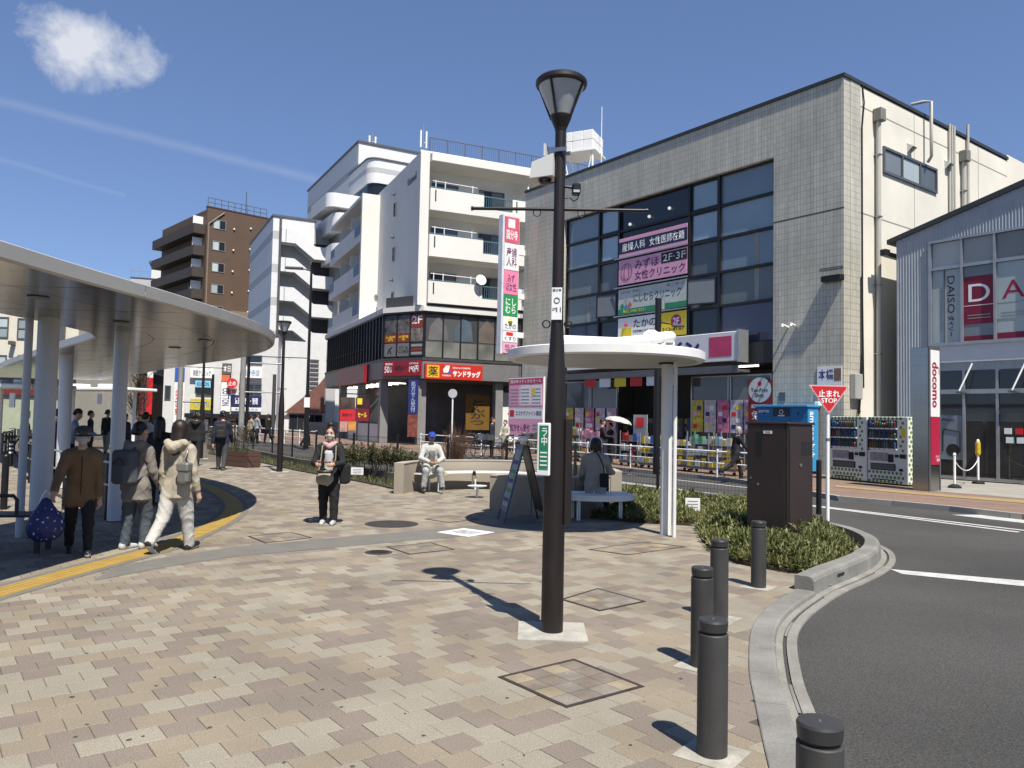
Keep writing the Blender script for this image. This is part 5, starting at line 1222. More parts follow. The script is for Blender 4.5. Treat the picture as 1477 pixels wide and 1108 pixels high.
# ================================================================== blue-grey shop building on the right
FD = Frame(FC.w(0, 1.7, 0), 143.5)
def daiso():
    t = thing('metal_shop_building', 'blue-grey corrugated metal shop building with gable roof on the right', 'building', FD.o, FD.rz)
    cor = mat('corrugated_blue', (.34, .38, .42), .55, .0, var=.07)
    x0, x1 = .9, 11.5; slope = .265
    zr = lambda x: 8.02+slope*(x-x0) if x < 7.2 else 8.02+slope*(7.2-x0)-slope*(x-7.2)
    # ribbed sheets round the big window
    def rib(b, a, c, z0, z1f, y=0., p=.09, d=.016):
        n = max(2, int((c-a)/p)); xs = [a+(c-a)*i/n for i in range(n+1)]
        for q0, q1 in zip(xs, xs[1:]):
            m = (q0+q1)/2; e = (q1-q0)*.12
            pts = [(q0, y), (m-e*2, y), (m-e, y-d), (m+e, y-d), (m+e*2, y), (q1, y)]
            lo_ = [(x, yy, z0) for x, yy in pts]; hi_ = [(x, yy, z1f(x)) for x, yy in pts]; b.strip(lo_, hi_)
    wx0, wz0, wz1 = 2.03, 4.42, 7.68
    part('wall_sheet', cor, t, lambda b: rib(b, x0, wx0, .08, zr)); part('wall_sheet', cor, t, lambda b: rib(b, wx0, x1, wz1, zr))
    part('wall_core', mat('core_grey', (.2, .21, .23), .7), t, lambda b: b.box(x0, wx0, .02, .3, .08, 7.9).box(wx0, x1, .25, .3, 3.6, 8.2).box(x0, x0+.2, .3, 10, .08, 7.9))
    part('side_wall', cor, t, lambda b: b.box(x0-.01, x0, 0.02, 12, .08, 7.95))
    part('roof', mat('roof_dark', (.05, .055, .06), .5), t, lambda b: b.add([(x0-.28, -.1, zr(x0)-.07+.1), (7.2, -.1, zr(7.2)+.12), (7.2, 12, zr(7.2)+.12), (x0-.28, 12, zr(x0)+.03), (x0-.28, -.1, zr(x0)-.12), (7.2, -.1, zr(7.2)-.06), (7.2, 12, zr(7.2)-.06), (x0-.28, 12, zr(x0)-.12)], [(0,1,2,3),(4,7,6,5),(0,4,5,1),(3,2,6,7),(0,3,7,4)]))
    part('roof', mat('roof_dark', (.05, .055, .06)), t, lambda b: b.add([(7.2, -.35, zr(7.2)+.12), (x1+.3, -.35, zr(x1)+.1), (x1+.3, 12, zr(x1)+.1), (7.2, 12, zr(7.2)+.12), (7.2, -.35, zr(7.2)-.06), (x1+.3, -.35, zr(x1)-.08)], [(0,1,2,3),(0,4,5,1)]))
    part('gutter_end', frame_black, t, lambda b: b.rbox(x0-.42, x0-.2, -.3, .0, 7.5, 7.72, .02)); part('gutter', frame_black, t, lambda b: b.box(x0-.42, x0-.26, 0, 12, 7.5, 7.66))
    # show window: 9 bays, each upper light and lower light
    W = .955; ledge = mat('fascia_pale', (.52, .55, .58), .5, var=.05)
    part('show_window_frame', frame_silver, t, lambda b: b.box(wx0-.06, x1, -.08, .1, wz0-.1, wz0).box(wx0-.06, x1, -.08, .1, wz1, wz1+.08).box(wx0-.06, wx0+.03, -.07, .1, wz0, wz1).box(wx0+.03, x1, -.05, .1, 6.78, 6.88))
    sheetm = glass_mat('blind_glass', (.34, .36, .35), .12, 1.5); red = mat('banner_red', (.26, .012, .05), .5)
    for k in range(10):
        a = wx0+k*W; c = min(a+W, x1)
        if c-a < .2: break
        if k: bx('mullion', frame_silver, t, a-.035, a+.035, -.07, .1, wz0, wz1)
        u = bx('pane', sheetm, t, a+.04, c-.04, .02, .035, 6.89, wz1-.01)
        l = bx('pane', glass_pale if k in (0, 2) else glass_grey, t, a+.04, c-.04, .02, .035, wz0+.01, 6.77)
        if k == 0:
            bx('divider', frame_grey, l, a+.40, a+.43, -.01, .019, wz0+.01, 6.77)
            txt(l, 'DAISO', a+.50, a+.72, 5.35, 6.55, .012, mat('plum', (.10, .02, .05), .6, var=0), rot=90, bold=.0); txt(l, 'ダイソー', a+.51, a+.71, 4.62, 5.28, .012, mat('plum', (.1, .02, .05)), rot=90, bold=.02); txt(l, 'Life Convenience Store', a+.27, a+.36, 4.8, 6.2, .012, grey_print, rot=90)
        else:
            L_ = 'DAISO'; r = k % 2 == 1
            p = bx('banner', red if r else glass_pale, l, a+.04, c-.04, .008, .018, 4.95 if r else 5.05, 6.45 if r else 6.4)
            txt(p, L_[(k-1) % 5], a+.18, c-.16, 5.65, 6.2, .004, white_print if r else mat('banner_red_print', (.26, .012, .05), .6, var=0), bold=.0)
            bx('banner_line', white_print if r else grey_print, p, a+.05, c-.05, .004, .007, 5.52, 5.54); bx('red_foot', red, l, a+.04, c-.04, .008, .018, wz0+.02, wz0+.2 if not r else wz0+.16)
            for q in range(2): bx('small_print', grey_print, p, a+.15, c-.15, .004, .007, 5.12+q*.09, 5.15+q*.09)
    part('fascia', ledge, t, lambda b: b.box(wx0-.05, x1, -.02, .25, 3.78, wz0-.1)); part('soffit_strip', cor, t, lambda b: rib(b, wx0, x1, 3.52, lambda x: 3.78, 0.05, .06, .012))
    # phone shop glazing below
    zs = .09
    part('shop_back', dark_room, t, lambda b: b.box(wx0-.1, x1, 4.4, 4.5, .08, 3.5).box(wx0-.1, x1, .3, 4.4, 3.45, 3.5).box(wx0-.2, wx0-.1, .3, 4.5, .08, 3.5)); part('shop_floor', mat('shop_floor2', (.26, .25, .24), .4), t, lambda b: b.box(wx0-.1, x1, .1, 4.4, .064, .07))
    for k in range(9):
        a = wx0+k*W; c = a+W
        fr = bx('door_frame' if k in (2, 3) else 'mullion', frame_silver, t, a-.04, a+.04, .05, .18, zs, 3.52)
        bx('pane', glass_dark, t, a+.05, c-.05, .1, .112, 2.92, 3.5)
        if k != 3: bx('pane', mat('clear_dark_glass', (.03, .03, .033), .03, ior=1.5, spec=.6, var=.2), t, a+.05, c-.05, .1, .112, zs+.1, 2.78)
        part('sill', frame_silver, t, lambda b: b.box(a+.04, c-.04, .06, .17, zs, zs+.1))
    part('transom', frame_silver, t, lambda b: b.box(wx0, x1, .03, .2, 2.78, 2.92))
    for k in (1, 2.55, 4.2):
        a = wx0+k*W; part('light_tube', mat('tube_white', (.9, .9, .88), .4, emit=.25), t, lambda b: b.cyl((a, -.25, 2.86), (a+.3, -.05, 3.72), .025, .025, 8)); part('tube_clip', frame_grey, t, lambda b: b.box(a-.1, a+.1, -.27, .05, 2.8, 2.84))
    # poster of a phone, stickers, counter
    a = wx0+.06; p = bx('phone_poster', mat('poster_bluegrey', (.24, .28, .33), .5), t, a, a+W-.12, .085, .095, .7, 2.1)
    part('phone_outline', black_print, p, lambda b: b.tube([(a+.25, .08, .95), (a+.25, .08, 1.62), (a+.30, .08, 1.66), (a+.72, .08, 1.6), (a+.76, .08, 1.55), (a+.76, .08, .95)], .018, 5)); part('lens_disc', black_print, p, lambda b: b.cyl((a+.55, .082, 1.0), (a+.55, .079, 1.0), .2, .2, 20)); txt(p, 'iPhone', a+.2, a+.6, 1.92, 2.0, .08, black_print)
    for k, (c, x, z) in enumerate(((white_sign, 4.12, 1.55), (red_sign, 4.42, 1.55), (white_sign, 4.16, 1.28), (mat('sticker_green', (.1, .4, .2), .5), 4.18, 1.27), (white_sign, 4.45, 1.28))): bx('sticker', c, t, x, x+.2, .07+.004*k, .09+.004*k-.002, z, z+.18)
    part('counter', mat('counter_grey', (.3, .32, .33), .5), t, lambda b: b.rbox(3.1, 4.6, 2.2, 2.9, .08, 1.05, .02)); part('display_shelf', mat('shelf_white', (.35, .35, .34)), t, lambda b: b.box(3.0, 6.5, 3.6, 4.0, 1.3, 1.36).box(3.0, 6.5, 3.6, 4.0, 1.8, 1.86).box(3.0, 6.5, 3.6, 4.0, .07, .9))
daiso()
def pylon():
    m, l, r = gnd(1340, 709, .06), gnd(1318, 705, .06), gnd(1358, 707, .06)
    F = Frame((m.x, m.y, 0), 143.5); t = thing('shop_pylon', 'tall stainless pylon sign with white and red phone shop panel', 'pylon sign', (m.x, m.y, .06), F.rz)
    w, d, H = .42, .60, 3.72
    part('casing', stainless, t, lambda b: b.rbox(-w, -.004, 0, d, 0, H, .01)); part('edge_frame', frame_grey, t, lambda b: b.box(-.003, .02, -.01, .05, 0, H+.02).box(-.003, .02, d-.05, d+.01, 0, H+.02).box(-.003, .02, .05, d-.05, H-.06, H+.02))
    part('plinth', stainless, t, lambda b: b.box(-.003, .012, .05, d-.05, 0, .65))
    M = M_right(0.0); pw = bx('white_panel', mat('panel_white', (.72, .72, .71), .35, var=.03), t, .06, d-.06, -.03, -.006, 1.92, H-.07, M=M); pr = bx('red_panel', mat('panel_red', (.50, .02, .07), .4, var=.04), t, .06, d-.06, -.03, -.006, .68, 1.915, M=M)
    txt(pw, 'docomo', .13, d-.13, 2.15, H-.38, -.034, mat('docomo_red', (.42, .01, .05), .5, var=0), rot=90, bold=.03, M=M)
    txt(pw, 'NTT', d-.13, d-.08, 3.02, 3.18, -.034, mat('docomo_red', (.42, .01, .05)), rot=90, M=M)
    txt(pr, 'ドコモショップ', .3, d-.09, .86, .92, -.034, white_print, M=M); txt(pr, '国分寺店', .36, d-.09, .76, .84, -.034, white_print, M=M)
    return F
FP = pylon()
# ================================================================== vending machines
def vending():
    body = mat('vending_white', (.66, .68, .60), .4, var=.04); dot = mat('dot_green', (.16, .30, .06), .5, var=.1)
    P0 = gnd(1198, 691, .06); P1 = gnd(1310, 702, .06); X = (P1-P0); Ltot = X.length; rz = atan2(X.y, X.x); X.normalize()
    w = Ltot/2-.02; H = 1.92; D = .78
    labels = ('white vending machine with green dots, left of the pair', 'white vending machine with green dots, right of the pair by the pylon')
    rs = random.Random(2)
    cans = [mat('can_%d' % i, c, .3, var=.05) for i, c in enumerate(((.03, .06, .18), (.16, .11, .04), (.03, .10, .05), (.16, .03, .03), (.16, .18, .2), (.10, .06, .03), (.04, .10, .2)))]  # dimness behind the display glass is painted into the drink colours
    for k in range(2):
        p = P0+X*(k*(w+.04)); t = thing('vending_machine', labels[k], 'vending machine', p, rz, 'green dotted vending machines')
        part('cabinet', body, t, lambda b: b.rbox(0, w, 0, D, .04, H, .015)); part('foot', rubber, t, lambda b: b.box(.03, w-.03, .03, D-.03, 0, .04))
        ww = w*.74
        bx('display_back', mat('vend_dark', (.04, .05, .07), .4), t, .07, ww, -.002, .006, .98, H-.10)
        for r in range(3):
            z = 1.03+r*.29
            row = bx('shelf', white_paint, t, .07, ww, -.05, -.003, z-.045, z-.01)
            n = 11
            for q in range(n):
                a = .09+(ww-.1)*q/n; hh = rs.choice((.15, .2, .21)); cm = cans[(q//rs.choice((2, 3))+r*3+k) % 7]
                part('drink', cm, t, lambda b: b.lathe([(.03, z), (.033, z+.01), (.033, z+hh*.7), (.016, z+hh*.9), (.016, z+hh)], 8, (a+.03, -.028, 0)))
                if q % 2 == 0: bx('button', mat('button_blue', (.3, .35, .5), .4), row, a+.01, a+.05, -.056, -.05, z-.04, z-.018)
        bx('glass_front', mat('vend_glass', (.02, .025, .03), .03), t, .05, .068, -.06, -.003, .95, H-.08)
        bx('coin_panel', mat('panel_grey', (.35, .34, .33), .5, var=.3, vs=14), t, .08, w*.52, -.006, .0, .66, .90)
        bx('card_reader', rubber, t, w*.53, w*.65, -.03, .0, .64, .86); bx('bill_slot', rubber, t, w*.69, w*.78, -.02, .0, .78, .86); part('coin_mouth', rubber, t, lambda b: b.rbox(w*.81, w*.96, -.035, .0, .76, .88, .012))
        fl = bx('pickup_flap', mat('flap_grey', (.13, .135, .14), .3), t, .12, w*.68, -.018, .0, .42, .57); bx('flap_rim', rubber, fl, .10, w*.70, -.012, .001, .40, .59)
        bx('coin_return', rubber, t, w*.79, w*.88, -.012, .0, .40, .47); bx('kick_slot', rubber, t, .16, w*.7, -.006, .0, .12, .145)
        dots = []
        for i in range(9):
            for j in range(15):
                a = .06+i*.13+(.065 if j % 2 else 0); z = .08+j*.128
                if a > w-.05 or (z > .93 and z < H-.12 and a < ww+.06) or (.36 < z < .93 and a < w-.12) : continue
                dots.append((a, z))
        b = MB()
        for a, z in dots: b.cyl((a, -.001, z), (a, -.003, z), .044, .044, 12)
        if k == 1:
            for i in range(6):
                for j in range(15):
                    a = .06+i*.13+(.065 if j % 2 else 0); z = .08+j*.128
                    if a < D-.03: b.cyl((w+.001, a, z), (w+.003, a, z), .044, .044, 12)
        tag(b.build('green_dots', dot, t), kind='stuff')
        if k == 1: bx('yellow_sticker', yellow_print, t, w*.84, w*.95, -.006, -.004, 1.35, 1.6)
vending()
# ================================================================== blue parcel locker
def locker():
    t = thing('parcel_locker', 'bright blue parcel locker with round icon behind the brown cabinet', 'parcel locker', FC.w(-2.8, -.82, .06), FC.rz)
    bl = mat('locker_blue', (.02, .20, .48), .4, var=.05); sb = mat('locker_sky', (.05, .36, .72), .4, var=.04); w, H, D = 2.0, 2.3, .62
    part('carcass', sb, t, lambda b: b.box(0, w, .02, D, .1, H-.06)); part('hood', sb, t, lambda b: b.rbox(-.05, w+.05, -.1, D+.02, H-.06, H+.02, .015)); part('foot', rubber, t, lambda b: b.box(.05, w-.05, .08, D-.05, 0, .1))
    for i in range(3):
        for j, (z0, z1) in enumerate(((.13, .62), (.64, 1.1), (1.12, 1.55), (1.57, 1.9), (1.92, 2.22))):
            a = i*w/3; mid = i == 1 and j == 4
            d = bx('locker_door', mat('locker_screen', (.02, .03, .05), .3) if mid else bl, t, a+.012, a+w/3-.012, -.002, .018, z0, z1)
            if mid: part('icon', white_sign, d, lambda b: b.tube([(a+.33+.07*cos(k*pi/6), -.008, 2.08+.07*sin(k*pi/6)) for k in range(12)], .014, 5, True)); bx('icon_base', white_sign, d, a+.2, a+.46, -.008, -.003, 1.93, 1.97)
            else: bx('latch', black_metal, d, a+.28, a+.34, -.01, -.002, z0+.08, z0+.16)
    txt(t, 'amazon', .08, .5, 2.05, 2.14, -.006, white_print); txt(t, 'amazon hub', .12, .42, .55, 2.1, -.004, white_print, rot=90, M=M_right(w))
locker()
# chain posts before the phone shop
def chain_posts():
    P = [gnd(1377, 704, .063), gnd(1411, 698, .063)]; H = .92
    for i, (p, lb) in enumerate(zip(P, ('white chain post with round tip on a black foot', 'white chain post with yellow sleeve on a black foot'))):
        t = thing('chain_post', lb, 'chain post', p, group='chain posts before the phone shop'); h = H if i == 0 else 1.28
        part('foot', rubber, t, lambda b: b.lathe([(.17, 0), (.165, .05), (.08, .10), (.03, .11)], 18)); part('shaft', white_paint, t, lambda b: b.cyl((0, 0, .1), (0, 0, h-.05), .032, .032, 12)); part('knob', white_paint, t, lambda b: b.lathe([(.02, h-.06), (.045, h-.02), (.03, h+.03), (.005, h+.04)], 12))
        if i: part('sleeve', mat('yellow_sleeve', (.72, .46, .03), .5, var=.2, vs=20), t, lambda b: b.lathe([(.06, .85), (.075, .9), (.07, 1.2), (.04, 1.27)], 12))
    a, c = P[0]+Vector((0, 0, .75)), P[1]+Vector((0, 0, .72)); t = thing('plastic_chain', 'white plastic chain hanging between the two chain posts', 'chain', P[0]); L = [a.lerp(c, u)-P[0]-Vector((0, 0, 1.2*u*(1-u))) for u in np.linspace(0, 1, 22)]
    for k in range(21): part('chain_link', white_paint, t, lambda b: b.cyl(L[k], L[k].lerp(L[k+1], .9), .014, .014, 6))
chain_posts()
# ================================================================== white apartment block over the corner drugstore
FS = Frame((-5.75, 46.0, 0), 65.5)
apt = mat('apartment_white', (.68, .665, .62), .75, var=.06, vs=.4)
apt_grey = mat('apartment_grey', (.62, .615, .59), .75, var=.06, vs=.4)
rail_blue = mat('rail_blue', (.10, .22, .30), .5)
def apartment():
    t = thing('apartment_block', 'white apartment block with balconies above the corner drugstore', 'building', FS.o, FS.rz)
    PT, TOP, XR, YB = 8.45, 17.75, 14.0, 21.0
    part('gable_wall', apt, t, lambda b: b.box(-.02, .549, .0, 9.4, PT, TOP)); part('main_wall', apt, t, lambda b: b.box(.55, XR, 1.5, 1.7, PT, TOP-.3)); part('rear_wall', apt, t, lambda b: b.box(.31, XR, 20.8, 21, PT, TOP))
    part('inner_wall', apt, t, lambda b: b.box(0.0, .3, 9.4, YB, PT, TOP))
    part('roof', concrete, t, lambda b: b.box(.55, XR, 1.7, YB, TOP-.4, TOP-.3))
    part('roof_eave', apt, t, lambda b: b.box(.551, XR, -.45, 1.5, TOP-.55, TOP-.1).box(-.05, XR, .0, .12, TOP-.1+.101, TOP+.12))
    # roof railing
    for k in range(12): part('roof_rail_post', frame_grey, t, lambda b: b.cyl((.6+k*1.15, .25, TOP), (.6+k*1.15, .25, TOP+1.05), .025, .025, 6))
    part('roof_rail', frame_grey, t, lambda b: b.cyl((.6, .25, TOP+1.05), (13.3, .25, TOP+1.05), .03, .03, 6))
    rb = MB()
    for k in range(85): rb.box(.62+k*.15, .635+k*.15, .245, .255, TOP+.1, TOP+1.05)
    tag(rb.build('roof_rail_bars', frame_grey, t), kind='stuff')
    # three balconies on the street side
    for i, zp in enumerate((14.42, 11.6, 8.78)):
        sl = part('balcony_slab', apt, t, lambda b: b.box(.56, XR, -.25, 1.5, zp-.18, zp))
        part('balcony_front', apt, t, lambda b: b.box(.56, 4.05, -.25, -.12, zp, zp+1.15).box(6.0, 8.2, -.25, -.12, zp, zp+1.15).box(.56, .68, -.12, 1.5, zp, zp+1.15).box(4.05, 6.0, -.25, -.12, zp, zp+.32).box(8.2, 10.2, -.25, -.12, zp, zp+.32).box(10.2, XR, -.25, -.12, zp, zp+1.15))
        part('drain_slot', rubber, t, lambda b: b.box(.85, .93, -.262, -.251, zp+.35, zp+1.05)); part('drain_slot', rubber, t, lambda b: b.box(6.25, 6.33, -.262, -.251, zp+.35, zp+1.05))
        for a, c in ((4.05, 6.0), (8.2, 10.2)):
            r = part('balcony_rail', rail_blue, t, lambda b: b.box(a, c, -.21, -.16, zp+1.08, zp+1.14).box(a, c, -.21, -.16, zp+.36, zp+.4)); bars = MB()
            for q in range(14): bars.box(a+.05+q*(c-a-.1)/13-.012, a+.05+q*(c-a-.1)/13+.012, -.2, -.17, zp+.4, zp+1.08)
            tag(bars.build('rail_bars', rail_blue, r), kind='stuff')
        part('hand_rail', rail_blue, t, lambda b: b.box(.56, 4.05, -.22, -.15, zp+1.2, zp+1.25).box(6.0, 8.2, -.22, -.15, zp+1.2, zp+1.25))
        for a in (.9, 1.5, 3.3): part('laundry_pole_holder', white_paint, t, lambda b: b.cyl((a, -.2, zp+1.2), (a, -.2, zp+1.65), .03, .03, 6))
        part('laundry_pole', white_paint, t, lambda b: b.cyl((.7, -.2, zp+1.6), (3.6, -.2, zp+1.55), .025, .025, 6))
        for a in (1.2, 4.4, 7.9): window(t, a, a+1.75, zp+.02, zp+2.0, 1.41, frame_grey, [glass_dark, glass_grey], 2, 1, .05)
        part('party_wall', apt, t, lambda b: b.box(7.1, 7.2, -.1, 1.5, zp, zp+2.4))
    # satellite dish, laundry
    part('satellite_dish', white_paint, t, lambda b: b.lathe([(.02, -.02), (.2, .02), (.34, .1)], 20)).matrix_local = Matrix.Translation((3.85, -.45, 10.2)) @ Matrix.Rotation(radians(75), 4, 'X')
    part('dish_arm', steel, t, lambda b: b.cyl((3.85, -.3, 9.3), (3.85, -.4, 10.15), .03, .03, 6))
    # grey side wall: small windows, vents, building name in letters
    Ml = M_left(-.02)
    for z in (15.6, 12.6, 9.6): window(t, -5.6, -5.15, z-.55, z+.35, -.07, frame_grey, glass_dark, 1, 2, .05, Ml, rec=.055)
    for z in (16.6, 13.7, 10.8): part('vent', steel, t, lambda b: [b.lathe([(.12, -.1), (.14, .0), (.05, .1)], 8, (-.12, y, z)) for y in (5.6,)])
    txt(t, 'Kobuwell', -2.6, -.75, 16.3, 16.75, -.025, frame_black, M=Ml)
    # rear wing projecting to the street with its own balconies
    wx = -1.3
    part('wing_end_wall', apt, t, lambda b: b.box(wx, -.021, 9.4, 9.75, PT, TOP-.25))
    part('wing_back', apt_grey, t, lambda b: b.box(-.3, -.02, 9.75, 20.5, PT, TOP-.3)); part('wing_roof', apt_grey, t, lambda b: b.box(wx, -.02, 9.751, 20.5, TOP-.55, TOP-.3))
    for i, zp in enumerate((14.3, 11.45, 8.6)):
        part('wing_slab', apt_grey, t, lambda b: b.box(wx, -.3, 9.75, 20.5, zp-.18, zp)); part('wing_parapet', apt_grey, t, lambda b: b.box(wx, wx+.12, 11.6, 18.6, zp, zp+1.12).box(wx, wx+.12, 9.75, 11.6, zp, zp+.35).box(wx, wx+.12, 18.6, 20.5, zp, zp+.35))
        for a, c in ((9.76, 11.6), (18.6, 20.4)): bx('blue_panel', mat('panel_blue', (.07, .15, .24), .4), t, wx+.03, wx+.07, a, c, zp+.35, zp+1.1)
        for y in (13.2, 16.8): part('party_wall', apt_grey, t, lambda b: b.box(wx+.13, -.3, y, y+.1, zp, zp+2.3))
        for y in (10.2, 14.0, 17.4): window(t, -(y+1.5), -y, zp+.02, zp+1.95, -.08, frame_grey, glass_dark, 2, 1, .05, M_left(-.3), rec=.06)
    # ---------------- two-storey podium: glazed first floor over shops
    gp = frame_grey; dg = glass_dark
    dark = mat('podium_dark', (.07, .07, .072), .5)
    ch = [(-1.3, 2.6), (.42, 0.0)]
    pod = [(-1.3, 21.0), (-1.3, 2.6), (.42, 0.0), (8.6, 0.0), (8.6, 21.0)]
    def band(z0, z1, o, m, nm):
        P = [(-1.3-o, 21.0), (-1.3-o, 2.6-o*.55), (.42-o*.55, -o), (8.6, -o), (8.6, 1.0), (.8, 1.0), (-.3, 2.9), (-.3, 21)]
        part(nm, m, t, lambda b: b.prism(P, z0, z1))
    band(8.12, 8.44, .12, apt_grey, 'podium_cornice'); band(4.05, 5.15, .02, mat('podium_fascia', (.22, .22, .225), .5, var=.08), 'podium_fascia'); band(8.02, 8.118, .05, dark, 'window_head'); band(5.152, 5.3, .06, dark, 'window_sill_band')
    part('hood_panel', dark, t, lambda b: b.prism([(-1.2, 2.7), (.35, .2), (.35, .9), (-.6, 2.9)], 8.441, 9.1))
    # glazing right side
    def fins(b, P): pass
    for k in range(7):
        a = .55+k*1.14; window(t, a, a+1.14, 5.3, 8.02, .06, frame_black, glass_mat('gym_glass', (.07, .075, .08), .04, 1.6), 1, 1, .045)
        bx('lower_film', mat('gym_film', (.22, .23, .21), .3, var=.5, vs=.8), t, a+.06, a+1.08, .10, .105, 5.36, 6.3)
    rs = random.Random(9)
    for k in range(4):      # exercise posters behind the glass, plain stand-ins
        a = .75+k*1.6; p = part('window_graphic', mat('graphic_%d' % k, ((.16, .16, .16), (.10, .14, .18), (.17, .14, .12), (.2, .2, .19))[k], .5, var=.3, vs=1.2), t, lambda b: b.vprism([(a, 6.4), (a+1.3, 6.4), (a+1.15, 7.3+.3*(k % 2)), (a+.6, 7.85), (a+.1, 7.2)], .088, .094))
    # chamfer: 2F posters
    d = Vector((ch[1][0]-ch[0][0], ch[1][1]-ch[0][1], 0)); Lc = d.length; d.normalize(); nI = Vector((-d.y, d.x, 0))
    Mc = Matrix(((d.x, nI.x, 0, ch[0][0]), (d.y, nI.y, 0, ch[0][1]), (0, 0, 1, 0), (0, 0, 0, 1)))
    part('chamfer_wall', dark, t, lambda b: None if b.add([Mc @ Vector(p) for p in ((0, .12, 5.3), (Lc, .12, 5.3), (Lc, .12, 8.02), (0, .12, 8.02))], [(0, 1, 2, 3)]) is None else None)
    c3 = Lc/3
    cells = []
    for i in range(3):
        z0, z1 = 6.28, 7.92
        m = [mat('gym_photo_a', (.10, .10, .105), .5, var=.8, vs=2.5), mat('gym_photo_b', (.13, .12, .115), .5, var=.8, vs=2.8), mat('gym_photo_c', (.24, .2, .18), .5, var=.8, vs=2.6)][i]
        p = bx('poster', m, t, i*c3+.05, (i+1)*c3-.04, .02, .05, z0+.52 if i < 2 else z0, z1, M=Mc)
        if i < 2: q = bx('poster', mat('gym_red', (.30, .05, .025), .5), t, i*c3+.05, (i+1)*c3-.04, .02, .05, z0, z0+.5, M=Mc); txt(q, ('入会金\n0円', '大募集\n中')[i], i*c3+.12, (i+1)*c3-.12, z0+.08, z0+.42, .016, yellow_print, M=Mc)
        else:
            q = bx('floor_mark', mat('gym_red', (.3, .05, .025)), p, i*c3+.05, (i+1)*c3-.04, .01, .019, z1-.8, z1, M=Mc); txt(q, '2F', i*c3+.12, (i+1)*c3-.12, z1-.55, z1-.08, .006, white_print, M=Mc)
        g = bx('poster', mat('gym_grey', (.20, .205, .21), .5) if i < 2 else mat('gym_black', (.04, .04, .04), .5), t, i*c3+.05, (i+1)*c3-.04, .02, .05, 5.42, 6.22, M=Mc)
        if i == 1: txt(g, 'FIT &\nCORE', i*c3+.1, (i+1)*c3-.1, 5.62, 6.02, .016, black_print, M=Mc)
        if i == 0: part('runner_mark', black_print, g, lambda b: [b.add([Mc @ Vector((x, .014, z)) for x, z in q], [(0, 1, 2, 3)]) for q in (((.25, 5.55), (.35, 5.55), (.5, 5.85), (.42, 5.9)), ((.42, 5.8), (.7, 5.95), (.68, 6.02), (.4, 5.9)), ((.5, 5.6), (.62, 5.55), (.58, 5.8), (.48, 5.8)))])
        if i == 2:
            for k in range(3): bx('text_block', (grey_print, mat('gym_red', (.3, .05, .025)), grey_print)[k], g, i*c3+.1, (i+1)*c3-.1, .012, .019, 5.5+k*.24, 5.66+k*.24, M=Mc)
    for i in range(4): bx('chamfer_mullion', frame_black, t, i*c3-.03, i*c3+.03, -.01, .11, 5.3, 8.02, M=Mc)
    # left side glazing with upright fins
    Ml = M_left(-1.3)
    for k in range(23):
        y = 2.75+k*.79
        bx('pane', glass_mat('street_glass', (.34, .35, .35), .1, 1.6), t, -(y+.78), -y, .1, .115, 5.3, 8.02, M=Ml); bx('fin', frame_black, t, -y-.03, -y+.03, -.06, .1, 5.3, 8.02, M=Ml)  # pale base colour stands in for white reflections in these panes
    bx('mid_rail', frame_black, t, -21, -2.65, .03, .09, 6.25, 6.33, M=Ml)
    # ground floor: columns, dark recess, shop lights
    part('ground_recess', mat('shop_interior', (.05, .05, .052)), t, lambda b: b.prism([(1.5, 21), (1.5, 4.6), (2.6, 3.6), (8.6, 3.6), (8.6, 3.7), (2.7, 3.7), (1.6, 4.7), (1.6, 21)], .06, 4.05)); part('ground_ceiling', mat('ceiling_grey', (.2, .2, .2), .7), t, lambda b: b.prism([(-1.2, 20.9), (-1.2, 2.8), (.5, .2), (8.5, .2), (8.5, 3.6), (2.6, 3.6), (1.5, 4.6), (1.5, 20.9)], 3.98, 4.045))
    col = mat('column_tile', (.30, .30, .295), .5, var=.1)
    for x, y in ((-1.0, 3.2), (.55, .35), (5.6, .3), (8.3, .3), (-1.0, 9), (-1.0, 15)): part('column', col, t, lambda b: b.box(x-.25, x+.25, y-.0, y+.5, .06, 3.98))
    for k in range(8): part('ceiling_lamp', mat('shop_tube', (1, .97, .9), .5, emit=5), t, lambda b: b.box(-.6, .9, 5+k*1.7, 5.05+k*1.7, 3.9, 3.95))
    st = part('stair_wall', apt_grey, t, lambda b: b.box(-1.25, -1.1, 3.7, 12.0, .06, 1.25)); part('stair_ramp', frame_grey, t, lambda b: b.add([(-.9, 4.0, 1.3), (-.9, 8.5, 1.3), (-.9, 4.0, 3.0), (-.8, 4, 1.3), (-.8, 8.5, 1.3), (-.8, 4, 3.0)], [(0, 1, 2), (5, 4, 3), (1, 4, 5, 2)]))
    part('hand_rail', frame_silver, t, lambda b: b.cyl((-1.0, 3.9, 3.1), (-1.0, 11.5, .9), .04, .04, 8))
    for k, (c, tx) in enumerate((((.28, .03, .03), '名店街'), ((.05, .2, .18), ''), ((.03, .05, .25), ''), ((.03, .05, .25), ''), ((.25, .02, .03), ''))):
        z = 3.5-k*.52; p = bx('directory_panel', mat('dir_%d' % k, c, .5), t, -6.6, -4.6, .6, .66, z-.48, z, M=Ml)
        if tx: txt(p, tx, -6.2, -5.0, z-.38, z-.12, .59, white_print, M=Ml)
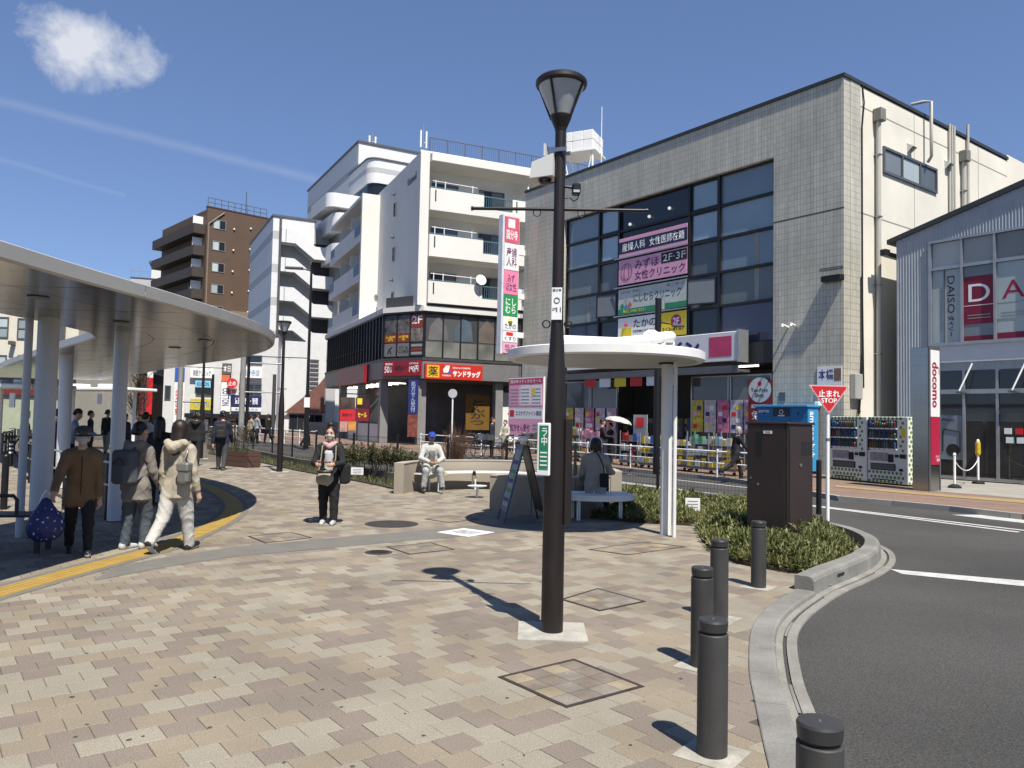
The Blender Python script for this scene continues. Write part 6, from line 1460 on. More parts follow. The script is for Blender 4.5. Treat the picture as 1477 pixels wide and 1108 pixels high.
    # back wall posters in the drugstore porch
    for a, c, z0, z1, col_, s in ((3.6, 5.2, 1.0, 3.2, mat('ochre_panel', (.22, .12, .02), .5), 'とんかつ'), (5.9, 7.3, .3, 3.4, white_sign, 'まつや'), (5.6, 5.9, .3, 3.3, mat('slate', (.12, .12, .14), .5), '')):
        p = bx('porch_sign', col_, t, a, c, .9, .95, z0, z1)
        if s == 'まつや': txt(p, s, a+.55, c-.2, z0+.4, z1-.2, .894, black_print, vert=True, bold=.03)
        elif s: txt(p, s, a+.3, c-.3, z0+.3, z1-.3, .894, black_print, vert=True)
    p = bx('blue_panel', blue_print, t, 7.35, 8.4, .6, .65, .3, 3.4); txt(p, 'リ', 7.5, 8.2, .8, 1.4, .594, white_print)
    return t, Ml, Mc, Lc
AP, APL, APC, APLC = apartment()
def drug_signs():
    # red drugstore sign on the right, red price sign on the chamfer, banner, long red sign on the street side
    s = thing('drugstore_sign', 'red illuminated drugstore sign with yellow square on the corner building', 'shop sign', FS.w(.5, -.28, 4.02), FS.rz)
    W_, H = 3.7, .94
    part('box', mat('sun_red', (.62, .035, .02), .4, var=.04, emit=.12), s, lambda b: b.rbox(0, W_, 0, .22, 0, H, .02)); y = part('yellow_square', mat('sun_yellow', (.80, .50, .04), .4, emit=.12), s, lambda b: b.box(.1, .88, -.012, -.001, .1, H-.1)); txt(y, '薬', .18, .80, .17, H-.17, -.015, black_print, bold=.012)
    txt(s, 'サンドラッグ', 1.74, W_-.15, .18, .58, -.004, white_print, bold=.045); txt(s, 'DRUG & COSMETIC', 1.74, 2.9, .68, .78, -.004, white_print); 
    part('sun_emblem', white_sign, s, lambda b: b.vprism([(1.15, .42), (1.45, .42), (1.55, .85), (1.3, .85), (1.12, .6)], -.008, -.003)); part('emblem_blue', blue_print, s, lambda b: b.vprism([(1.35, .36), (1.58, .36), (1.58, .6)], -.011, -.009)); txt(s, 'SUNDRUG', 1.05, 1.62, .2, .3, -.004, white_print)
    M = FS; c = APC @ Vector((.15, -.2, 0)); w = FS.w(c.x, c.y, 4.2); d = APC.to_3x3() @ Vector((1, 0, 0)); dw = FS.X*d.x+FS.Y*d.y
    p = thing('price_sign', 'dark red price sign with white numbers on the chamfered corner', 'shop sign', w, atan2(dw.y, dw.x)); L = APLC-.2
    part('box', mat('price_red', (.34, .015, .03), .45), p, lambda b: b.rbox(0, L, 0, .18, 0, .92, .015)); txt(p, '50', .15, .55, .2, .6, -.004, white_print, bold=.02); txt(p, '%\nOFF', .58, .75, .2, .55, -.004, white_print); txt(p, '韓国チゲ', .95, 1.95, .2, .62, -.004, black_print, bold=.05); txt(p, '190円', 2.1, L-.12, .2, .62, -.004, white_print, bold=.02); txt(p, '期間限定', .2, .8, .66, .8, -.004, white_print); txt(p, 'おすすめ価格', 2.1, L-.12, .68, .82, -.004, white_print)
    b = thing('blue_banner', 'blue vertical banner with white characters under the corner sign', 'banner', FS.w(-.12, -.02, 1.9), FS.rz-.5)
    bx('cloth', mat('banner_blue', (.015, .025, .17), .6), b, -.3, .3, -.03, 0, .0, 2.05); txt(b, '処方せん受付', -.14, .14, .12, 1.95, -.034, mat('pale_blue', (.4, .5, .7), .6, var=0), vert=True); q = bx('lower_poster', mat('poster_rust', (.25, .07, .05), .6, var=.6, vs=4), b, -.3, .3, -.03, 0, -1.35, -.03)
    r = thing('street_sign_box', 'long faded red sign box along the street side of the drugstore', 'shop sign', FS.w(-1.62, 6.2, 3.95), FS.rz); Ml = M_left(0)
    bx('box', mat('faded_red', (.42, .16, .16), .5, var=.1), r, -8.5, 0, .0, .28, 0, 1.15, M=Ml); bx('end_cap', mat('price_red', (.34, .015, .03)), r, .0, .06, -.01, .29, -.02, 1.17, M=Ml); txt(r, 'サンドラッグ', -7.5, -2.5, .3, .85, -.006, mat('faded_white', (.5, .35, .35), .6, var=0), M=Ml)
    # advertising boards at the corner of the far street
    F = Frame(gnd(452, 634, .06), 65); a = thing('advert_board', 'large red and black advertising board beyond the walking woman', 'billboard', gnd(452, 648, .06)+Vector((0, 6, 0)), radians(5)); P = gnd(452, 648, .06)+Vector((0, 6, 0))
    xs = lambda x: (x-452)*P.y/FPX*1.0; zt = lambda y: hz(452, y, P)-.06
    part('frame', frame_black, a, lambda b: b.box(xs(449), xs(492), 0, .12, zt(566), zt(567.5)).box(xs(449), xs(449)+.08, 0, .12, 0, zt(567.5)).box(xs(492)-.08, xs(492), 0, .12, 0, zt(567.5)))
    blocks = (((450, 471, 572, 589), mat('ad_dark', (.12, .08, .06), .5, var=.8, vs=1.5), ''), ((472, 491, 572, 587), mat('ad_black', (.06, .015, .02), .5, var=.5, vs=2), ''), ((450, 471, 590, 606), red_sign, '韓国チゲ'), ((472, 491, 588, 606), mat('ad_red', (.24, .015, .03), .5, var=.3, vs=2), 'セール'), ((450, 461, 607, 622), mat('ad_pink', (.6, .35, .3), .5, var=.4, vs=3), ''), ((462, 473, 607, 620), mat('ad_orange', (.7, .32, .08), .5, var=.3, vs=3), ''))
    for (x0, x1, y1, y0), m, s in blocks:
        q = bx('poster', m, a, xs(x0), xs(x1), -.02, -.002, zt(y0), zt(y1))
        if s: txt(q, s, xs(x0)+.12, xs(x1)-.12, zt(y0)+.2, zt(y1)-.2, -.024, yellow_print if s == 'セール' else black_print, bold=.03)
    bx('yellow_tag', yellow_print, a, xs(474), xs(481), -.03, -.021, zt(582), zt(573))
drug_signs()
# ================================================================== grey building with outside stairs
stripe_a = mat('panel_pale_grey', (.66, .665, .66), .6, var=.05); stripe_b = mat('panel_mid_grey', (.42, .425, .43), .6, var=.05)
def banded(b1, b2, x0, x1, y0, y1, z0, z1, step=3.35, h=.85):
    z = z0
    while z < z1:
        b1.box(x0, x1, y0, y1, z, min(z+step-h, z1)); 
        if z+step-h < z1: b2.box(x0, x1, y0, y1, z+step-h, min(z+step, z1))
        z += step
def stair_building():
    o = ray(395, 600)*(77/ray(395, 600).y); F = Frame((o.x, o.y, 0), 63); t = thing('stair_building', 'pale grey banded building with zigzag outside stairs', 'building', F.o, F.rz)
    top = F.px(395, 312)[1]; yl = 15.0; sx = -.7
    b1, b2 = MB(), MB(); banded(b1, b2, sx, -.05, 0, yl, .06, top); b1.build('wall', stripe_a, t); b2.build('wall_band', stripe_b, t)
    part('coping', frame_grey, t, lambda b: b.box(sx-.1, 3.6, -.1, yl, top, top+.2)); part('pipe', frame_grey, t, lambda b: b.cyl((.02, -.08, 0), (.02, -.08, top), .12, .12, 8))
    part('rear_wall', stripe_b, t, lambda b: b.box(.12, 8.2, 1.5, 1.7, .06, top-.4)); part('upper_wall', stripe_a, t, lambda b: b.box(.12, 3.4, 0, .3, 18.9, top)); part('stair_roof', stripe_a, t, lambda b: b.box(.12, 3.5, .3, 1.5, top-.4, top-.1))
    sp = 2.95; dark = mat('stair_shade_panel', (.06, .06, .065), .8)
    part('stair_shade_panel', dark, t, lambda b: b.box(3.5, 8.2, 1.3, 1.49, .06, top-2))  # solid dark panel painted in place of the shaded stair opening
    for k in range(7):
        z = 20.45-k*sp-1.4; zl = z-1.4
        if zl < 1: break
        part('stair_front', stripe_a, t, lambda b: b.vprism([(.12, z), (1.5, z), (3.4, zl), (5.3, zl), (5.3, zl+1.3), (3.5, zl+1.3), (1.45, z+1.4), (.12, z+1.4)], -.3, -.14))
        part('landing', stripe_b, t, lambda b: b.box(.12, 1.5, -.14, 1.5, z, z+.12)); part('landing', stripe_b, t, lambda b: b.box(3.4, 5.3, -.14, 1.3, zl, zl+.12)); part('stair_flight', stripe_b, t, lambda b: b.vprism([(1.5, z), (3.4, zl), (3.4, zl+.2), (1.5, z+.2)], .2, 1.4))
        part('landing_return', stripe_a, t, lambda b: b.box(5.3, 5.42, -.3, 1.3, zl, zl+1.3)); part('newel_panel', mat('newel', (.42, .44, .46), .5), t, lambda b: b.box(.5, .58, -.34, -.301, z+.03, z+1.35))
    Ml = M_left(0)
    for k in range(4): window(t, -(8+k*1.6), -(7+k*1.6), top-9.4, top-8.0, -.06, frame_grey, glass_grey, 1, 1, .06, Ml, rec=.05)
    # low white part in front with louvres and a brick-red gable
    lw = part('annex_wall', mat('annex_white', (.62, .63, .63), .7, var=.05), t, lambda b: b.box(-1.0, 7.8, -6.0, -5.8, .06, 8.6).box(-1.0, -.8, -5.8, 0, .06, 8.6)); part('annex_pier', stripe_b, t, lambda b: b.box(3.6, 4.5, -6.2, -6.0, .06, 8.7))
    for k in range(10): bx('louvre', frame_grey, lw, 2.1, 2.9, -6.1, -6.0, 3.0+k*.42, 3.2+k*.42)
    part('brick_gable', mat('gable_brick', (.22, .10, .08), .8, var=.2), t, lambda b: b.vprism([(-.2, 1.9), (3.5, 1.9), (3.5, 5.4), (2.9, 4.6)], -6.35, -6.2)); window(t, .3, 3.4, .3, 1.8, -6.12, frame_grey, glass_dark, 4, 1, .06)
    bx('annex_step', concrete, t, 1.5, 6.5, -7.4, -6.4, .06, 1.1)
stair_building()
def tower():
    o = ray(506, 600)*(84/ray(506, 600).y); F = Frame((o.x, o.y, 0), 61); t = thing('tower_block', 'tall pale grey tower with rounded balconies behind the apartments', 'building', F.o, F.rz)
    top = F.px(506, 203)[1]; yl = 22.0
    b1, b2 = MB(), MB(); banded(b1, b2, 0, 14, 0, yl, 8, top, 3.6, .8); b1.build('wall', stripe_a, t); b2.build('wall_band', stripe_b, t); part('coping', frame_grey, t, lambda b: b.box(-.12, 14.1, -.12, yl+.1, top, top+.22))
    # lower rounded block in front
    def rr(x0, x1, y0, y1, r): return [(x1, y0), (x1, y1), (x0, y1)]+[(x0+r-r*cos(a), y0+r-r*sin(a)) for a in np.linspace(0, pi/2, 8)]
    zt = 28.0; blk = rr(-1.0, 12, -7, 0, 1.1)
    part('front_block', stripe_a, t, lambda b: b.prism(blk, 8, zt-3.8)); part('front_block_head', stripe_a, t, lambda b: b.prism(blk, zt-2.45, zt)); part('window_band', glass_dark, t, lambda b: b.prism(rr(-.85, 11.9, -6.85, -.1, 1.0), zt-3.8, zt-2.45)); part('front_band', stripe_b, t, lambda b: b.prism(rr(-1.012, 12.02, -7.012, 0, 1.11), zt-1.35, zt-.85)); part('front_coping', frame_grey, t, lambda b: b.prism(rr(-1.1, 12.1, -7.1, 0, 1.15), zt, zt+.15))
    for x in (2.2, 4.2, 6.2, 8.5): bx('mullion', frame_silver, t, x, x+.12, -6.98, -6.85, zt-3.78, zt-2.47)
    for k, (z, h) in enumerate(((22.6, 1.4), (20.3, 1.8), (17.2, 1.8))): part('rounded_balcony', stripe_a, t, lambda b: b.prism(rr(-5.0+.7*min(k, 1), -1.0, -6.5, 0, .95), z, z+h)); part('balcony_wall', stripe_b, t, lambda b: b.box(-3.4, -1.0, -5.5, 0, 8, 22.6))
    for k in range(3): part('roof_unit', white_paint, t, lambda b: b.rbox(5.2+k*1.5, 6.4+k*1.5, -4.5, -3.3, zt+.2, zt+1.7, .15)); 
    for k in range(3): bx('unit_grille', frame_grey, t, 5.35+k*1.5, 6.25+k*1.5, -4.56, -4.5, zt+.4, zt+1.4)
    for x, h in ((2.0, 2.0), (8.2, 4.5)):
        part('antenna_mast', frame_silver, t, lambda b: b.cyl((x, 1.5, top), (x, 1.5, top+h), .07, .04, 8))
        for s in (-1, 1): part('antenna', white_paint, t, lambda b: b.cyl((x+s*.35, 1.4, top+h*.3), (x+s*.35, 1.4, top+h*.75), .12, .12, 8)); part('antenna_arm', frame_silver, t, lambda b: b.cyl((x, 1.5, top+h*.45), (x+s*.35, 1.42, top+h*.45), .03, .03, 6))
tower()
# ================================================================== brown apartment tower
def brown_block():
    o = ray(288, 600)*(100/ray(288, 600).y); F = Frame((o.x, o.y, 0), 47); t = thing('brown_apartments', 'brown tiled apartment tower with dark balconies on its left side', 'building', F.o, F.rz)
    top = F.px(288, 296)[1]; W_, D = 13.5, min(max(F.side(234, 345)[0], 12), 26); br = mat('brown_tile', (.145, .092, .062), .7, var=.1, vs=.6, fine=.06, fs=8)
    part('front_wall', br, t, lambda b: b.box(0, W_, 0, .4, .06, top)); part('left_wall', br, t, lambda b: b.box(0, .4, .4, D, .06, top-.3)); part('rear_wall', br, t, lambda b: b.box(.4, W_, D-.4, D, .06, top-.3)); part('roof', concrete, t, lambda b: b.box(.4, W_, .4, D, top-.6, top-.5)); part('coping', mat('coping_brown', (.09, .06, .045), .6), t, lambda b: b.box(-.05, W_, -.05, .45, top, top+.15))
    sp = 2.85
    for k in range(9):
        z = top-2.2-k*sp
        if z < 1.2: break
        window(t, .8, 2.5, z-.5, z+.75, -.06, frame_silver, [glass_pale, glass_dark], 2, 1, .08, rec=.05)
        for x in (7.2, 10.2): window(t, x, x+.95, z-.75, z+.25, -.06, frame_black, glass_dark, 1, 1, .09, rec=.05)
        for x, dz in ((3.6, -.1), (5.9, .4), (9.0, -.3)): part('vent_cap', white_paint, t, lambda b: b.lathe([(.12, -.12), (.14, 0), (.03, .12)], 8, (x, -.08, z+dz)))
        if k < 8:
            db = mat('balcony_dark', (.075, .06, .05), .7); zz = z-1.2
            part('balcony', db, t, lambda b: b.box(-1.5, 0, .5, D-.5, zz-.15, zz).box(-1.5, -1.38, .5, D-.5, zz, zz+1.1).box(-1.38, 0, .5, .6, zz, zz+1.1).box(-1.38, 0, D-.6, D-.5, zz, zz+1.1)); part('divider', white_paint, t, lambda b: b.box(-1.3, 0, 1.4, 1.46, zz, zz+2.3)); part('air_unit', white_paint, t, lambda b: b.rbox(-.95, -.2, .7, 1.1, zz, zz+.8, .05))
            window(t, -6, -2, zz+.1, zz+2.1, -.06, frame_black, glass_dark, 3, 1, .07, M_left(0), rec=.05)
    part('corner_pipe', mat('pipe_tan', (.30, .24, .19), .6), t, lambda b: b.tube([(.2, -.1, 2), (.2, -.1, top-2.6), (.2, -.1, top-2.2), (2.2, -.1, top-.4)], .1, 8))
    for k in range(10): part('roof_rail_post', frame_grey, t, lambda b: b.cyl((.1+k*.9, .2, top), (.1+k*.9, .2, top+1.3), .04, .04, 6))
    for z in (.7, 1.3): part('roof_rail', frame_grey, t, lambda b: b.cyl((.1, .2, top+z), (8.2, .2, top+z), .04, .04, 6))
    part('mast', frame_grey, t, lambda b: b.cyl((5.6, 1, top), (5.6, 1, top+3.4), .08, .05, 6))
    # lower tan block before it
    tan_ = mat('tan_block', (.30, .25, .18), .75, var=.08); part('lower_block', tan_, t, lambda b: b.box(.6, 11.2, -7, -.5, .06, top-14.2)); part('roof_duct', white_paint, t, lambda b: b.rbox(8.9, 10.0, -6.6, -5.6, top-14.2, top-11.7, .1)); part('dish', white_paint, t, lambda b: b.lathe([(.05, 0), (.35, .08), (.5, .25)], 16)).matrix_local = Matrix.Translation((5.5, -7.2, top-13.6)) @ Matrix.Rotation(radians(70), 4, 'X')
brown_block()
# ================================================================== smaller buildings on the left skyline
def plain_block(name, label, px, Y, az, x1, ztop_px, depth, m, wins, wm=glass_dark):
    d = ray(px, 600); o = d*(Y/d.y); F = Frame((o.x, o.y, 0), az); t = thing(name, label, 'building', F.o, F.rz); top = F.px(px, ztop_px)[1]; w = F.px(x1, 600)[0]
    part('wall', m, t, lambda b: b.box(0, w, 0, depth, .06, top)); part('parapet', frame_grey, t, lambda b: b.box(-.08, w+.08, -.08, depth+.08, top, top+.15))
    for x0, x1_, y0, y1, nx, nz in wins:
        a, z1 = F.px(x0, y0); c, z0 = F.px(x1_, y1); window(t, a, c, z0, z1, -.06, frame_grey, wm, nx, nz, .08, rec=.05)
    return t, F, top, w
t, F, top, w = plain_block('grey_rooftop_block', 'small grey building with roof terrace left of the brown tower', 180, 120, 70, 232, 400, 14, stripe_b, ((205, 225, 412, 420, 3, 1),))
part('stair_head', stripe_a, t, lambda b: b.box(w*.55, w*.95, 1, 6, top, top+2.6)); part('stair_head_roof', frame_grey, t, lambda b: b.box(w*.48, w, .5, 6.5, top+2.6, top+3.0)); part('roof_rail', frame_silver, t, lambda b: b.box(0, w*.5, .1, .16, top+1.1, top+1.2).box(0, .08, .1, .16, top, top+1.2).box(w*.25, w*.25+.08, .1, .16, top, top+1.2))
t, F, top, w = plain_block('cream_building', 'cream building with tall grey-framed windows behind the left canopy', -60, 50, 82, 108, 380, 12, mat('cream_tile', (.62, .58, .47), .7, var=.06), ((-2, 12, 457, 488, 1, 2), (26, 44, 459, 490, 1, 2), (-40, -20, 457, 488, 1, 2), (26, 42, 512, 545, 1, 1), (-2, 9, 512, 540, 1, 1)), glass_pale)
part('pilaster', frame_grey, t, lambda b: b.box(w-1.2, w-.8, -.3, 0, .06, top)); part('shop_base', mat('pale_green', (.48, .52, .36), .7), t, lambda b: b.box(0, w, -1.2, -.02, .06, 2.6)); part('red_strip', mat('dull_red', (.2, .03, .03), .6), t, lambda b: b.box(0, w, -1.35, -.02, 2.605, 2.95)); part('shop_fascia', frame_black, t, lambda b: b.box(0, w, -1.25, -.02, 2.955, 4.4)); part('camera_box', frame_grey, t, lambda b: b.rbox(w*.42, w*.46, -.5, -.02, 5.9, 6.15, .03)); p = bx('red_cross_sign', white_sign, t, w*.62, w*.66, -1.45, -1.36, 3.1, 4.2); bx('cross', red_print, p, w*.63, w*.65, -1.47, -1.455, 3.4, 3.95)
t, F, top, w = plain_block('dark_red_shop', 'dark shopfront with a tall red banner sign beyond the canopy columns', 168, 66, 75, 218, 538, 10, mat('shop_brown', (.06, .045, .042), .7, var=.3), ((190, 210, 560, 590, 2, 1),))
b_ = F.px(213, 545, -.4); c_ = F.px(219, 598, -.4); p = bx('red_banner', red_sign, t, b_[0], c_[0], -.55, -.4, c_[1], b_[1]); bx('banner_top', white_sign, p, b_[0], c_[0], -.56, -.39, b_[1]+.01, b_[1]+.7); bx('pink_window', mat('pink_dim', (.35, .05, .07), .5), t, b_[0]-1.3, b_[0]-.3, -.1, -.02, c_[1], c_[1]+2.2)
def shops():
    t, F, top, w = plain_block('white_shop_building', 'low white shop building covered with signs at the street end', 234, 64, 76, 398, 478, 10, mat('shop_white', (.58, .585, .58), .7, var=.06), ((238, 246, 556, 577, 1, 1), (283, 308, 548, 572, 2, 1), (345, 377, 553, 572, 3, 2), (352, 378, 512, 527, 1, 1)))
    def S(x0, x1, y0, y1, m, s='', tm=black_print, d=-.2, vert=False, rot=0, pad=.12):
        a, z1 = F.px(x0, y0, d); c, z0 = F.px(x1, y1, d); p = signbox(t, a, c, z0, z1, d, .12, m)
        if s: txt(p, s, a+(c-a)*pad, c-(c-a)*pad, z0+(z1-z0)*.2, z1-(z1-z0)*.2, d-.125, tm, vert=vert, rot=rot)
        return p
    S(275, 308, 531, 546, white_sign, '英語クリニック'); S(282, 304, 549, 559.5, mat('sky_sign', (.22, .50, .68), .5), 'KUMON', navy_print); S(275, 306, 575, 592, mat('lemon', (.72, .62, .05), .5), '竹内歯科', grey_print)
    S(253, 266, 530, 551, blue_print, '', white_print); S(252, 265, 551.5, 610, white_sign, '国分寺塾', red_print, vert=True); S(347, 378, 530, 546, white_sign, '国分寺店', mat('teal_print', (.1, .3, .4), .6, var=0)); S(334, 377, 570, 587, mat('house_navy', (.02, .03, .12), .5), '賃貸・売買・管理', white_print); S(334, 377, 587.5, 594, white_sign, 'ホカワハウス', navy_print)
    S(320, 331, 541, 551, mat('orange_sign', (.6, .15, .06), .5)); S(319.5, 332, 551.5, 594, white_sign, 'COTTON', navy_print, rot=90); S(321, 334, 524, 540, mat('taupe', (.16, .13, .11), .5), '本日', white_print); p = S(326, 342, 560, 570, white_sign, '売買', red_print)
    a, z = F.px(335, 553, -.6); part('round_red_sign', red_sign, t, lambda b: b.cyl((a, -.7, z), (a, -.6, z), .42, .42, 20)); txt(t, '止め', a-.3, a+.3, z-.2, z+.2, -.705, white_print)
    a, z1 = F.px(268, 596, -.3); c, _ = F.px(398, 596, -.3); part('shop_canopy', frame_black, t, lambda b: b.box(a, c, -1.0, -.01, z1-.35, z1)); part('shop_shade_sheet', dark_room, t, lambda b: b.box(a+.5, c-.3, -.12, -.02, .1, z1-.36)); S(272, 300, 604, 622, white_sign, '', d=-.15)  # flat dark sheet on the wall stands in for the shaded shop opening
    for k in range(3): bx('goods', (mat('goods_tan', (.4, .3, .2), .6)), t, a+2.5, a+4.0, -.6, -.2, .1+k*.5, .5+k*.5)
    S(352, 372, 600, 628, mat('dark_blue_door', (.02, .04, .16), .5), d=-.16)
shops()
# bare brown street tree among the far shops
def bare_tree():
    rs = np.random.RandomState(4); p = gnd(196, 640); t = thing('bare_tree', 'bare brown street tree beyond the canopy columns', 'tree', p); b = MB()
    b.tube([(0, 0, 0), (.05, .02, 1.2), (-.03, 0, 2.2), (.05, .05, 3.4)], [.09, .075, .06, .03], 8).build('trunk', twig_m, t); b = MB()
    for k in range(90):
        z = rs.uniform(1.2, 3.4); a = rs.uniform(0, 6.28); L = rs.uniform(.5, 1.3); s_ = Vector((0, 0, z)); e = s_+Vector((cos(a)*L*.7, sin(a)*L*.7, L*.8)); m_ = s_.lerp(e, .5)+Vector((0, 0, -.05)); b.tube([s_, m_, e], [.022, .014, .005], 4)
        for q in range(4): s2 = m_.lerp(e, rs.rand()); b.tube([s2, s2+Vector((rs.uniform(-.35, .35), rs.uniform(-.35, .35), rs.uniform(0, .4)))], [.008, .004], 3)
    b.build('branches', twig_m, t)
bare_tree()
# a broad low block closing the far end of the street
t, F, top, w = plain_block('distant_block', 'long distant pale block closing the far end of the station square', -520, 150, 90, 260, 520, 14, stripe_a, ((-60, 60, 540, 556, 12, 1), (-60, 60, 566, 580, 12, 1)))
# ================================================================== people: one continuous surface grown from blended tapered limbs
def surf_nets(phi, mid, lo, h):
    ins = phi < 0; nx, ny, nz = phi.shape
    c = [(i, j, k) for i in (0, 1) for j in (0, 1) for k in (0, 1)]
    def sub(a, o): return a[o[0]:nx-1+o[0], o[1]:ny-1+o[1], o[2]:nz-1+o[2]]
    cnt = sum(sub(ins, o).astype(np.int8) for o in c); act = (cnt > 0) & (cnt < 8)
    ijk = np.argwhere(act); n = len(ijk); idx = -np.ones(act.shape, np.int64); idx[act] = np.arange(n)
    acc = np.zeros((n, 3)); num = np.zeros(n)
    for a in range(3):
        for o in c:
            if o[a]: continue
            q = list(o); q[a] = 1
            va = phi[ijk[:, 0]+o[0], ijk[:, 1]+o[1], ijk[:, 2]+o[2]]; vb = phi[ijk[:, 0]+q[0], ijk[:, 1]+q[1], ijk[:, 2]+q[2]]
            m = (va < 0) != (vb < 0); t = np.where(m, va/np.where(m, va-vb, 1), 0)
            p = np.tile(np.array(o, float), (n, 1)); p[:, a] = t; acc += p*m[:, None]; num += m
    V = lo+(ijk+acc/num[:, None])*h
    F = []
    for a in range(3):
        b, d = (a+1) % 3, (a+2) % 3; sl0 = [slice(None)]*3; sl1 = [slice(None)]*3; sl0[a] = slice(0, -1); sl1[a] = slice(1, None)
        x = np.argwhere(ins[tuple(sl0)] != ins[tuple(sl1)]); ok = (x[:, b] > 0) & (x[:, d] > 0) & (x[:, b] < phi.shape[b]-1) & (x[:, d] < phi.shape[d]-1); x = x[ok]
        eb = np.zeros(3, int); eb[b] = 1; ed = np.zeros(3, int); ed[d] = 1
        q = [idx[tuple((x-s_).T)] for s_ in (0*eb, eb, eb+ed, ed)]; flip = ins[tuple(x.T)]
        Q = np.stack(q, 1); Q[~flip] = Q[~flip][:, ::-1]; F.append(Q)
    F = np.concatenate(F); F = F[(F >= 0).all(1)]
    return V, F, mid[tuple(ijk.T)] if mid is not None else None
def sdf_mesh(name, prims, mats, parent, h=.016, wr=.0, zmin=None):
    """prims: ('c',a,b,ra,rb,mat,k,flat) tapered limb, ('e',centre,radii,mat,k) ellipsoid, ('b',centre,half,round,mat,k) rounded box"""
    P = []
    for p in prims:
        if p[0] == 'c': a, b, r = np.array(p[1], float), np.array(p[2], float), max(p[3], p[4]); P.append((np.minimum(a, b)-r, np.maximum(a, b)+r))
        elif p[0] == 'e': P.append((np.array(p[1])-np.array(p[2]), np.array(p[1])+np.array(p[2])))
        else: P.append((np.array(p[1])-np.array(p[2])-p[3], np.array(p[1])+np.array(p[2])+p[3]))
    lo = np.min([p[0] for p in P], 0)-.05; hi = np.max([p[1] for p in P], 0)+.05; N = np.ceil((hi-lo)/h).astype(int)+1
    phi = np.full(N, .5); best = np.full(N, .5); mid = np.zeros(N, np.int16)
    ax = [lo[i]+np.arange(N[i])*h for i in range(3)]
    for p, (a0, b0) in zip(prims, P):
        i0 = np.maximum(((a0-.09-lo)/h).astype(int), 0); i1 = np.minimum(((b0+.09-lo)/h).astype(int)+2, N); sl = tuple(slice(i0[i], i1[i]) for i in range(3))
        X, Y, Z = np.meshgrid(*[ax[i][sl[i]] for i in range(3)], indexing='ij')
        if p[0] == 'c':
            _, a, b, ra, rb, m, k, fl = p[:8]; zc = p[8] if len(p) > 8 else None; a, b = np.array(a, float), np.array(b, float); s = np.array([1, 1/fl, 1]); A, B = a*s, b*s; d = B-A; L2 = max(d@d, 1e-9); x, y, z = X-A[0], Y/fl-A[1], Z-A[2]
            t = np.clip((x*d[0]+y*d[1]+z*d[2])/L2, 0, 1); D = np.sqrt((x-t*d[0])**2+(y-t*d[1])**2+(z-t*d[2])**2)-(ra+(rb-ra)*t); D *= (1+fl)/2
            if zc is not None: D = np.maximum(D, zc-Z)
        elif p[0] == 'e':
            _, c, r, m, k = p; q = np.sqrt(((X-c[0])/r[0])**2+((Y-c[1])/r[1])**2+((Z-c[2])/r[2])**2); D = (q-1)*min(r)
        else:
            _, c, hf, rd, m, k = p; dx, dy, dz = np.abs(X-c[0])-hf[0], np.abs(Y-c[1])-hf[1], np.abs(Z-c[2])-hf[2]
            D = np.sqrt(np.maximum(dx, 0)**2+np.maximum(dy, 0)**2+np.maximum(dz, 0)**2)+np.minimum(np.maximum(dx, np.maximum(dy, dz)), 0)-rd
        if wr and mats[m].name in FAB: D = D-wr*((1-np.abs(np.sin(17*Z+9*X+2.2*np.sin(15*X+9*Y+5*Z)+5*Y)))**4+.8*(1-np.abs(np.sin(13*Z-11*X+1.9*np.sin(13*Y-15*X+7*Z))))**4-.35)
        o = phi[sl]; hh = np.clip(.5+.5*(o-D)/k, 0, 1); phi[sl] = o*(1-hh)+D*hh-k*hh*(1-hh)
        D = D-(.026 if m == 1 and len(p) > 8 else 0); bb = best[sl]; w = D < bb; bb[w] = D[w]; best[sl] = bb; mm = mid[sl]; mm[w] = m; mid[sl] = mm
    if zmin is not None: phi = np.maximum(phi, (zmin-ax[2])[None, None, :])
    V, F, M_ = surf_nets(phi, mid, lo, h)
    me = bpy.data.meshes.new(name); me.from_pydata(V.tolist(), [], F.tolist()); me.polygons.foreach_set('use_smooth', [True]*len(F)); me.polygons.foreach_set('material_index', M_[F[:, 0]].astype(np.int32)); me.update()
    return link(name, me, mats, parent)
FAB = set()
def fab(name, c, rough=.85, var=.1): m = mat('cloth_'+name, c, rough, var=var, vs=9, bump=.6, bs=17); FAB.add(m.name); return m
skin = mat('skin', (.46, .28, .20), .5, var=.08, vs=12); skin_d = mat('skin_tan', (.32, .17, .11), .5, var=.1, vs=12)
hair_m = mat('hair_black', (.012, .010, .009), .4, var=.2, vs=40, stretch=(1, 1, .1)); hair_b = mat('hair_brown', (.026, .014, .011), .5, var=.3, vs=40, stretch=(1, 1, .1)); hair_s = mat('hair_silver', (.42, .40, .37), .45, var=.2, vs=40)
sole = mat('sole_white', (.6, .6, .58), .6); shoe_k = mat('shoe_black', (.02, .02, .02), .5); shoe_w = mat('shoe_white', (.66, .66, .65), .5)
def rotx(v, a): return Vector((v.x, v.y*cos(a)-v.z*sin(a), v.y*sin(a)+v.z*cos(a)))
def limb(o, L1, L2, pitch, bend, abd, side, fwd=1):
    """pitch: swing forward, bend: second joint, abd: outward"""
    d1 = Vector((side*sin(abd), sin(pitch)*cos(abd), -cos(pitch)*cos(abd))); d2p = pitch+bend
    d2 = Vector((side*sin(abd)*.6, sin(d2p), -cos(d2p))).normalized(); a = o+d1*L1; return a, a+d2*L2
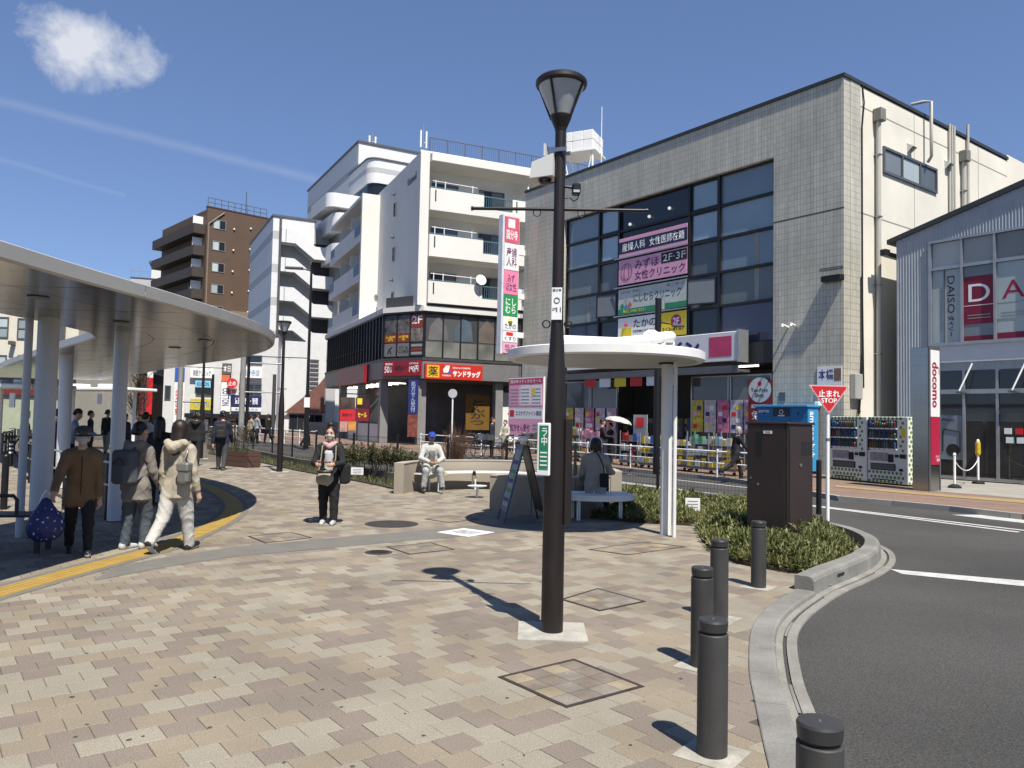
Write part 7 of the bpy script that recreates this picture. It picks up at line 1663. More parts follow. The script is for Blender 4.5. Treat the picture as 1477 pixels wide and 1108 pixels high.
def person(label, loc, heading, H, top, bottom, shoes, hair=hair_m, legs=((0, 0), (0, 0)), arms=((0, .1), (0, .1)), abd=(.12, .12), lean=0., tw=1.0, bw=1.0, jacket=.0, hairstyle='short', hat=None, mask=None, sk=skin, h=.018, head_tilt=0., hands=True, sit=None, hood=None, group=None, inner=None, cross=False, arm_in=0., longc=0.):
    """faces +y before turning; heights in fractions of H"""
    t = thing('person', label, 'person', loc, heading, group); S = H
    M_ = [sk, top, bottom, shoes, sole, inner or top]; pr = []
    hipz = .505*S if sit is None else sit+.075*S
    W = .0; zf = 1e9; ank = []
    for i, sd in enumerate((-1, 1)):
        o = Vector((sd*.052*S, 0, hipz)); p, b = legs[i]; kn, an = limb(o, .245*S, .225*S, p, -b, .03 if sit is None else .20, sd); ank.append((o, kn, an, p-b)); zf = min(zf, an.z)
    dz = .035*S-zf if sit is None else 0.
    up = Vector((0, 0, dz)); hip = Vector((0, 0, hipz+dz))
    for i, (o, kn, an, fa) in enumerate(ank):
        o, kn, an = o+up, kn+up, an+up
        pr.append(('c', o, kn, .062*S*bw, .045*S*bw, 2, .02, 1.)); pr.append(('c', kn, an+Vector((0, 0, .012*S)), .043*S*bw, .034*S*max(bw, 1)*(bw**.6), 2, .02, 1.))
        fa = max(min(fa, .25), -1.15) if sit is None else 0; td = Vector((0, cos(fa), sin(fa))); he = an-td*.022*S-Vector((0, 0, .012*S)); toe = an+td*.105*S-Vector((0, 0, .014*S))
        pr.append(('c', he, toe, .028*S, .022*S, 3, .012, 1.)); pr.append(('c', he-Vector((0, 0, .014*S)), toe-Vector((0, 0, .012*S)), .024*S, .020*S, 4, .006, 1.))
    def L(v): return hip+rotx(Vector(v)*S, -lean)
    # torso
    j = jacket; hz0 = hip.z-(.035+j)*S if sit is None else -9
    pr += [('c', L((-.038, 0, .0)), L((.038, 0, .0)), .068*S*max(bw, 1), .068*S*max(bw, 1), 2, .04, .8),
           ('c', L((-.022*tw, 0, -.06-j)), L((-.02*tw, 0, .12)), (.076+.012*(j > .03))*S*tw, .064*S*tw, 1, .03, .78, hz0), ('c', L((.022*tw, 0, -.06-j)), L((.02*tw, 0, .12)), (.076+.012*(j > .03))*S*tw, .064*S*tw, 1, .03, .78, hz0), ('c', L((0, 0, .12)), L((0, .005, .25)), .078*S*tw, .084*S*tw, 1, .04, .68),
           ('c', L((-.075, 0, .285)), L((.075, 0, .285)), .05*S*tw, .05*S*tw, 1, .05, .85), ('c', L((0, -.005, .30)), L((0, .004, .372)), .034*S, .031*S, 0, .02, 1.)]
    if longc: pr.append(('c', L((0, 0, -longc-.1)), L((0, 0, .1)), .10*S*tw, .085*S*tw, 1, .03, .75, hip.z-longc*S-.03))
    hd = L((0, .01, .435)); ht = head_tilt; up_ = rotx(Vector((0, 0, 1)), -ht); fw = rotx(Vector((0, 1, 0)), -ht)
    def Hd(v): return hd+(Vector((1, 0, 0))*v[0]+fw*v[1]+up_*v[2])*S
    pr += [('e', Hd((0, -.004, .012)), (.047*S, .057*S, .060*S), 0, .01), ('c', Hd((0, .016, -.028)), Hd((0, .030, -.045)), .036*S, .026*S, 0, .02, 1.), ('c', Hd((0, .052, .004)), Hd((0, .062, -.012)), .006*S, .010*S, 0, .012, 1.),
           ('c', Hd((-.020, .052, -.034)), Hd((.020, .052, -.034)), .006*S, .006*S, 0, .01, 1.)]
    for sd in (-1, 1): pr.append(('e', Hd((sd*.048, -.004, .0)), (.007*S, .014*S, .019*S), 0, .006))
    wr_ = []
    for i, sd in enumerate((-1, 1)):
        sh = L((sd*.098*(.6+.4*tw), 0, .285)); p, b = arms[i]; el, w = limb(sh, .17*S, .145*S, p+lean, b, abd[i], sd)
        if cross or arm_in: w = Vector((w.x*(1-arm_in), w.y, w.z))
        sl = .036*S*(.55+.45*tw)
        pr += [('c', sh, el, sl*1.12, sl*.95, 1, .025, 1.), ('c', el, w, sl*.95, sl*.78, 1, .02, 1.), ('c', w-(w-el).normalized()*.01, w+(w-el).normalized()*.022*S, .019*S, .018*S, 0, .006, 1.)]; wr_.append((el, w))
    if inner:
        pr.append(('c', L((0, .055*tw, .08)), L((0, .058*tw, .22)), .045*S, .045*S, 5, .01, .6))
    if hood:
        pr += [('c', L((-.07, -.045, .335)), L((0, -.085, .30)), .032*S, .045*S, 1, .025, 1.), ('c', L((.07, -.045, .335)), L((0, -.085, .30)), .032*S, .045*S, 1, .025, 1.), ('c', L((-.07, -.045, .335)), L((-.05, .04, .30)), .03*S, .022*S, 1, .02, 1.), ('c', L((.07, -.045, .335)), L((.05, .04, .30)), .03*S, .022*S, 1, .02, 1.)]
    body = sdf_mesh('body', pr, M_, t, h, .009 if h < .016 else (.006 if h < .02 else 0.), zmin=.0 if sit is None else None)
    # hands with palm and five fingers
    if hands:
        for i, sd in enumerate((-1, 1)):
            el, w = wr_[i]; d = (w-el).normalized(); n = Vector((-sd, 0, 0)); n = (n-d*n.dot(d)).normalized(); s_ = d.cross(n).normalized()*(-sd); s_ = s_ if s_.y > 0 else -s_; b0 = w+d*.02*S; hp = []
            hp.append(('c', b0, b0+d*.05*S, .016*S, .020*S, 0, .01, 1.))
            for f in range(4):
                o = b0+d*.052*S+s_*(f-1.5)*-.0105*S; ln = (.042, .048, .045, .035)[f]*S; m1 = o+d*ln*.55+n*ln*.18; m2 = m1+d*ln*.28+n*ln*.40
                hp += [('c', o-d*.02*S, m1, .0066*S, .0056*S, 0, .004, 1.), ('c', m1, m2, .0056*S, .0046*S, 0, .003, 1.)]
            o = b0+d*.012*S+s_*.017*S; m1 = o+(d*.6+s_*.75).normalized()*.026*S+n*.006*S; hp += [('c', o, m1, .0075*S, .0065*S, 0, .005, 1.), ('c', m1, m1+(d*.9+n*.45).normalized()*.024*S, .0062*S, .005*S, 0, .003, 1.)]
            sdf_mesh('hand', hp, [sk], t, .0058)
    # hair
    hp = []
    if hairstyle == 'short': hp = [('e', Hd((0, -.012, .026)), (.053*S, .058*S, .058*S), 0, .01), ('c', Hd((-.03, -.045, -.005)), Hd((.03, -.045, -.005)), .026*S, .026*S, 0, .02, 1.)]
    elif hairstyle == 'long': hp = [('e', Hd((0, -.012, .024)), (.056*S, .060*S, .060*S), 0, .01), ('c', Hd((0, -.03, .0)), Hd((0, -.055, -.15)), .056*S, .052*S, 0, .02, .7), ('c', Hd((-.04, .0, .0)), Hd((-.05, -.01, -.12)), .020*S, .018*S, 0, .02, 1.), ('c', Hd((.04, .0, .0)), Hd((.05, -.01, -.12)), .020*S, .018*S, 0, .02, 1.)]
    elif hairstyle == 'bob': hp = [('e', Hd((0, -.010, .022)), (.058*S, .060*S, .062*S), 0, .01), ('c', Hd((-.038, -.02, .0)), Hd((-.042, -.02, -.045)), .024*S, .02*S, 0, .02, 1.), ('c', Hd((.038, -.02, .0)), Hd((.042, -.02, -.045)), .024*S, .02*S, 0, .02, 1.), ('c', Hd((0, -.04, .0)), Hd((0, -.045, -.05)), .035*S, .03*S, 0, .02, 1.)]
    elif hairstyle == 'bun': hp = [('e', Hd((0, -.014, .024)), (.054*S, .056*S, .058*S), 0, .01), ('e', Hd((0, -.02, .092)), (.034*S, .034*S, .030*S), 0, .01), ('c', Hd((-.047, .0, .01)), Hd((-.05, .012, -.055)), .012*S, .008*S, 0, .01, 1.), ('c', Hd((.047, .0, .01)), Hd((.05, .012, -.055)), .012*S, .008*S, 0, .01, 1.)]
    elif hairstyle == 'fringe': hp = [('c', Hd((-.03, -.045, -.02)), Hd((.03, -.045, -.02)), .022*S, .022*S, 0, .02, 1.)]
    if hp: sdf_mesh('hair', hp, [hair], t, min(h, .014))
    # face
    if h < .02 or mask:
        for sd in (-1, 1): part('eye', black_print, t, lambda b: b.lathe([(.001, -.004*S), (.007*S, 0), (.001, .004*S)], 10, Hd((sd*.020, .051, .012)))); part('brow', hair, t, lambda b: b.cyl(Hd((sd*.011, .053, .026)), Hd((sd*.030, .046, .026)), .0028*S, .0022*S, 6))
    if mask: sdf_mesh('face_mask', [('c', Hd((0, .034, -.016)), Hd((0, .040, -.038)), .034*S, .026*S, 0, .01, 1.), ('c', Hd((-.03, .03, -.02)), Hd((.03, .03, -.02)), .02*S, .02*S, 0, .012, 1.)], [mask], t, .01)
    if hat:
        kind, hm = hat
        if kind == 'cap': q = [('e', Hd((0, -.008, .034)), (.055*S, .062*S, .046*S), 0, .01), ('c', Hd((-.022, .058, .030)), Hd((.022, .058, .030)), .022*S, .022*S, 0, .012, 1.2)]; 
        elif kind == 'news': q = [('e', Hd((0, -.012, .052)), (.062*S, .068*S, .036*S), 0, .01), ('c', Hd((-.022, .056, .040)), Hd((.022, .056, .040)), .016*S, .016*S, 0, .012, 1.4)]
        else: q = [('e', Hd((0, -.006, .032)), (.056*S, .062*S, .050*S), 0, .01), ('c', Hd((-.05, 0, .015)), Hd((.05, 0, .015)), .018*S, .018*S, 0, .01, 3.)]
        sdf_mesh('hat', q, [hm], t, .012)
    return t, wr_, L, Hd
def face_to(p, q): return atan2(-(q[0]-p[0]), q[1]-p[1])     # turn +y towards q
AW = lambda p, a=0: radians(a)
def az(deg): return -radians(deg)      # compass heading (0 = away from camera, 90 = right)
# ---------------- the person in the brown jacket carrying a blue bag
tan_j = fab('tan_jacket', (.205, .125, .062)); black_c = fab('black', (.014, .014, .016)); mask_w = mat('mask_white', (.55, .50, .46), .8, var=.05)
P = gnd(112, 800); tB, wB, LB_, HB = person('person in brown jacket, grey cap and face mask carrying a blue bag', P, az(150), 1.50, tan_j, black_c, shoe_k, legs=((.28, .15), (-.22, .25)), arms=((-.30, .25), (.15, .5)), abd=(.10, .28), lean=.16, tw=1.15, bw=.95, jacket=.075, hairstyle='fringe', hat=('news', fab('grey_cap', (.075, .078, .075))), mask=mask_w, hair=hair_m, head_tilt=.05, h=.0125)
MB().tube([HB((-.05, .01, .012)), HB((-.03, .05, .014)), HB((0, .058, .014)), HB((.03, .05, .014)), HB((.05, .01, .012))], .012, 6).build('sunglasses', rubber, tB)
MB().tube([LB_((0, .068+.012*sin(z*9), z)) for z in np.linspace(-.10, .29, 9)], .006, 5).build('zip', mat('zip_brown', (.05, .03, .015), .6), tB)
def bag_in_hand():
    M = Matrix.Rotation(az(150), 4, 'Z'); best = min(wB, key=lambda e: (M @ e[1]).x); w = P+(M @ best[1])
    m = bpy.data.materials.new('floral_navy'); m.use_nodes = True; N = m.node_tree.nodes; Lk = m.node_tree.links; b = N['Principled BSDF']; g = N.new('ShaderNodeTexCoord')
    v = N.new('ShaderNodeTexVoronoi'); v.inputs['Scale'].default_value = 17; Lk.new(g.outputs['Object'], v.inputs['Vector']); n = N.new('ShaderNodeTexNoise'); n.inputs['Scale'].default_value = 40; Lk.new(g.outputs['Object'], n.inputs['Vector']); ad = N.new('ShaderNodeMath'); ad.operation = 'ADD'; Lk.new(v.outputs['Distance'], ad.inputs[0]); Lk.new(n.outputs['Fac'], ad.inputs[1])
    r = N.new('ShaderNodeValToRGB'); e = r.color_ramp.elements; e[0].position = .66; e[0].color = (.45, .5, .7, 1); e[1].position = .70; e[1].color = (.012, .018, .10, 1); Lk.new(ad.outputs[0], r.inputs[0]); Lk.new(r.outputs[0], b.inputs['Base Color']); b.inputs['Roughness'].default_value = .6
    z = w.z-.04; t = thing('shopping_bag', 'large navy patterned shopping bag hanging from a hand', 'bag', (w.x-.10, w.y+.02, 0), az(150)); _M['floral_navy'] = m; FAB.add('floral_navy')
    sdf_mesh('bag_body', [('e', (0, 0, z-.34), (.165, .11, .19), 0, .05), ('c', (0, 0, z-.25), (0, 0, z-.1), .13, .06, 0, .05, .8), ('e', (.04, .02, z-.40), (.14, .10, .12), 0, .05), ('e', (-.06, -.02, z-.39), (.13, .10, .12), 0, .05)], [m], t, .014, .005)
    for s in (-1, 1): MB().tube([(s*.07, .0, z-.14), (s*.05, 0, z-.04), (s*.02, 0, z+.02), (0, 0, z+.04)], .008, 5).build('handle', white_sign, t)
bag_in_hand()
# ---------------- person with grey backpack, grey jacket and jeans
P2 = gnd(193, 792); denim = fab('denim', (.085, .105, .13)); gj = fab('grey_beige', (.26, .235, .205))
t2, w2, L2_, H2 = person('person in grey-beige hooded jacket and jeans seen from behind', P2, az(22), 1.54, gj, denim, shoe_w, legs=((-.05, .05), (.25, .35)), arms=((-.1, .15), (.15, .3)), abd=(.16, .16), lean=.03, tw=1.14, bw=1.1, jacket=.075, hairstyle='short', hood=True, h=.0125)
def backpack(P, head, L, label, m, w=.15, hgt=.21, z=.17, d=.075, S=1.5):
    t = thing('backpack', label, 'backpack', (P.x, P.y, 0), head); c = L((0, -.118, z)); FAB.add(m.name)
    sdf_mesh('pack', [('b', (c.x, c.y-.01, c.z), (w-.05, d-.045, hgt-.06), .05, 0, .02), ('b', (c.x, c.y-d, c.z-hgt*.35), (w-.08, .015, hgt*.38), .03, 0, .03)], [m], t, .014, .003)
    part('zip', black_print, t, lambda b: b.tube([(c.x-w*.55, c.y-d-.035, c.z-.02), (c.x-w*.5, c.y-d-.03, c.z+.06), (c.x, c.y-d-.02, c.z+.11), (c.x+w*.5, c.y-d-.03, c.z+.06), (c.x+w*.55, c.y-d-.035, c.z-.02)], .005, 5))
    part('grab_loop', m, t, lambda b: b.tube([(c.x-.03, c.y, c.z+hgt-.01), (c.x-.02, c.y, c.z+hgt+.03), (c.x+.02, c.y, c.z+hgt+.03), (c.x+.03, c.y, c.z+hgt-.01)], .008, 6))
    for s in (-1, 1):
        a, e, f = L((s*.055, -.085, .31)), L((s*.062, -.005, .345)), L((s*.066, .075, .24)); part('strap', m, t, lambda b: b.tube([(c.x+s*w*.5, c.y+.02, c.z+hgt*.8), a, e, f, L((s*.085, .06, .12)), (c.x+s*w*.85, c.y+.05, c.z-hgt*.7)], .016, 6))
backpack(P2, az(22), L2_, 'grey backpack worn by the person in jeans', fab('pack_grey', (.10, .11, .125)), .16, .22, .15)
# ---------------- woman in cream hoodie and cargo trousers
P3 = gnd(252, 795); creamc = fab('cream_jacket', (.50, .44, .34)); cargo = fab('cream_cargo', (.60, .58, .53))
t3, w3, L3_, H3 = person('woman in cream hooded jacket and cream cargo trousers seen from behind', P3, az(12), 1.58, creamc, cargo, shoe_k, hair=hair_b, legs=((-.30, .35), (.22, .08)), arms=((-.05, .15), (-.1, .35)), abd=(.14, .20), lean=.02, tw=1.08, bw=1.12, jacket=.05, hairstyle='long', hood=True, h=.0125)
def shoulder_bag():
    t = thing('shoulder_bag', 'silver grey shoulder bag under the arm of the woman in cream', 'bag', P3, az(12)); m = mat('bag_silver', (.30, .29, .26), .25, .4, var=.1); c = L3_((.10, -.09, .12))
    part('bag_body', m, t, lambda b: b.rbox(c.x-.05, c.x+.10, c.y-.05, c.y+.06, c.z-.14, c.z+.10, .03)); part('flap', m, t, lambda b: b.rbox(c.x-.055, c.x+.105, c.y-.062, c.y+.065, c.z+.0, c.z+.112, .02)); part('strap', m, t, lambda b: b.tube([(c.x, c.y, c.z+.1), L3_((.11, -.06, .26)), L3_((.09, .0, .35)), L3_((.11, .06, .25)), (c.x+.06, c.y+.06, c.z+.05)], .012, 6))
shoulder_bag()
# ---------------- woman walking towards the camera with a phone
P4 = gnd(473, 756); blackp = fab('black_trousers', (.013, .013, .015)); cardi = fab('black_cardigan', (.016, .016, .018))
t4, w4, L4_, H4 = person('woman in black with pink scarf and mask walking towards us looking at a phone', P4, az(178), 1.50, cardi, blackp, shoe_w, hair=hair_b, legs=((.10, .05), (-.06, .12)), arms=((.38, 1.15), (.38, 1.15)), abd=(.26, .26), tw=1.12, bw=1.12, jacket=.03, hairstyle='bun', mask=mask_w, head_tilt=.22, arm_in=.45, h=.0125, inner=fab('white_top', (.58, .58, .57)))
sdf_mesh('scarf', [('c', L4_((-.05, .0, .325)), L4_((0, .062, .30)), .030*1.5, .026*1.5, 0, .02, 1.), ('c', L4_((.05, .0, .325)), L4_((0, .062, .30)), .030*1.5, .026*1.5, 0, .02, 1.), ('c', L4_((-.05, .0, .325)), L4_((.05, .0, .325)), .03*1.5, .03*1.5, 0, .02, 1.4)], [fab('pink_scarf', (.55, .36, .36))], t4, .012, .003)
sdf_mesh('shirt_hem', [('c', L4_((-.05, 0, -.04)), L4_((.05, 0, -.04)), .088*1.5, .088*1.5, 0, .02, .75)], [fab('cream_hem', (.5, .46, .38))], t4, .016)
def walk_items():
    w = (w4[0][1]+w4[1][1])/2; t = thing('phone', 'dark red phone held in the walking woman\'s hands', 'phone', P4, az(178)); part('case', mat('phone_case', (.08, .012, .012), .4), t, lambda b: b.rbox(w.x-.09, w.x+.09, w.y+.05, w.y+.13, w.z+.03, w.z+.045, .005)); part('screen', glass_dark, t, lambda b: b.box(w.x-.08, w.x+.08, w.y+.06, w.y+.12, w.z+.0452, w.z+.0465))
    t = thing('waist_bag', 'beige gathered bag worn at the front by the walking woman', 'bag', P4, az(178)); c = L4_((.02, .125, -.01)); m = fab('beige_bag', (.42, .35, .24))
    sdf_mesh('bag_body', [('e', (c.x, c.y, c.z), (.135, .065, .10), 0, .03), ('e', (c.x, c.y+.01, c.z-.04), (.12, .07, .08), 0, .03)], [m], t, .013, .005); part('bag_rim', black_print, t, lambda b: b.tube([(c.x+.11*cos(k*pi/8), c.y+.05*sin(k*pi/8), c.z+.085) for k in range(16)], .012, 6, True))
    for s in (-1, 1): part('strap', m, t, lambda b: b.tube([(c.x+s*.1, c.y, c.z+.1), L4_((s*.075, .085, .18)), L4_((s*.07, .055, .30)), L4_((s*.06, .0, .345)), L4_((s*.05, -.07, .30))], .008, 6))
    t = thing('tote_bag', 'black shoulder tote at the walking woman\'s side', 'bag', P4, az(178)); c = L4_((-.165, .0, .02)); sdf_mesh('bag_body', [('b', (c.x, c.y, c.z), (.03, .09, .12), .035, 0, .02)], [fab('black_bag', (.012, .012, .014))], t, .014, .003); part('strap', black_print, t, lambda b: b.tube([(c.x, c.y-.05, c.z+.14), L4_((-.125, -.03, .24)), L4_((-.11, .0, .345)), L4_((-.125, .03, .24)), (c.x, c.y+.05, c.z+.14)], .012, 6))
walk_items()
# ---------------- seated man with blue cap
P5 = Vector((-1.83, 17.80, 0)); wc = fab('white_workwear', (.60, .59, .54)); wp = fab('grey_workpants', (.42, .44, .42))
t5, w5, L5_, H5 = person('seated man in white work clothes and blue cap on the curved seat', P5, az(165), 1.62, wc, wp, shoe_k, sk=skin_d, legs=((1.45, 1.40), (1.45, 1.5)), arms=((.35, .85), (.35, .85)), abd=(.30, .30), lean=.10, tw=1.2, bw=1.1, hairstyle='short', hat=('cap', fab('blue_cap', (.02, .07, .42))), head_tilt=.3, sit=.42, arm_in=.65, jacket=0., h=.0145, inner=fab('grey_vest', (.2, .2, .19)))
# ---------------- person with headphones on the bench, seen from behind
P6 = Vector((BENCH.x-.02, BENCH.y+.12, 0)); gc = fab('grey_coat', (.40, .38, .34))
t6, w6, L6_, H6 = person('person in grey coat with white headphones sitting with back turned on the curved bench', P6, az(8), 1.62, gc, blackp, shoe_k, hair=hair_m, legs=((1.4, 1.4), (1.4, 1.4)), arms=((.3, .6), (.5, .9)), abd=(.2, .3), tw=1.25, hairstyle='bob', sit=.44, lean=.05)
MB().tube([H6((-.060, 0, .0)), H6((-.058, 0, .05)), H6((-.03, 0, .09)), H6((.03, 0, .09)), H6((.058, 0, .05)), H6((.060, 0, 0))], .012, 8).build('headphone_band', white_paint, t6)
for s in (-1, 1): MB().cyl(H6((s*.052, 0, 0)), H6((s*.074, 0, 0)), .042, .036, 16).build('headphone_cup', white_paint, t6)
def cross_bag():
    t = thing('crossbody_bag', 'small black crossbody bag on the back of the person on the bench', 'bag', P6, az(8)); c = L6_((.10, -.135, .06)); m = fab('black_bag', (.012, .012, .014)); sdf_mesh('bag_body', [('b', (c.x, c.y, c.z), (.05, .02, .09), .03, 0, .02)], [m], t, .012, .002); part('strap', m, t, lambda b: b.tube([(c.x, c.y, c.z+.1), L6_((.09, -.115, .2)), L6_((.05, -.095, .30)), L6_((.02, -.04, .35))], .011, 6))
cross_bag()
# ---------------- man with navy backpack walking away
P7 = gnd(319, 678); nav = fab('navy_jacket', (.02, .022, .05)); t7, w7, L7_, H7 = person('man in navy jacket with dark backpack walking away in the middle distance', P7, az(-8), 1.76, nav, fab('charcoal_trousers', (.06, .062, .065)), shoe_k, legs=((.18, .1), (-.2, .25)), arms=((-.2, .2), (.2, .3)), tw=1.2, hairstyle='short', h=.02)
backpack(P7, az(-8), L7_, 'dark backpack on the man in the navy jacket', fab('pack_dark', (.03, .032, .035)), .15, .22, .16)
# ---------------- people under and beyond the canopy
far = dict(h=.026, hands=False, group='people around the bus stops')
def somebody(label, px, head, H, top, bottom, **k):
    p = gnd(*px); kk = dict(far); kk.update(k); person(label, p, az(head), H, fab(*top), fab(*bottom), kk.pop('shoes', shoe_k), **kk)
blk = ('black', (.014, .014, .016)); chc = ('charcoal', (.04, .04, .045)); tang = ('stone', (.3, .27, .22))
somebody('person in dark clothes waiting at the far left behind the columns', (32, 692), 60, 1.66, blk, blk, arms=((.4, 1.2), (.4, 1.2)), tw=1.15, head_tilt=.3)
somebody('man in light blue shirt looking down between the columns', (98, 694), 60, 1.72, ('pale_blue', (.25, .32, .48)), blk, arms=((.4, 1.1), (.4, 1.1)), lean=.18, head_tilt=.4)
somebody('person in dark jacket standing left of the blue shirt man', (80, 690), 30, 1.70, ('slate_blue', (.05, .06, .09)), blk)
somebody('person in black jacket and stone trousers between two columns', (153, 656), 10, 1.74, blk, tang, legs=((.15, .1), (-.15, .2)))
somebody('person in white hooded top beyond the third column', (207, 692), 0, 1.66, ('white_top', (.58, .58, .57)), chc, hood=True)
somebody('person with long black hair just left of the woman in cream', (226, 730), 4, 1.58, blk, chc, hairstyle='long', tw=1.1, longc=.08, h=.02)
somebody('man with grey cap and black jacket walking ahead of the woman in cream', (281, 672), -12, 1.70, ('black_parka', (.02, .02, .022)), blk, hat=('bucket', fab('grey_hat', (.12, .12, .12))), tw=1.25, legs=((.15, .1), (-.15, .2)), hood=True)
somebody('person in grey clothes farther under the canopy', (178, 668), 20, 1.62, chc, blk)
somebody('person in dark coat by the second shelter', (128, 664), 70, 1.68, blk, chc, longc=.1)
# across the road
def across(label, px, head, H, top, bottom, **k):
    p = gnd(*px, .06); kk = dict(h=.024, hands=False, group='pedestrians across the road'); kk.update(k); return p, person(label, p, az(head), H, fab(*top), fab(*bottom), kk.pop('shoes', shoe_k), **kk)
wk = dict(legs=((.25, .15), (-.22, .3)), arms=((-.2, .2), (.2, .35)))
across('pedestrian in beige top on the far pavement by the shops', (361, 640), 40, 1.60, ('beige_top', (.45, .36, .24)), blk, **wk); across('pedestrian in pale grey shirt on the far pavement by the shops', (369.5, 640.5), 40, 1.70, ('pale_grey', (.35, .37, .4)), blk, **wk)
across('pedestrian all in black right of the pale grey shirt', (386, 640), -60, 1.66, blk, blk, **wk); across('pedestrian in black by the red advertising board', (442, 644), 80, 1.70, blk, blk, **wk)
across('man in navy padded jacket at the guard rail by the directory board', (709, 660), 100, 1.68, ('navy_puffer', (.02, .025, .045)), blk); across('woman in cream coat holding a tan bag at the guard rail', (728, 659), 200, 1.58, ('cream_coat', (.55, .52, .40)), ('tan_skirt', (.25, .15, .06)), mask=mask_w, longc=.12, arms=((.3, 1.0), (.3, 1.0)), arm_in=.4)
pu, _ = across('man in dark jacket standing with the umbrella couple before the drugstore', (868, 671), 90, 1.70, ('dark_maroon', (.03, .018, .02)), ('jeans_dark', (.03, .04, .07)), arms=((.4, 1.1), (.4, 1.1))); pv, (tu, wu, Lu, Hu) = across('woman in black under the pale umbrella before the drugstore', (880, 670), 250, 1.56, blk, blk, arms=((.7, 1.5), (.4, 1.0)), longc=.1)
def umbrella():
    t = thing('umbrella', 'open white umbrella held before the drugstore', 'umbrella', (pv.x, pv.y, .06), radians(0)); c = Vector((.28, -.1, 1.62)); n = 8; m = mat('umbrella_white', (.62, .60, .57), .7, var=.04); b = MB(); A = Vector((.22, -.1, 1)).normalized()
    R = .52; Mx = Matrix.Translation(c) @ Matrix.Rotation(radians(12), 4, 'Y')
    for k in range(n):
        a0, a1 = 2*pi*k/n, 2*pi*(k+1)/n; pn = MB(Mx); rows = []
        for q in range(5):
            u = q/4; r = R*sin(u*pi/2*.95); z = .20*cos(u*pi/2); rows.append([Vector((r*cos(a), r*sin(a), z-(.02*u if 0 < j < 2 else 0))) for j, a in enumerate((a0, (a0+a1)/2, a1))])
        for r0, r1 in zip(rows, rows[1:]): pn.strip(r0, r1)
        pn.s = [True]*len(pn.f); pn.build('panel', m, t); part('rib', frame_grey, t, lambda b: b.cyl(Mx @ Vector((0, 0, .19)), Mx @ Vector((R*cos(a0), R*sin(a0), .01)), .005, .004, 5))
    part('shaft', frame_grey, t, lambda b: b.cyl(Mx @ Vector((0, 0, .24)), Mx @ Vector((-.14, .04, -.72)), .01, .01, 8))
umbrella()
across('silver-haired person in black walking past the drugstore displays', (1061, 691), 80, 1.58, ('black_cape', (.016, .016, .02)), blk, hair=hair_s, hairstyle='bob', lean=.12, legs=((.45, .3), (-.5, .5)), arms=((-.3, .3), (.4, .4)), longc=.1)
# ================================================================== drugstore display carts
def cart(px, label, W_, H, pal, seed):
    p = gnd(*px, .068); x, y, _ = FC.loc(p); rs = random.Random(seed); t = thing('display_cart', label, 'display cart', p, FC.rz, 'drugstore display carts')
    part('base', frame_grey, t, lambda b: b.box(-W_/2, W_/2, 0, .5, .12, .2));
    for sx in (-1, 1):
        for y_ in (.06, .44): part('caster', rubber, t, lambda b: b.cyl((sx*W_*.42, y_-.02, .055), (sx*W_*.42, y_+.02, .055), .055, .055, 10)); part('upright', frame_silver, t, lambda b: b.box(sx*W_/2-.015, sx*W_/2+.015, y_-.015, y_+.015, .2, H))
    n = 3
    for k in range(n):
        z = .22+k*(H-.25)/n; sh = part('shelf', frame_silver, t, lambda b: b.box(-W_/2+.016, W_/2-.016, .02+k*.04, .48, z-.02, z)); q = -W_/2+.03
        while q < W_/2-.09:
            w = rs.uniform(.10, .24); hh = rs.uniform(.14, (H-.25)/n*.85); c = rs.choice(pal); bx('packet', mat('pack_%02d%02d%02d' % tuple(int(v*20) for v in c), c, .4, var=.25, vs=16), sh, q, q+w-.008, .03+k*.04+rs.uniform(0, .04), .3, z+.001, z+hh); q += w
    return t
Yl, Wt, Bl, Pk, Or, Rd, Gn, Lb = (.7, .5, .05), (.62, .62, .6), (.06, .15, .42), (.6, .25, .35), (.65, .3, .06), (.5, .05, .05), (.1, .32, .14), (.35, .5, .58)
cart((822, 664), 'display cart of yellow and pink packets left of the umbrella couple', 1.0, 1.5, [Yl, Pk, Wt, Or, Gn], 1)
cart((848, 667), 'display cart of orange and white packets just left of the umbrella couple', .9, 1.4, [Or, Wt, Yl, Pk], 2)
cart((905, 672), 'display cart of white cards right of the umbrella couple', .9, 1.3, [Wt, (.3, .3, .3), Bl, Rd], 3)
cart((936, 676), 'display cart of blue and white packets by the canopy column', 1.0, 1.25, [Bl, Wt, Yl, Lb], 4)
cart((972, 678), 'display cart of mixed packets behind the canopy downpipe', 1.0, 1.2, [Wt, Lb, Bl, Yl], 5)
cart((1008, 682), 'display cart stacked with white and yellow rolls', 1.1, 1.35, [Wt, Lb, Wt, Yl, Gn], 6)
cart((1040, 685), 'display cart of yellow bags by the silver-haired person', 1.1, 1.3, [Yl, Or, Lb, Wt, Yl], 7)
t = thing('price_stand', 'small standing price board right of the umbrella couple', 'sign', gnd(914, 672, .068)+Vector((.3, .5, 0)), FC.rz); bx('board', mat('stand_grey', (.4, .42, .44), .5), t, -.35, .35, 0, .04, .9, 1.9); bx('red_mark', red_print, t, -.2, .2, -.008, -.002, 1.45, 1.8); bx('leg', steel, t, -.03, .03, .045, .08, 0, 1.6)
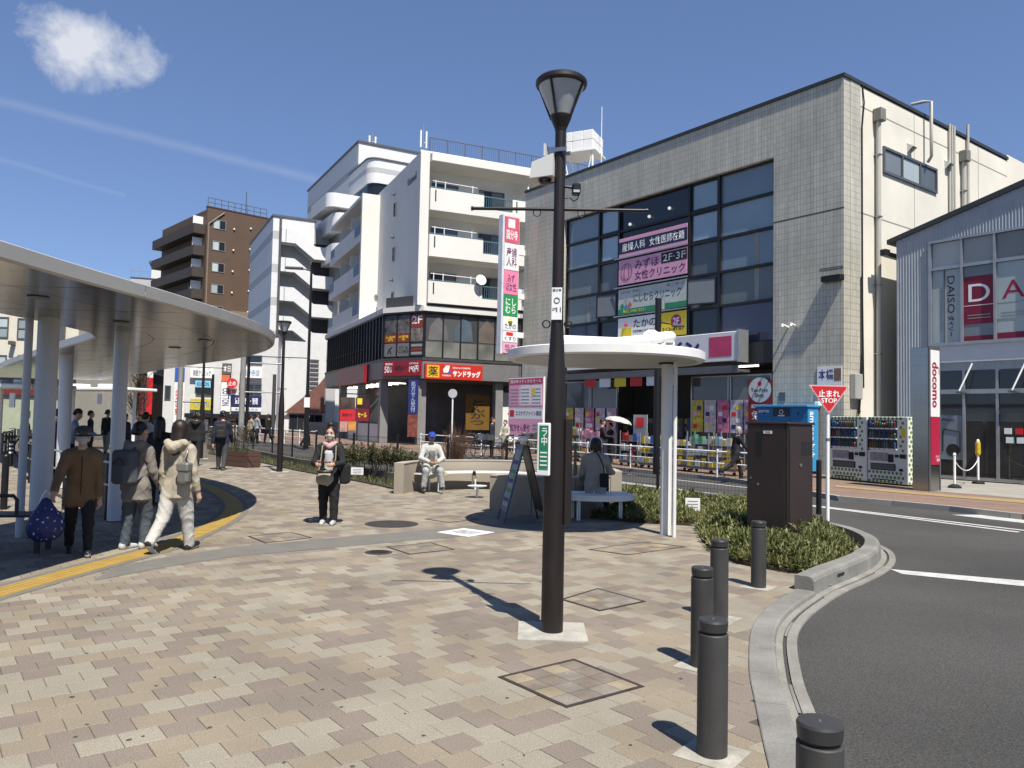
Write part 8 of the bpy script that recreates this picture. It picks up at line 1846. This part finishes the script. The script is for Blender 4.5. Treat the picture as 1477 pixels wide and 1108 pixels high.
# ================================================================== parked bicycles
def bicycle(p, rz, label, fm):
    t = thing('bicycle', label, 'bicycle', p, rz, 'parked bicycles'); r = .33; tyre = rubber
    for x in (-.52, .52):
        w = part('wheel', tyre, t, lambda b: b.tube([(x+r*cos(k*pi/12), 0, r+r*sin(k*pi/12)) for k in range(24)], .018, 6, True)); part('spokes', steel, w, lambda b: [b.cyl((x, 0, r), (x+r*cos(k*pi/5), 0, r+r*sin(k*pi/5)), .003, .003, 4) for k in range(10)] and None)
        part('mudguard', steel, t, lambda b: b.tube([(x+(r+.03)*cos(a), 0, r+(r+.03)*sin(a)) for a in np.linspace(.5, 2.7, 9)], .014, 5))
    part('frame', fm, t, lambda b: b.tube([(.52, 0, r), (.40, 0, .82), (.42, 0, .72), (0, 0, .36), (-.15, 0, .78), (0, 0, .36), (-.52, 0, r), (-.13, 0, .68), (.41, 0, .74)], .016, 7)); part('saddle', rubber, t, lambda b: b.rbox(-.28, -.05, -.08, .08, .86, .92, .02)); part('seat_post', steel, t, lambda b: b.cyl((-.15, 0, .75), (-.16, 0, .87), .014, .014, 8))
    part('handlebar', steel, t, lambda b: b.tube([(.20, -.27, 1.0), (.34, -.22, 1.02), (.38, 0, .98), (.34, .22, 1.02), (.20, .27, 1.0)], .012, 6)); part('stem', steel, t, lambda b: b.cyl((.40, 0, .8), (.38, 0, .99), .014, .014, 8)); part('basket', steel, t, lambda b: b.box(.45, .75, -.17, .17, .74, .75).box(.74, .75, -.17, .17, .75, .98).box(.45, .46, -.17, .17, .75, .98).box(.46, .74, -.17, -.16, .75, .98).box(.46, .74, .16, .17, .75, .98)); part('pedal', rubber, t, lambda b: b.box(-.05, .05, .08, .18, .2, .23)); part('crank', steel, t, lambda b: b.cyl((0, -.1, .36), (0, .12, .36), .02, .02, 8))
for k, (x, lb) in enumerate(((742, 'bicycle parked nearest the cream coat woman'), (755, 'middle bicycle parked before the directory board'), (768, 'bicycle parked farthest right before the directory board'))): bicycle(gnd(x, 655, .06), FC.rz+pi/2+.15*(k-1), lb, (mat('bike_silver', (.35, .36, .38), .3, .8), black_metal, mat('bike_green', (.03, .09, .06), .4))[k])
for k, (x, y, lb) in enumerate(((672, 660, 'silver bicycle behind the guard rail right of the dry bush'), (690, 661, 'dark bicycle with cover behind the guard rail'), (14, 660, 'bicycle parked at the far left beyond the shelter'), (305, 642, 'bicycle parked by the far shops'))): bicycle(gnd(x, y, .06 if x > 600 else 0), radians(20+30*k), lb, black_metal)
